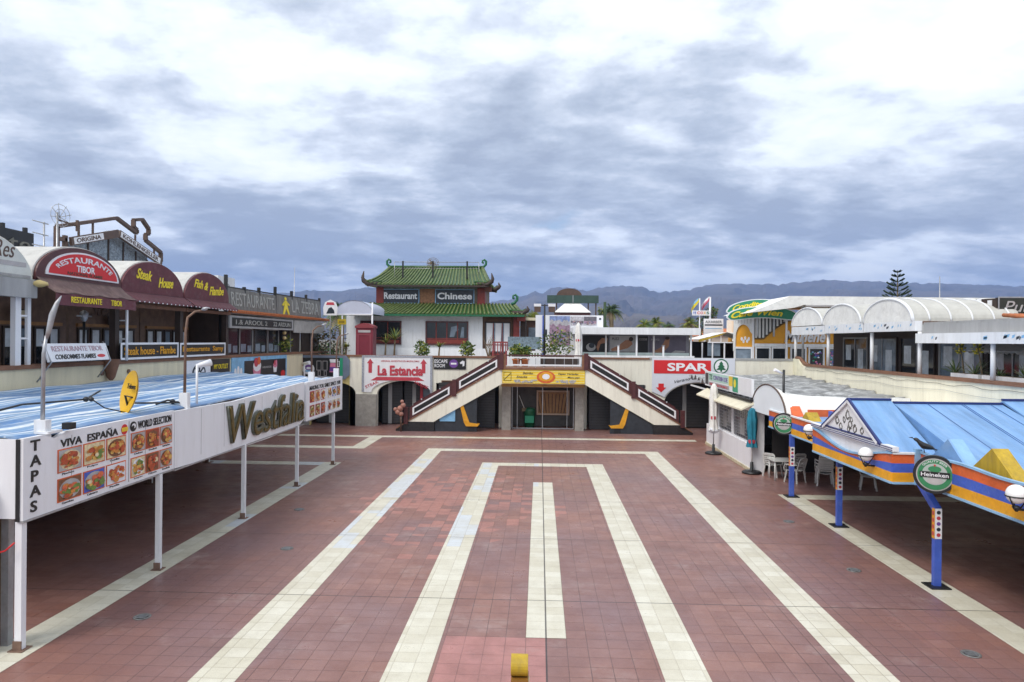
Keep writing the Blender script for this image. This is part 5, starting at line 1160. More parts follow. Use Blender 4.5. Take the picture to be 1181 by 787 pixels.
for (x0, x1, g_, sd_) in ((2.7, 4.3, dark, 1), (4.4, 5.95, paleg, 2), (6.15, 6.75, dark, 5), (6.85, 9.1, M('purple_grey_print', (.13, .11, .15), .5, .3, 2), 3)):
    f = FS(x0, 4.2, 44); wd = x1-x0; m = MB(g_); m.rect(f, 0, 0, wd, 1.12, .004, .03); r = random.Random(sd_)
    m.m(skin)
    if sd_ == 1: m.poly(f, [(.95,.12),(1.1,.6),(1.5,.7),(1.55,.95),(1.2,.98),(.95,.75),(.85,.4)], .031, .036); m.m(paleg); m.ell(f, .5, .4, .3, .25, .031, .034); m.m(slate); m.ell(f, .55, .5, .18, .16, .035, .038)
    if sd_ == 2: m.poly(f, [(.05,.3),(.5,.5),(.95,.85),(1.3,.88),(1.4,.6),(1.1,.35),(.6,.22),(.1,.16)], .031, .036); m.m(darkw); m.ell(f, 1.3, .92, .14, .14, .037, .042, 12); m.rect(f, 0, .0, wd, .13, .031, .034)
    if sd_ == 3: m.poly(f, [(.2,.16),(.7,.42),(1.0,.95),(1.25,1.0),(1.2,.5),(.9,.16),(.5,.05)], .031, .036); m.m(darkw); m.ell(f, 1.1, 1.0, .14, .1, .037, .042, 12); m.m(paleg); m.poly(f, [(1.3,.05),(2.2,.12),(2.2,.2),(1.6,.24)], .031, .035)
    pm = m.build('poster', b)
    if sd_ == 2: text('lettering', 'PUZZ', black, pm, f, .12, .85, .45, .16, .031, .006, .012)
    if sd_ == 5: text('lettering', 'CODE', paleg, pm, f, .05, .85, .5, .13, .031, .006, .01)
    if sd_ == 3: text('lettering', 'MSG', paleg, pm, f, .1, .85, .5, .12, .031, .006, .01)
for i, x in enumerate((4.75, 7.45)):
    t = thing('bollard_light', ('short white post before the grey poster of a lying figure' if i == 0 else 'short white post before the purple poster, right of the lying figure'), 'post', (x, 42.5, CZ-.6))
    m = MB(white2); m.box(x-.05, 42.45, 3.45, x+.05, 42.55, 4.72); m.build('post', t); m = MB(steel); m.box(x-.09, 42.41, 4.725, x+.09, 42.59, 4.76); m.build('cap', t)
def closed_parasol(x, y, z0, h, mat, label, trims, base=True, pole=1.0):
    t = thing('closed_parasol', label, 'parasol', (x, y, z0)); r = random.Random(int(x*10))
    m = MB(mat); n = 24; vs = []; ht = h-pole
    prof = [(0, .17), (.06, .16), (.2, .125), (.45, .135), (.7, .15), (.9, .11), (.98, .05), (1, .015)]
    for (q, rd) in prof:
        for j in range(n): rr = rd*(1+.38*math.sin(j*math.pi*2*6/n+q*3))*(1+.1*r.random()); a = 2*math.pi*j/n; vs.append((x+rr*math.cos(a), y+rr*math.sin(a), z0+pole+ht*q))
    m.smooth = True; m.add(vs, [(i*n+j, i*n+(j+1)%n, (i+1)*n+(j+1)%n, (i+1)*n+j) for i in range(len(prof)-1) for j in range(n)]); m.smooth = False; m.build('folded_canvas', t)
    m = MB(steel if mat is fabricw else plastic); m.tube([(x, y, z0+.05), (x, y, z0+h+.04)], .026); m.build('pole', t)
    if base: m = MB(black); m.lathe((x, y, z0+.01), [(.01, 0), (.36, 0), (.37, .04), (.3, .09), (.07, .12), (.06, .42), (.01, .43)], 22); m.build('base', t)
    for (mt, q, s) in trims: m = MB(mt); m.lathe((x, y, z0+q), [(.150*s, 0), (.165*s, .06), (.155*s, .14)], 18); m.build('printed_band', t)
    return t
closed_parasol(2.25, 41.0, 3.45, 2.6, fabricw, 'closed white and red parasol standing at the top of the right stairs', [(redp, 1.5, .95)], False, .55)
# --- flags and signs behind
for (x, z1, cols, lab) in ((13.55, 8.68, (lblue, yellowl, yellowl), 'flagpole with blue and yellow flag behind the poster hall'), (14.42, 8.80, (white2, pink, redp), 'taller white flagpole with white and red flag, right of the other flag')):
    t = thing('flagpole', lab, 'flag', (x, 60, 3.4))
    m = MB(white2); m.tube([(x, 60, 3.4), (x, 60, z1)], .05 if x < 14 else .085); m.build('pole', t)
    m = MB()
    for k, mt in enumerate(cols):
        m.m(mt); m.grid(lambda a, c: (x-.06-.66*a, 60-.08*math.sin(a*7+c), z1-.12-.75*a**1.3-.20*(1-c*.9)-.2*k*(.5+.5*a)+.2), 8, 2)
    m.build('flag', t)
sg = thing('colour_letter_sign', 'white sign with red, green and yellow letters hung between two flagpoles', 'sign', (13.6, 59.8, 7.2))
f = FS(12.88, 7.22, 59.8); m = MB(white2); m.rect(f, 0, 0, 1.5, .42, -.06, 0); m.build('panel', sg)
for (s, a, mt) in (('!!', .1, blue), ('C', .42, red), ('O', .68, red), ('X', .94, amber), ('S', 1.2, greend)): text('lettering', s, mt, sg, f, a, .1, .22, .24, .001, .01, .03)
sg = thing('white_name_sign', 'white sign lettered AXARBER with a black stripe under the flags', 'sign', (12.3, 50, 3.45))
f = FS(11.6, 5.5, 50); m = MB(white2); m.rect(f, 0, 0, 1.36, 1.13, -.1, 0); m.m(slate); m.rect(f, .06, .64, 1.3, .74, .001, .01); m.m(lblue); m.rect(f, .1, .42, 1.26, .47, .001, .01); m.build('panel', sg)
text('lettering', 'AXARBER', slate, sg, f, .1, .82, 1.15, .18, .001, .01, .01)
for x in (11.7, 12.85): m = MB(white2); m.box(x-.05, 50.12, 3.45, x+.05, 50.2, 5.5); m.build('post', sg)
t = thing('garden_tent', 'small pavilion tent with shallow pale gable roof left of the ochre building', 'tent', (12.3, 46.5, 3.45))
m = MB(fabricw); m.add([(10.1, 45, 5.15), (11.9, 45, 5.62), (14.0, 45, 5.05), (14.0, 49, 5.05), (11.9, 49, 5.62), (10.1, 49, 5.15)], [(0,1,4,5),(1,2,3,4)]); m.m(mustard); m.add([(10.1, 44.98, 5.13), (10.12, 44.98, 4.98), (11.4, 44.98, 5.36), (11.9, 44.98, 5.60)], [(0,1,2,3)]); m.build('canvas', t)
m = MB(white2); m.box(10.7, 44.98, 4.93, 13.6, 45.06, 5.0)
m.build('front_bar', t)
for x in (10.35, 11.0, 11.75, 12.9, 13.25): m = MB(white2); m.box(x-.04, 45, 3.45, x+.04, 45.08, 4.93); m.build('post', t)
m = MB(dark); m.box(10.2, 48.6, 3.45, 14.0, 48.8, 5.0); m.build('back_screen', t)
m = MB(glassb); m.rect(FS(10.7, 4.1, 45.1), 0, 0, .8, .8, 0, .02); m.build('window', t)
# ------------------------------------------------------------------ trees and town behind
def palm(x, y, z0, h, cr, nf, label, seed, mats=(leafg, leafd, leafy)):
    t = thing('palm_tree', label, 'palm', (x, y, z0), 'palms beyond the rear terrace'); r = random.Random(seed)
    m = MB(drystem); m.tube([(x, y, z0), (x+.08, y, z0+h*.5), (x, y, z0+h)], [.26, .2, .22], 9); m.build('trunk', t)
    m = MB(); c = Vector((x, y, z0+h))
    for i in range(nf):
        a = r.uniform(0, 6.283); el = r.uniform(-.35, 1.35); L_ = cr*r.uniform(.8, 1.1); d = Vector((math.cos(a), math.sin(a), 0)); s = Vector((-d.y, d.x, 0)); mt = r.choice(mats) if el > -.05 else r.choice((drystem, leafy)); m.m(mt)
        def P_(q): return c+d*(L_*q*math.cos(el)*(1-.12*q*q)+.0)+Vector((0, 0, L_*(q*math.sin(el)-.62*q*q*math.cos(el*.6))))
        for k in range(11):
            q = .14+.086*k; p = P_(q); p2 = P_(q+.05); tl = L_*.26*math.sin(math.pi*min(1, .2+q*.82))+.04
            for sd_ in (-1, 1):
                tip = p+s*sd_*tl*.9+(p2-p).normalized()*tl*.55-Vector((0, 0, tl*.42)); m.add([p, p2, tip], [(0, 1, 2)])
        m.tube([P_(0), P_(.35), P_(.7), P_(1)], [.035, .03, .02, .006], 4, False)
    m.build('crown', t); return t
palm(7.1, 70, 0, 8.0, 1.55, 60, 'tall dense dark palm right of the photo wall', 1, (leafg, leafd, leafd))
palm(6.1, 72, 0, 6.6, 1.5, 30, 'lower palm half hidden behind the tall dense one', 7)
palm(10.4, 70, 0, 6.6, 1.35, 36, 'first short yellow green palm above the white hall roof', 2, (leafy, leafg))
palm(11.75, 71, 0, 6.8, 1.3, 36, 'second short palm above the middle of the white hall roof', 3, (leafy, leafg))
palm(12.7, 70, 0, 6.5, 1.2, 32, 'third short green palm above the white hall roof', 4, (leafg, leafd))
palm(14.0, 66, 0, 6.6, 1.45, 40, 'yellowish palm left of the flagpoles', 5, (leafy, leafg, drystem))
palm(-15.8, 55, 0, 7.1, 1.9, 44, 'palm rising behind the lilac awning on the left', 6, (leafd, leafg))
palm(-.6, 62, 0, 6.8, 1.6, 34, 'yellow green palm between the pagoda and the double street lamp', 8, (leafy, leafg))
t = thing('broadleaf_tree', 'brownish green tree behind the flagpoles', 'tree', (16, 66, 0))
m = MB(drystem); m.tube([(15.6, 66, 0), (15.7, 66, 4.5), (15.4, 66, 6.2)], [.25, .18, .08]); m.tube([(15.7, 66, 4.3), (16.2, 66.2, 6)], [.12, .05]); m.build('trunk', t)
m = MB(); r = random.Random(5)
for (dx, dz, s) in ((0, 7.0, .9), (.4, 7.7, .6), (-.5, 6.3, .8), (.6, 6.2, .8)): leafcloud(m, (15.6+dx, 66, dz), s, s, s, 260, .26, int(dz*10), (leafd, leafg, drystem))
m.build('crown', t)
t = thing('cactus', 'dark green columnar cactus beside the photo wall roof', 'plant', (5.3, 58, 0))
m = MB(leafd); m.tube([(5.35, 58, 3), (5.35, 58, 8.2)], [.16, .12], 8); m.tube([(5.35, 58, 6.6), (4.95, 58, 6.9), (4.9, 58, 7.6)], [.1, .12, .09], 8); m.build('stem', t)
m = MB(leafg); leafcloud(m, (5.0, 58, 7.5), .25, .25, .3, 60, .2, 3, (leafg, leafy)); m.build('pads', t)
t = thing('norfolk_pine', 'tall symmetrical star pine standing alone above the right roofs', 'tree', (45, 90, 0)); r = random.Random(9)
m = MB(drystem); m.tube([(45, 90, 0), (45, 90, 14.2)], [.35, .03], 8); m.build('trunk', t)
m = MB(leafd)
for k in range(10):
    z = 8.6+5.3*k/9; L_ = 2.15*(1-.90*(k/9)**1.05)+.12
    for j in range(6):
        a = R(j*60+k*27+r.uniform(-8, 8)); d = Vector((math.cos(a), math.sin(a), 0)); s = Vector((-d.y, d.x, 0)); b0 = Vector((45, 90, z)); L2 = L_*r.uniform(.85, 1.1)
        def P_(q): return b0+d*L2*q+Vector((0, 0, .42*L2*q*q+.05))
        m.tube([P_(0), P_(.35), P_(.7), P_(1)], [.05, .045, .035, .02], 4, False)
        for q in range(9):
            u_ = .34+.66*q/8; p = P_(u_); w_ = .16+.12*math.sin(math.pi*q/8)
            for sd_ in (-1, 1): m.add([p, p+d*.2, p+s*sd_*w_+d*.22+Vector((0, 0, .14))], [(0, 1, 2)])
            m.add([p-d*.08, p+d*.12, p+Vector((0, 0, .24))+d*.1], [(0, 1, 2)])
m.build('crown', t)
hr = random.Random(12)
hw = [M('house_wall', c, .8, .15, .3) for c in ((.62, .58, .52), (.50, .40, .33), (.68, .66, .63), (.45, .30, .24))]
labs = ['low pale house far beyond the palms', 'distant white house below the mountain', 'far brownish block on the plain', 'distant terracotta roofed house']
for i in range(26):
    y = hr.uniform(160, 420); x = y*hr.uniform(-.10, .30)+ (0 if i else 20); wd = hr.uniform(8, 18); h = hr.uniform(4, 8.5)
    t = thing('distant_house', 'small flat or tiled house of the town far beyond the terrace, under the mountains', 'house', (x, y, 0), 'houses of the far town')
    m = MB(hr.choice(hw)); m.box(x, y, 0, x+wd, y+9, h); m.build('wall', t)
    if i % 2: m = MB(terra); m.add([(x-.4, y-.4, h), (x+wd+.4, y-.4, h), (x+wd+.4, y+9.4, h), (x-.4, y+9.4, h), (x+1.5, y+4.5, h+1.9), (x+wd-1.5, y+4.5, h+1.9)], [(0,1,5,4),(1,2,5),(2,3,4,5),(3,0,4)]); m.build('roof', t)
    else: m = MB(white); m.box(x-.2, y-.2, h, x+wd+.2, y+9.2, h+.5); m.build('roof', t)
    m = MB(glass)
    for k in range(int(wd/3)): m.rect(FS(x+1+3*k, h*.45, y), 0, 0, 1.3, 1.5, .01, .05)
    m.build('window', t)
m = MB(leafd); 
for mt in (leafd,): 
    for i in range(60): leafcloud(m, (hr.uniform(-60, 110), hr.uniform(110, 330), hr.uniform(1, 3.2)), 5, 4, 2.6, 70, 1.3, i, (leafd, leafg, leafd))
o = m.build('far_bushes', at=(20, 200, 0)); o['kind'] = 'stuff'
# ================================================================== EAST SIDE
XE = 14.2
b = thing('terrace_arcade', 'cream terrace wall with brown coping behind the right hand canopies', 'building', (15, 30, 0))
m = MB(M('bright_cream_wall', (.86, .81, .64), .75, .10, 1.0, dirt=.28, dirtcol=(.48, .42, .30), streak=True)); m.box(XE, 8, 0, XE+.3, 38.4, 3.74); m.build('wall', b)
m = MB(coping); m.box(XE-.06, 8, 3.74, XE+.36, 37.9, 3.85); m.build('coping', b)
m = MB(M('bright_cream_wall', (.80, .76, .58), .75, .12, 1.0, dirt=.3)); f = FE(39.79, 0, XE)
m.poly(f, [(0, 0), (1.38, 0), (1.38, 3.75), (1.1, 3.82), (.75, 4.08), (0, 4.1)], -.3, 0); m.build('wall', b)
m = MB(coping); m.tube([(XE+.15, 39.7, 4.14), (XE+.15, 39.05, 4.12), (XE+.15, 38.7, 3.95), (XE+.15, 38.4, 3.84), (XE+.15, 37.8, 3.80)], .10, 8); m.build('coping', b)
m = MB(greyc); m.box(XE+.3, 8, 2.9, 30, 40.1, 3.15); m.build('terrace_deck', b)
m = MB(darkw); m.box(XE+2.3, 8, 3.15, XE+2.5, 40, 5.9); m.build('shop_wall', b)
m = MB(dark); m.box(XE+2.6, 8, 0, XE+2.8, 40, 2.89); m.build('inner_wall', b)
for i, y in enumerate((9.5, 12.6, 15.7, 18.8, 21.9, 25.0, 28.1, 31.2, 34.3, 37.2)):
    f = FE(y+1.4, 3.2, XE+2.29); m = MB(greyc if i % 3 == 0 else darkw); m.frame(f, 0, 0, 2.8, 2.1, .08, 0, .06); o = m.build('window', b)
    m = MB(glass if i % 2 else glassb); m.rect(f, .081, .081, 2.72, 2.02, .005, .02); m.m(steel); m.rect(f, 1.36, .081, 1.42, 2.02, .021, .05)
    m.m(glassw); m.rect(f, .3, .9, .9, 1.7, .021, .028); m.rect(f, 1.7, .5, 2.3, 1.5, .021, .028); m.build('pane', o)
for y in (39.75, 35.3, 30.75, 26.95, 22.68, 18.5, 14.2):
    m = MB(white); m.tube([(XE+.12, y, 3.85), (XE+.12, y, 5.46 if y > 26 else 5.02)], .075, 12); m.build('post', b)
for (y0, y1, z0, z1) in ((35.35, 39.9, 5.42, 5.86), (31.2, 35.3, 5.46, 5.88), (26.98, 31.1, 5.48, 5.86), (8, 26.93, 5.02, 5.38)):
    m = MB(white); m.box(XE-.06, y0, z0, XE+.22, y1, z1); m.m(lblue); r = random.Random(int(y0))
    for k in range(9 if y0 > 20 else 20):
        yy = r.uniform(y0+.2, y1-.3) if y0 > 20 else r.uniform(19, 26.5); f = FE(yy, r.uniform(z0+.08, z1-.16), XE-.06); s_ = r.uniform(.05, .16); m.m(r.choice((lblue, slate, lblue))); m.poly(f, [(0, 0), (s_, .03), (s_*1.4, .12), (.02, .09)], .001, .004)
    m.build('fascia_beam', b)
m = MB(greyc); m.box(XE+.2, 20, 5.39, XE+.3, 26.95, 5.72); m.build('upper_wall', b)
m = MB(greyc); m.box(XE+.25, 8, 5.72, 22, 26.95, 5.80); m.build('flat_roof', b)
canvasg = M('grey_white_canvas', (.50, .49, .45), .7, .15, 1.2, dirt=.3, dirtcol=(.34, .32, .28), streak=True, bump=.2)
def evault(y0, y1, zs, rise, depth, label, ribs=False):
    yc = (y0+y1)/2; hw = (y1-y0)/2
    t = thing('arched_awning', label, 'awning', (XE, yc, 5.8), 'arched white awnings along the right terrace')
    m = MB(canvasg); vault(m, XE-.02, depth, yc, hw, zs, rise, 22, .05, 1); m.build('canvas_roof', t)
    f = FE(yc, zs, XE-.03); m = MB(fabricw); m.poly(f, arch_pts(hw-.02, rise-.02, 0), -.02, .02); m.build('arch_front', t)
    m = MB(white); m.tube([f.p(hw*math.cos(math.pi*i/24), rise*math.sin(math.pi*i/24), .02) for i in range(25)], .045, 6); m.build('arch_rim', t)
    if ribs:
        m = MB(white)
        for k in (0, .6, 1.4, 2.2, 3.0, 3.6): m.tube([(XE+k, yc-(hw+.02)*math.cos(math.pi*i/24), zs+(rise+.02)*math.sin(math.pi*i/24)) for i in range(13)], .035, 6)
        m.build('rib', t)
        m = MB(rust); m.box(XE, y0-.06, zs-.10, XE+depth, y0+.02, zs-.01); m.build('gutter', t)
    return t
evault(35.65, 39.9, 5.9, .93, 3.6, 'smallest looking arched white awning, farthest on the right terrace')
evault(31.45, 35.6, 5.88, .93, 3.6, 'middle arched white awning on the right terrace')
evault(27.2, 31.2, 5.86, .94, 4.0, 'wide ribbed grey white barrel awning nearest on the right terrace', True)
t = thing('roof_frame', 'crossed white roof struts between the arched awnings on the right', 'frame', (16, 31.3, 5.9))
m = MB(white); m.bar((15.2, 31.6, 6.0), (16.8, 31.0, 6.8), .08); m.bar((15.2, 31.0, 6.75), (16.8, 31.6, 6.05), .08); m.bar((15.0, 31.3, 5.9), (18, 31.3, 5.95), .08); m.build('strut', t)
# terracotta roof and black sign
t = thing('tiled_roof', 'orange terracotta tiled roof edge at the far right behind the barrel awning', 'roof', (19, 25, 5.8))
m = MB(terra); 
m.grid(lambda a, c: (17.3+6*a, 24.6+2.3*c, 5.86+.22*c), 6, 3)
for i in range(30): m.tube([(17.35+.2*i, 24.55, 5.88), (17.35+.2*i, 26.9, 6.10)], .075, 7)
m.build('tiles', t)
m = MB(darkw); m.box(17.3, 24.7, 5.805, 23, 26.95, 5.855); m.build('eaves', t)
t = thing('rooftop_sign', 'black board lettered Pu with a striped side at the far right edge', 'sign', (18, 27.2, 5.8))
f = FS(17.55, 5.82, 27.5); m = MB(M('olive_black_board', (.028, .032, .024), .5, .3, 2)); m.rect(f, 0, 0, 4.0, .98, -.2, 0); m.m(steel); m.frame(f, -.03, -.03, 4.03, 1.01, .05, .001, .02); m.build('panel', t)
text('lettering', 'Pub', paleg, t, f, .18, .42, 1.05, .42, .021, .015, 0, .3)
m = MB(darkw); f = F((16.3, 31.5, 5.82), (1.2, -4.0, 0), (0, 0, 1)); m.rect(f, 0, 0, 4.15, .95, -.05, 0); m.m(white)
for i in range(9): m.rect(f, .1+.46*i, .02, .28+.46*i, .93+.06*math.sin(i*1.3), .001, .03)
m.build('striped_side', t)
t = thing('radio_mast', 'thin antenna mast standing above the ribbed barrel awning', 'pole', (29.5, 52, 0))
m = MB(steel); m.tube([(29.0, 52, 3.4), (29.0, 52, 9.9)], [.06, .03], 6); m.build('pole', t)
m = MB(steel); m.box(28.85, 51.85, 3.4, 29.15, 52.15, 3.6); m.build('foot', t)
# big white roof
t = thing('canopy_roof', 'large flat white tensioned roof spanning above the right hand shops', 'roof', (20, 42, 3.45))
m = MB(fabricw); f = FS(0, 0, 41.2)
m.poly(f, [(12.2, 6.72), (14.75, 7.02), (15.3, 7.20), (26.5, 7.08), (26.5, 7.66), (14.5, 7.70), (13.5, 7.25)], -6, 0); m.build('canvas', t)
for x in (15.4, 19, 23, 26): m = MB(steel); m.tube([(x, 41.6, 3.45), (x, 41.6, 7.1)], .07, 8); m.build('post', t)
m = MB(paleg); m.box(15.4, 41.15, 7.10, 26.4, 41.2, 7.19); m.build('edge_beam', t)
# orange cafe
b = thing('cafe_building', 'ochre cafe with striped slat screens cut in arches and white shop frames', 'building', (15.5, 45, 3.45))
m = MB(orangew); m.box(13.3, 44.0, 3.45, 24, 50, 6.7); m.build('wall', b)
m = MB(orangew); f = F((12.3, 44.8, 3.45), (1.0, -.8, 0), (0, 0, 1)); m.rect(f, 0, 0, 1.27, 3.25, -2, 0); m.build('wall', b)
slat = M('pale_slat', (.66, .66, .65), .5, .12, 3, dirt=.2)
m = MB(M('grey_slat_backing', (.075, .075, .08), .6, .3, 2))
f1 = FS(13.3, 0, 43.98)
ar = [(1.9*t_, 5.55+.02+1.05*math.sin(math.pi*.5*min(1, max(0, (t_-.25)/.75)))) for t_ in [i/12 for i in range(13)]]
def low(a): 
    q = min(1, max(0, (a-.55)/2.2)); return 5.25+1.25*math.sin(math.pi/2*q)
pts = [(0, 6.72), (0, 5.25)]+[(.55+2.2*i/14, low(.55+2.2*i/14)) for i in range(15)]+[(4.2, 6.5), (4.2, 6.72)]
m.poly(f1, pts, .0, .04); m.m(slat)
for i in range(19):
    a = .04+.215*i; m.rect(f1, a, max(low(a), low(a+.1))+.02, a+.11, 6.70, .041, .10)
m.m(M('dark_edge', (.16, .10, .03), .6)); m.tube([f1.p(.0, 5.22, .06), f1.p(.5, 5.22, .06)]+[f1.p(.55+2.2*i/14, low(.55+2.2*i/14)-.03, .06) for i in range(15)], .045, 6)
m.build('slat_screen', b)
m = MB(slat); aw = [(1.27*i/16, 3.45) for i in range(0)]
pts = [(-.02, 3.25), (-.02, .98)]+[(.12, .98)]+[(.63-.5*math.cos(math.pi*.85*i/14), 1.6+1.05*math.sin(math.pi*.85*i/14)**.7 if i else 1.0) for i in range(15)]+[(1.26, 2.0), (1.26, 3.25)]
m.poly(f, pts, .003, .12); m.m(greyc)
for i in range(6): m.rect(f, .1+.2*i, 2.7, .12+.2*i, 3.24, .121, .13)
m.build('slat_screen', b)
m = MB(white2)
for (a, q) in ((.5, 1.75), (.62, 1.6), (.72, 1.8), (.85, 1.62), (.95, 1.75)): m.ell(f, a, q, .07, .12, .003, .02, 10)
m.build('painted_flower', b)
text('lettering', 'Marlene', white2, b, f1, 1.85, 5.02, 2.5, .72, .003, .04, .03, .3)
text('lettering', 'Dinnow', white2, b, f1, 5.0, 4.98, 1.9, .6, .003, .04, .03, .3)
m = MB(white); m.rect(f1, 0, 4.72, 6.5, 4.92, .0, .12); m.build('fascia_beam', b)
for i, a in enumerate((.05, 1.05, 2.2, 3.3, 4.4, 5.4)):
    m = MB(white); fb = FS(13.3+a, 3.45, 43.98); m.frame(fb, 0, 0, .98 if i else .95, 1.26, .09, .0, .1); m.m(glass if i != 4 else glassb); m.rect(fb, .091, .091, .88 if i else .85, 1.16, .0, .02)
    if i in (3, 4):
        m.m(lblue); r = random.Random(i)
        for k in range(22): m.m(r.choice((lblue, pink, purple, white2, green, blue))); m.ell(fb, r.uniform(.18, .8), r.uniform(.15, 1.0), .07, .05, .021+.0004*k, .0213+.0004*k, 7)
    m.build('shop_window', b)
m = MB(white); m.frame(F((12.3, 44.8, 3.45), (1.0, -.8, 0), (0, 0, 1)), .02, 0, 1.25, 1.25, .12, .001, .1); m.m(glassb); m.rect(F((12.3, 44.8, 3.45), (1.0, -.8, 0), (0, 0, 1)), .14, .12, 1.13, 1.13, .001, .03); m.build('shop_window', b)
for (x, y) in ((13.22, 43.9), (15.1, 43.5), (16.6, 41.0), (17.4, 42.0)): m = MB(white2); m.box(x-.05, y-.05, 3.45, x+.05, y+.05, 6.9); m.build('post', b)
def arcsign(label, s, xc, z0, y, halfw, rise, hgt, a0, a1, shade, twords, tilt):
    t = thing('neon_sign', label, 'sign', (xc, y, z0), 'green script signs over the ochre cafe')
    f = FS(xc, z0, y); top = []; bot = []
    for i in range(25):
        q = -1+2*i/24; c_ = rise*(1-q*q)+tilt*q; e = math.sqrt(max(0, 1-abs(q)**6)); top.append((halfw*q, c_+hgt*.5*e)); bot.append((halfw*q, c_-hgt*.5*e))
    m = MB(white2); m.poly(f, [(a*1.0, c+.05) for a, c in top][0:]+[(a, c-.05) for a, c in bot[::-1]], -.12, 0); m.m(shade)
    m.poly(f, [(a*.975, c) for a, c in top]+[(a*.975, c) for a, c in bot[::-1][0:]], .001, .02); m.build('panel', t)
    def wp(a, q):
        u = -1+2*(twords[0]+(twords[1]-twords[0])*a); return (halfw*u, rise*(1-u*u)+tilt*u-hgt*.30+hgt*.6*q)
    text('lettering', s, yellowl, t, f, 0, 0, 1, 1, .021, .03, .03, .3, wp)
    m = MB(steel); m.box(xc-.3, y+.13, z0-1.2, xc-.2, y+.2, z0+rise*.9); m.box(xc+.7, y+.13, z0-1.2, xc+.8, y+.2, z0+rise*.8); m.build('bracket', t)
grn = M('sign_green', (.02, .24, .13), .4, .15, 2)
arcsign('upper green arched sign with yellow script word starting Cond', 'Conditorei', 13.6, 7.05, 44.6, 1.85, .35, .52, 0, 1, grn, (.10, .80), .12)
arcsign('lower wider green arched sign with yellow script words Cafe Wien', 'Cafe Wien', 13.55, 6.55, 43.2, 2.15, .28, .62, 0, 1, grn, (.06, .78), .02)
t = thing('awning_roof', 'plain white lean-to roof panels left of the ochre cafe', 'roof', (12.9, 47, 5.3))
m = MB(fabricw); m.box(12.6, 45.3, 5.55, 14.2, 49, 5.62); m.add([(12.2, 44.9, 5.05), (12.5, 46, 5.5), (14.2, 46, 5.5), (14.2, 44.95, 4.95)], [(0, 3, 2, 1)]); m.box(12.9, 48.8, 5.62, 14.2, 48.9, 6.5); m.build('canvas', t)
m = MB(white2); m.box(12.55, 45.3, 3.45, 12.62, 45.37, 5.55); m.build('post', t)
# plants and planters on the right coping
def planter(y0, y1, label):
    t = thing('planter', label, 'planter', (XE+.5, (y0+y1)/2, 3.85), 'white planter boxes on the right terrace'); m = MB(white); m.box(XE+.4, y0, 3.15, XE+.8, y1, 3.98); m.build('box', t); m = MB(drystem); m.box(XE+.44, y0+.04, 3.98, XE+.76, y1-.04, 3.985); m.build('soil', t)
planter(23.9, 25.45, 'white planter box on the right terrace under the striped valance'); planter(20.5, 23.7, 'long white planter box at the right edge behind the blue roof')
for (y, n, ln, lab, sd_) in ((25.5, 34, .75, 'spiky pale agave left of the white planters', 3), (24.4, 36, .8, 'larger spiky agave in the middle planter', 4), (21.9, 30, .7, 'spiky agave at the far right edge', 5), (23.1, 16, .55, 'small dry agave beside the right round post', 6)):
    t = thing('agave', lab, 'plant', (XE+.6, y, 3.9), 'agaves along the right terrace'); m = MB(); blades(m, (XE+.6, y, 3.95), n, ln, .03, sd_, .9, (M('pale_agave', (.28, .32, .20), .6, .4, 8), leafg), .3); m.build('leaves', t)
    m = MB(drystem); m.lathe((XE+.6, y, 3.85), [(.09, 0), (.07, .14), (.01, .16)], 8); m.build('stem', t)
for (y, lab) in ((25.0, 'thin leaning dry flower stalk by the left agave'), (24.0, 'tall stalk with yellow flower tuft by the middle agave')):
    t = thing('flower_stalk', lab, 'plant', (XE+.6, y, 3.98)); m = MB(drystem); m.tube([(XE+.6, y, 3.98), (XE+.65, y+.2, 4.5), (XE+.7, y+.45, 5.0)], [.03, .025, .012], 6); m.build('stem', t)
    m = MB(leafy); leafcloud(m, (XE+.7, y+.42, 4.85), .13, .13, .2, 40, .14, 5, (yellowl, leafy)); m.build('flower', t)
t = thing('striped_valance', 'small shop awning with scalloped pale valance under the right terrace roof', 'awning', (XE+2.2, 24.5, 4.8))
m = MB(fabricw); m.grid(lambda a, c: (XE+2.2-.7*c, 26.3-3.4*a, 5.0-.28*c-(.06*abs(math.sin(a*math.pi*12)) if c > .9 else 0)), 72, 4); m.build('canvas', t)
m = MB(steel); m.box(XE+1.5, 22.9, 4.74, XE+1.53, 26.3, 4.77); m.build('bar', t)
t = thing('wall_cable', 'thin dark cable sagging along the cream wall under the right coping', 'cable', (XE-.03, 30, 3.4))
m = MB(black); m.tube([(XE-.03, 38-.5*i, 3.62-.05*abs(math.sin(i*.55))-.03*math.sin(i*1.7)) for i in range(36)], .007, 5); m.build('upper_strand', t)
m = MB(steel); m.tube([(XE-.04, 34-.5*i, 3.40-.10*abs(math.sin(i*.3+1))) for i in range(26)], .006, 5); m.build('lower_strand', t)

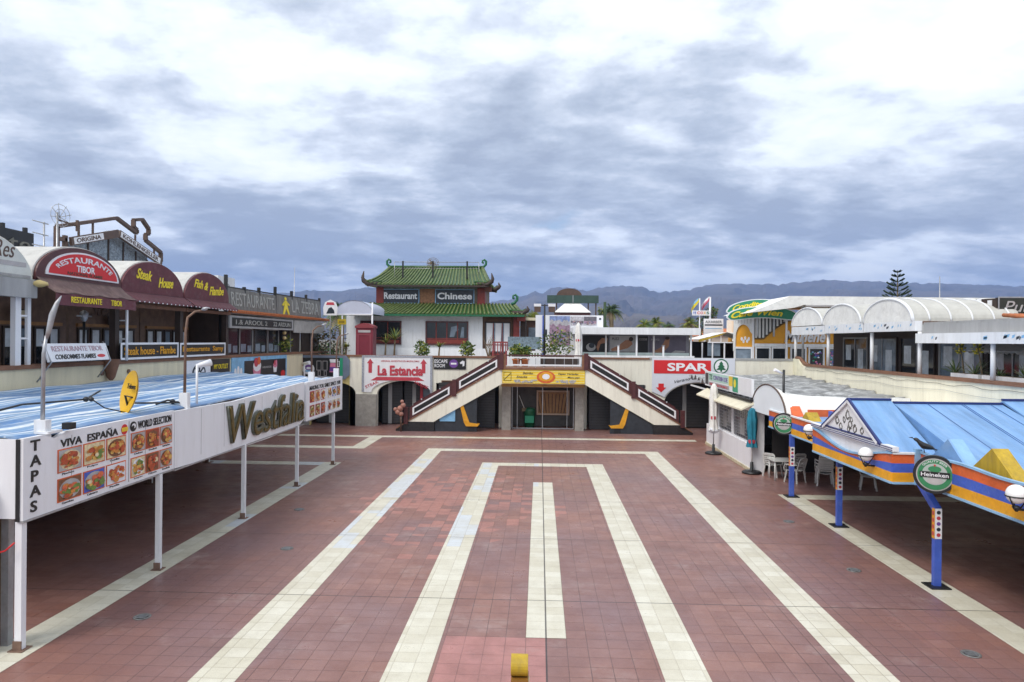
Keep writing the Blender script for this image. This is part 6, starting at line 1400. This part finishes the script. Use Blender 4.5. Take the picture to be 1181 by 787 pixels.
# ------------------------------------------------------------------ kiosk
XK = 8.18
b = thing('snack_kiosk', 'white kiosk with grille windows, cream ledge and green signboard on the right of the plaza', 'kiosk', (9.8, 31, 0))
m = MB(white2); m.box(XK, 27.15, 0, XK+.12, 34.5, 1.02); m.box(XK, 27.15, 2.36, XK+.12, 34.5, 2.55); m.build('wall', b)
m = MB(white2); m.box(XK+.121, 34.38, 0, 11.6, 34.5, 2.7); m.build('side_wall', b)
m = MB(white2); m.box(XK+.121, 27.15, 0, XK+.45, 27.3, 2.5); m.build('side_wall', b)
m = MB(M('stained_base', (.55, .48, .33), .7, .3, 3)); m.box(XK-.05, 27.1, .005, XK-.001, 34.55, .12); m.build('plinth', b)
for (y0, y1) in ((27.35, 30.2), (30.35, 32.6), (32.75, 34.3)):
    f = FE(y1, 1.02, XK+.1); wd = y1-y0
    m = MB(white2); m.frame(f, -.06, 0, wd+.06, 1.34, .06, -.08, .03); o = m.build('grille_window', b)
    m = MB(M('window_grid_glass', (.05, .055, .075), .15, .5, 1.5)); m.rect(f, 0, .06, wd, 1.28, -.06, -.04); m.build('pane', o)
    m = MB(steel)
    for i in range(1, int(wd/.24)): m.rect(f, wd*i/int(wd/.24)-.008, .06, wd*i/int(wd/.24)+.008, 1.28, -.02, -.008)
    for k in range(1, 9): m.rect(f, 0, .06+.136*k-.008, wd, .06+.136*k+.008, -.035, -.0205)
    m.m(paleg); m.rect(f, wd*.3, .2, wd*.55, .85, -.0395, -.037); m.rect(f, wd*.62, .5, wd*.85, 1.0, -.0395, -.037); m.build('grille', o)
m = MB(M('cream_ledge', (.74, .68, .52), .6, .12, 2, dirt=.3)); f = FE(34.8, 0, XK); m.add([(XK-.42, 27.2, 2.42), (XK-.42, 34.9, 2.42), (XK+.1, 34.9, 2.72), (XK+.1, 27.2, 2.72), (XK-.42, 27.2, 2.36), (XK-.42, 34.9, 2.36), (XK+.1, 34.9, 2.62), (XK+.1, 27.2, 2.62)], [(0,3,2,1),(4,5,6,7),(0,1,5,4),(1,2,6,5),(2,3,7,6),(3,0,4,7)]); m.build('awning_ledge', b)
m = MB(black); m.box(XK-.1, 27.2, 2.725, XK+.08, 33.5, 2.80); m.build('cable_tray', b)
f = FE(35.0, 2.86, XK+.02); m = MB(white2); m.rect(f, 0, 0, 7.6, .70, -.10, 0); m.m(black); m.rect(f, .1, .08, .7, .62, .001, .01); m.m(M('pale_green_sign', (.45, .66, .58), .5)); m.rect(f, .8, .28, 4.4, .66, .001, .01); m.m(yellow); m.rect(f, 4.4, .25, 5.0, .66, .0105, .016); m.m(green); m.rect(f, 5.0, .05, 5.75, .66, .001, .016); m.m(greyc); m.rect(f, .8, .05, 4.4, .22, .001, .01); sg = m.build('signboard', b)
text('lettering', 'TS', greend, sg, f, .9, .34, .6, .26, .011, .01, .02); text('lettering', 'CENTRIN DE', purple, sg, f, 1.7, .36, 2.5, .2, .011, .01, .006); text('lettering', 'PERFUMES ELECTRONICA', redp, sg, f, 1.0, .08, 3.2, .1, .0105, .01, .005)
m = MB(yellowl); m.ell(f, 5.35, .4, .18, .18, .017, .022, 8); m.build('parrot_mark', sg)
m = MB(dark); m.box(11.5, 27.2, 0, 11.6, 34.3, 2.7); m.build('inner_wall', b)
# corrugated grey roof
t = thing('corrugated_roof', 'greyish white wavy corrugated roof between the kiosk sign and the right cream wall', 'roof', (11.3, 31, 2.8))
m = MB(M('mottled_shaded_corrugated', (.27, .275, .28), .55, .6, 1.6, dirt=.9, dirtcol=(.72, .74, .75), streak=(.5, 2.2, 1)))  # grey and white streaks paint wave shading into the mottled sheet colour
m.grid(lambda a, c: (8.35+5.8*a, 27.5+11.9*c, 2.78+.34*c+.12*math.sin(c*math.pi*2*14+.9*math.sin(a*7)+.6*math.sin(a*17+c*9))+.04*math.sin(a*13+c*31)), 24, 200, False, .02); m.build('sheets', t)
m = MB(white); m.box(8.3, 27.3, 2.62, 14.18, 27.45, 2.9)
for k in range(6): m.box(8.4+1.1*k, 27.6, 2.55, 8.48+1.1*k, 39.3, 2.62)
m.build('edge_beam', t)
# white barrel canvas
t = thing('barrel_canopy', 'white barrel vaulted canvas with a round arched end beside the kiosk', 'canopy', (11, 25.7, 2.4))
m = MB(fabricw); m.grid(lambda a, c: (8.25+5.9*a, 25.55-1.86*math.cos(math.pi*c), 2.45-.10*a+(1.02-.26*min(1, a/.10)-.34*a)*math.sin(math.pi*c)+.02*math.sin(a*19)*math.sin(math.pi*c)), 24, 28, False, .03); m.build('canvas', t)
f = FE(25.55, 2.45, 8.24); m = MB(M('pale_blue_white_canvas', (.74, .78, .82), .6, .06, 1.5)); m.poly(f, arch_pts(1.84, 1.0, .08), -.02, .01); m.build('arch_end', t)
m = MB(copper); m.tube([f.p(1.87*math.cos(math.pi*i/24), 1.03*math.sin(math.pi*i/24), .01) for i in range(25)], .03, 6); m.build('arch_rim', t)
for (x, y) in ((8.3, 27.35), (13.8, 27.35), (13.8, 23.8)): m = MB(white); m.tube([(x, y, 0), (x, y, 2.45)], .05, 8); m.build('post', t)
m = MB(dark); m.box(9.0, 27.37, 0, 11.4, 27.42, 2.4); m.build('rear_screen', t)

# ------------------------------------------------------------------ striped canopy
cv = thing('striped_canopy', 'blue roofed canopy with orange, blue and amber striped front on blue posts', 'canopy', (11, 17, 0))
XS = 8.2
def stripes(fr, ln, z0, z1, nm='striped_fascia', top=None):
    h = z1-z0; m = MB(amber); b1, b2 = z0+h*.34, z0+h*.64
    n = 24
    def tp(a): return (top(a) if top else z1)
    m.rect(fr, 0, z0, ln, b1, -.04, 0); m.m(blue)
    k0 = (lambda a: b1+(tp(a)-b1)*.5)
    m.poly(fr, [(0, b1), (ln, b1)]+[(ln*(1-i/n), k0(ln*(1-i/n))) for i in range(n+1)], -.04, 0.0)
    m.m(orange); m.poly(fr, [(ln*i/n, k0(ln*i/n)) for i in range(n+1)]+[(ln*(1-i/n), tp(ln*(1-i/n))) for i in range(n+1)], -.04, 0.0)
    o = m.build(nm, cv)
    m = MB(bluetrim); m.rect(fr, 0, z0-.045, ln, z0-.001, -.06, .03); m.build('rim', o)
    m = MB(white if not top else bluetrim)
    for i in range(n): a0, a1 = ln*i/n, ln*(i+1)/n; m.poly(fr, [(a0, tp(a0)+.001), (a1, tp(a1)+.001), (a1, tp(a1)+.045), (a0, tp(a0)+.045)], -.05, .03)
    m.build('rim', o); return o
stripes(FE(25.3, 0, XS), 5.45, 2.02, 2.58)
fe2 = FE(19.83, 0, 7.65)
stripes(fe2, 4.35, 2.0, 2.6, top=lambda a: 2.60-.30*math.sin(math.pi*min(1, max(0, (a-.0)/4.35)))**1.4)
m = MB(white2); m.poly(fe2, [(.02, 2.2), (4.3, 2.2), (4.3, 2.66), (.02, 2.66)], -.10, -.06); m.build('white_backing', cv)
m = MB(white2); m.rect(fe2, -.12, 2.66, 4.42, 2.76, -.12, .02); m.m(navy); m.rect(fe2, -.12, 2.68, 4.42, 2.695, .021, .03); m.rect(fe2, -.12, 2.725, 4.42, 2.74, .021, .03); m.build('gable_trim', cv)
stripes(FS(7.66, 0, 15.46), .56, 2.0, 2.6); 
stripes(FS(7.66, 0, 19.86), .54, 2.0, 2.6)
stripes(FE(15.42, 0, XS+.03), 9.0, 2.0, 2.62, top=lambda a: 2.64-.012*a-.015*math.sin(a*3))
m = MB(bluetrim); m.box(8.12, 15.40, 1.95, 8.26, 15.52, 2.72); m.build('corner_post', cv)
m = MB(M('canopy_ceiling', (.20, .20, .22), .7, .2, 1)); m.box(8.3, 6.4, 2.46, 14.15, 23.5, 2.52); m.box(7.72, 15.5, 2.46, 8.299, 19.8, 2.52); m.build('ceiling', cv)
m = MB(blueroof); m.box(8.3, 6.4, 2.521, 14.15, 23.5, 2.545); m.box(7.72, 15.5, 2.521, 8.299, 19.8, 2.545); m.build('deck', cv)
def slope(mb, x0, x1, yr, zr, ye, ze, th=.05, seam=None):
    mb.add([(x0, yr, zr), (x1, yr, zr), (x1, ye, ze), (x0, ye, ze), (x0, yr, zr-th), (x1, yr, zr-th), (x1, ye, ze-th), (x0, ye, ze-th)], [(0,3,2,1),(4,5,6,7),(0,1,5,4),(1,2,6,5),(2,3,7,6),(3,0,4,7)])
seamb = M('roof_seam', (.07, .15, .36), .5)
def gable(x0, x1, yr, zr, yn, zn, yf, zf, nm, seams=()):
    m = MB(blueroof); slope(m, x0, x1, yr, zr, yn, zn); slope(m, x0, x1, yr, zr-.004, yf, zf); o = m.build(nm, cv)
    m = MB(navy); m.bar((x0, yr, zr+.02), (x1, yr, zr+.02), .09, .05); m.build('ridge_cap', o)
    m = MB(seamb)
    for x in seams: m.bar((x, yr-.03, zr+.004), (x, yn, zn+.004), .014, .008)
    m.build('seam', o) if seams else None
    return o
gable(7.66, 8.66, 17.6, 3.60, 15.56, 2.60, 19.2, 2.72, 'roof_gable')
m = MB(blueroof); m.poly(FE(17.55, 0, 8.705), [(-1.6, 2.66), (0, 3.50), (3.1, 2.58), (3.1, 2.55), (-1.6, 2.55)], -.03, 0); m.build('gable_end', cv)
gable(8.70, 11.3, 17.55, 3.53, 14.4, 2.60, 19.2, 2.66, 'roof_gable', (9.5, 10.3, 10.36, 11.0))
gable(11.34, 14.12, 17.6, 3.62, 14.9, 2.62, 19.2, 2.66, 'roof_gable', (12.6, 13.5))
m = MB(white2); m.box(8.72, 17.56, 3.44, 11.28, 17.62, 3.575); m.m(redp); m.box(10.4, 17.55, 3.47, 11.25, 17.559, 3.51); m.build('ridge_strip', cv)
m = MB(blueroof); slope(m, 8.72, 14.1, 14.38, 2.62, 10.8, 2.57, .03); m.build('lower_roof', cv)
fg = FE(17.6, 0, 7.65)
m = MB(white2); m.poly(fg, [(-1.5, 2.765), (1.55, 2.765), (0, 3.56)], -.06, 0); m.build('gable_front', cv)
m = MB(navy); m.bar(fg.p(-1.62, 2.74, .02), fg.p(0, 3.62, .02), .06, .05, (1, 0, 0)); m.bar(fg.p(1.66, 2.74, .02), fg.p(0, 3.62, .02), .06, .05, (1, 0, 0)); m.m(white2); m.bar(fg.p(-1.5, 2.74, .035), fg.p(0, 3.56, .035), .06, .04, (1, 0, 0)); m.bar(fg.p(1.54, 2.74, .035), fg.p(0, 3.56, .035), .06, .04, (1, 0, 0)); m.m(navy); m.bar(fg.p(-1.38, 2.80, .02), fg.p(1.42, 2.80, .02), .03, .03, (1, 0, 0)); m.build('gable_rim', cv)
m = MB(M('grey_ink', (.16, .15, .14), .7)); r = random.Random(8)      # line drawings of leaning figures
for (a, q, s) in ((-.05, 3.22, .16), (-.65, 3.02, .14), (-.45, 2.90, .12), (.1, 3.0, .14), (.35, 2.92, .13), (.72, 2.92, .11), (.0, 2.88, .10), (.15, 3.12, .10), (-.25, 3.08, .1)):
    for k in range(4): m.tube([fg.p(a+s*.9*math.cos(6.283*j/9+k)*r.uniform(.4, 1), q+s*.9*math.sin(6.283*j/9+k)*r.uniform(.4, 1), .004) for j in range(8)], .009, 4, False)
m.build('line_drawing', cv)
def bluepost(y, z1, bend, lab=None):
    m = MB(blue)
    m.box(XS-.07, y-.055, 0, XS+.07, y+.055, z1)
    if bend: m.bar((XS, y, z1-.03), (XS-.02, y+.62, z1+.42), .13)
    m.m(black); m.box(XS-.2, y-.2, .005, XS+.2, y+.2, .03); o = m.build('post', cv)
    f = FS(XS-.068, 1.0, y-.055); m = MB(white2); m.rect(f, .0, 0, .136, .62, .001, .006); m.m(redp)
    for k in range(5):
        m.m((redp, slate, purple, redp, slate)[k]); m.ell(f, .068, .08+.115*k, .042, .04, .007, .01, 8)
    m.m(amber); m.rect(FE(y+.05, 1.0, XS-.07), 0, 0, .10, .62, .001, .006); m.m(redp)
    for k in range(4): m.ell(FE(y+.05, 1.0, XS-.07), .05, .1+.14*k, .035, .05, .007, .01, 8)
    m.build('sticker', o)
bluepost(23.02, 2.0, False); bluepost(19.42, 1.96, False); bluepost(14.72, 1.62, True)
for (x, y) in ((13.8, 20), (13.8, 14.5), (13.8, 9)): m = MB(blue); m.box(x-.08, y-.08, 0, x+.08, y+.08, 2.46); m.build('post', cv)
def badge(y, x, z, r0, label):
    t = thing('round_sign', label, 'sign', (x, y, z), 'round bar signs on the striped canopy')
    n_ = Vector((-.50, -.87, 0)).normalized(); ax = Vector((0, 0, 1)).cross(n_).normalized(); f = F((x, y, z), ax, (0, 0, 1))
    f.n = n_
    m = MB(black); m.ell(f, 0, 0, r0, r0, -.12, 0, 36); m.build('rim', t)
    m = MB(paleg); m.ell(f, 0, 0, r0*.85, r0*.85, .001, .012, 36); m.m(M('badge_green', (.035, .22, .09), .35, .15, 4)); m.ell(f, 0, 0, r0*.79, r0*.79, .013, .02, 36)
    m.m(M('badge_silver', (.42, .48, .45), .35)); m.ell(f, 0, r0*.03, r0*.58, r0*.56, .021, .026, 30); m.m(M('badge_green', (.035, .22, .09), .35, .15, 4)); m.ell(f, 0, r0*.3, r0*.3, r0*.16, .027, .03, 20); m.m(paleg); m.ell(f, 0, -r0*.32, r0*.36, r0*.16, .027, .03, 20); m.m(black); m.rect(f, -r0*.68, -r0*.14, r0*.68, r0*.16, .031, .04); fo = m.build('face', t)
    text('lettering', 'Heineken', white2, fo, f, -r0*.62, -r0*.09, r0*1.24, r0*.2, .041, .008, .012)
    text('lettering', 'QUALITY BEER', white2, fo, f, 0, 0, 1, 1, .021, .006, .0, 0, lambda a, q: ((r0*.64+r0*.12*q)*math.cos(R(140-100*a)), (r0*.64+r0*.12*q)*math.sin(R(140-100*a))))
    m = MB(red); m.poly(f, [(r0*.07*math.cos(R(90+36*i))*(1 if i % 2 == 0 else .45), r0*.5+r0*.07*math.sin(R(90+36*i))*(1 if i % 2 == 0 else .45)) for i in range(10)], .031, .036); m.build('star', fo)
badge(14.42, 7.98, 2.36, .385, 'nearest round green bar sign with black rim, above the bent blue post'); badge(23.2, 8.0, 2.33, .36, 'farther round green bar sign with black rim, above the far blue post')
def globe_lamp(x, y, z, label):
    t = thing('globe_lamp', label, 'lamp', (x, y, z), 'white globe lamps on the striped canopy')
    m = MB(globe); m.ball((x, y, z+.05), .16); m.build('globe', t)
    m = MB(black); m.tube([(x+0.163*math.cos(R(i*15)), y+0.163*math.sin(R(i*15)), z+.02) for i in range(25)], .012, 5, False)
    for a in (200, 320, 80): m.tube([(x+0.163*math.cos(R(a)), y+0.163*math.sin(R(a)), z+.02), (x+.06*math.cos(R(a)), y+.06*math.sin(R(a)), z-.17)], .012, 5)
    m.lathe((x, y, z-.24), [(.02, 0), (.05, .04), (.07, .08), (.03, .1)], 10); m.tube([(x, y, z-.2), (x+.22, y, z-.22)], .022, 6); m.build('bracket', t)
globe_lamp(7.85, 20.65, 2.42, 'farthest white globe lamp on a black bracket, near the far round sign'); globe_lamp(7.45, 16.25, 2.42, 'middle white globe lamp at the near end of the drawing gable'); globe_lamp(7.98, 12.0, 2.45, 'nearest white globe lamp on a black bracket at the right edge')
def prism(x, y, w_, z0, z1, ln, mat, label, smat=None):
    t = thing('roof_prism', label, 'roof ornament', (x, y, z0), 'small triangular prisms on the striped canopy')
    f = FE(y, 0, x); m = MB(smat or mat); m.poly(f, [(-w_, z0), (w_, z0), (0, z1)], -.04, 0); m.build('front_face', t)
    m = MB(mat); slope(m, x+.041, x+ln, y, z1, y-w_*1.05, z0-.02, .03); slope(m, x+.041, x+ln, y, z1-.003, y+w_*1.05, z0-.02, .03); m.build('sloping_sides', t)
prism(8.42, 14.75, .62, 2.56, 3.04, .30, bluetrim, 'pale blue triangular prism next to the nearest round sign', blueroof)
prism(8.42, 13.35, .66, 2.55, 3.06, .30, mustard, 'mustard triangular prism right of the pale blue one')
prism(8.9, 12.35, .6, 2.55, 2.86, .55, M('tan_paint', (.52, .36, .16), .6, .2, 2), 'tan low prism at the right edge beyond the mustard one')
prism(8.42, 23.9, .85, 2.2, 2.86, .34, orange, 'orange triangular prism near the white barrel canopy'); prism(8.42, 22.45, .7, 2.3, 2.80, .36, mustard, 'mustard triangular prism between the orange one and the drawing gable')
t = thing('parapet_board', 'orange and blue painted board behind the far prisms', 'board', (10, 23.6, 2.5))
m = MB(orange); m.box(8.9, 23.5, 2.55, 11.5, 23.58, 2.78); m.build('orange_strip', t); m = MB(blue); m.box(8.9, 21.0, 2.55, 8.98, 21.9, 2.9); m.build('blue_strip', t)
# crow
t = thing('crow', 'black crow perched on the corner of the striped canopy by the nearest round sign', 'bird', (8.2, 15.3, 2.68))
m = MB(black); bc = Vector((8.22, 15.25, 2.82)); ax = Vector((.78, -.35, -.22)).normalized()
sd_ = ax.cross(Vector((0, 0, 1))).normalized(); up_ = sd_.cross(ax)
prof = [(-.27, .004, .10), (-.235, .012, .085), (-.215, .03, .085), (-.19, .042, .085), (-.155, .048, .075), (-.11, .058, .04), (-.03, .075, 0), (.06, .066, 0), (.14, .042, 0), (.20, .026, -.005), (.30, .022, -.02), (.35, .012, -.03)]
vs = []
for (q, rd, o_) in prof:
    for j in range(12): a = 2*math.pi*j/12; vs.append(bc+ax*q+up_*o_+sd_*(rd*math.cos(a))+up_*(rd*.95*math.sin(a)*(1 if q < .18 else .5)))
m.smooth = True; m.add(vs, [(i*12+j, i*12+(j+1)%12, (i+1)*12+(j+1)%12, (i+1)*12+j) for i in range(len(prof)-1) for j in range(12)]+[tuple(range(11, -1, -1)), tuple(range(132, 144))]); m.smooth = False; m.build('body', t)
for s_ in (-1, 1): m = MB(black); m.tube([bc+sd_*.025*s_-up_*.05, bc+sd_*.025*s_+Vector((0, 0, -.15))], .008, 5); m.build('leg', t)
m = MB(black); m.tube([bc+ax*-.25+up_*.10, bc+ax*-.325+up_*.085], [.016, .003], 8); m.build('beak', t)
# pole behind
t = thing('lamp_pole', 'thin black pole with a small spotlight rising from the far end of the striped canopy', 'lamp', (8.55, 24.9, 2.3))
m = MB(black); m.tube([(8.5, 24.7, 2.3), (8.5, 24.7, 4.05)], .045, 8); m.build('pole', t); m = MB(white2); m.tube([(8.45, 24.7, 3.92), (8.15, 24.6, 4.05)], [.035, .06], 8); m.build('lamp_head', t)
# parasols, chairs, table
closed_parasol(7.78, 31.5, 0, 3.15, fabricw, 'closed white parasol standing in front of the kiosk windows', [(redp, 1.55, .9)], True, 1.05)
closed_parasol(8.12, 27.0, 0, 2.5, teal, 'closed turquoise parasol with red print at the near corner of the kiosk', [(redp, 1.15, 1.0)], True, 1.0)
t = thing('parasol_bag', 'bunched clear plastic cover tied below the white parasol', 'bag', (7.78, 31.5, 1.0))
m = MB(M('clear_plastic', (.66, .68, .74), .15, .3, 8)); r = random.Random(3)
m.grid(lambda a, c: (7.78+(.16+.05*math.sin(a*25+c*9))*math.sin(math.pi*min(1, .15+c*.8))*math.cos(2*math.pi*a)*1.3, 31.5+(.16+.05*math.sin(a*31))*math.sin(math.pi*min(1, .15+c*.8))*math.sin(2*math.pi*a), .92+.34*c), 26, 8); m.build('cover', t)
def chair(x, y, rz, label, grp='white plastic chairs under the striped canopy'):
    t = thing('plastic_chair', label, 'chair', (0, 0, 0), grp)
    m = MB(plastic); m.grid(lambda a, c: (-.23+.46*a, -.22+.46*c, .43+.02*math.cos(a*6.28)+.015*c), 6, 6, False, .02); m.build('seat', t)
    m = MB(plastic); f = F((-.22, .24, .46), (1, 0, 0), (0, .28, 1))
    m.poly(f, [(0, 0), (.44, 0), (.46, .36), (.38, .44), (.06, .44), (-.02, .36)][:2]+[(.44, .05), (0, .05)], -.02, 0) if False else None
    for k in range(5): m.rect(f, .02, .06+.075*k, .42, .105+.075*k, -.015, .0)
    m.poly(f, [(-.02, .0), (.03, .0), (.03, .40), (-.01, .40)], -.02, .006); m.poly(f, [(.41, .0), (.46, .0), (.45, .40), (.41, .40)], -.02, .006); m.poly(f, [(-.01, .401), (.45, .401), (.38, .46), (.06, .46)], -.02, .006); m.build('backrest', t)
    for (sx, sy) in ((-1, -1), (1, -1), (-1, 1), (1, 1)): m = MB(plastic); m.bar((sx*.27, sy*.25+.02, 0), (sx*.21, sy*.19+.02, .43), .05, .035); m.build('leg', t)
    for sx in (-1, 1): m = MB(plastic); m.tube([(sx*.25, .28, .66), (sx*.29, .05, .66), (sx*.29, -.2, .645), (sx*.27, -.24, .5), (sx*.25, -.23, .40)], .022, 6); m.build('armrest', t)
    t.location = (x, y, 0); t.rotation_euler = (0, 0, rz); return t
ch = chair(9.15, 25.4, -2.5, 'white plastic armchair nearest, facing away from the table behind the far blue post')
def again(x, y, rz, label, z=0):
    c = ch.copy(); COL.objects.link(c); c.location = (x, y, z); c.rotation_euler = (0, 0, rz); c['label'] = label
    for k in kids(ch): q = k.copy(); COL.objects.link(q); q.parent = c
again(8.75, 26.5, 2.4, 'white plastic armchair by the turquoise parasol, left of the table'); again(9.6, 26.6, -2.9, 'white plastic armchair at the back of the table')
for i in range(3): again(10.05, 25.0, 2.9, ('lowest', 'middle', 'topmost')[i]+' white plastic chair of the stack right of the far blue post', .11*i)
again(11.3, 24.4, 1.2, 'white plastic armchair far right in the shade of the striped canopy')
t = thing('plastic_table', 'pale plastic table between the turquoise parasol and the white chairs', 'table', (8.7, 25.6, 0))
m = MB(plastic); m.box(8.45, 25.5, .70, 9.2, 26.25, .74); m.build('tabletop', t)
for (x, y) in ((8.52, 25.57), (9.13, 25.57), (8.52, 26.18), (9.13, 26.18)): m = MB(plastic); m.tube([(x, y, 0), (x, y, .7)], .03, 8); m.build('leg', t)

# ------------------------------------------------------------------ small plaza things
dr = None
for i, (x, y, lab) in enumerate(((-7.04, 12.19, 'round floor drain nearest the left canopy posts'), (-5.95, 16.36, 'round floor drain beside the left outer cream band'), (-6.96, 20.11, 'farthest round floor drain near the second left post'), (6.95, 15.66, 'round floor drain on the right between two cream bands'), (6.99, 11.55, 'dark floor drain nearest on the right'), (6.99, 19.79, 'farthest floor drain on the right, before the blue posts'))):
    if dr is None:
        dr = thing('floor_drain', lab, 'drain', (0, 0, 0), 'floor drains in the plaza paving')
        m = MB(M('drain_metal', (.16, .155, .15), .5, .4, 6)); m.lathe((0, 0, .005), [(.10, .002), (.13, .012), (.145, .010), (.15, .0)], 24); m.build('ring', dr)
        m = MB(black); m.ell(F((0, 0, .008), (1, 0, 0), (0, 1, 0)), 0, 0, .105, .105, 0, .004, 20); m.build('cover', dr)
        m = MB(steel)
        for k in range(5): m.box(-.09, -.075+.035*k, .0125, .09, -.062+.035*k, .018)
        m.build('grate', dr); dr.location = (x, y, 0)
    else: dup(dr, (x, y, 0), lab)
t = thing('bollard', 'cream bollard with a rounded yellow and brown cap at the bottom of the view', 'bollard', (-.2, 8.5, 0))
m = MB(M('bollard_cream', (.70, .62, .40), .5, .15, 4)); m.box(-.31, 8.39, 0, -.09, 8.61, .86); m.build('shaft', t)
m = MB(mustard); f = FE(8.5, 1.05, -.312); m.poly(f, [(.125*math.cos(R(i*15)), .125*math.sin(R(i*15))) for i in range(24)], -.205, 0); m.build('cap', t)
m = MB(M('cap_brown', (.26, .12, .02), .5, .3, 5)); m.box(-.31, 8.38, .865, -.10, 8.62, .92); m.build('collar', t)
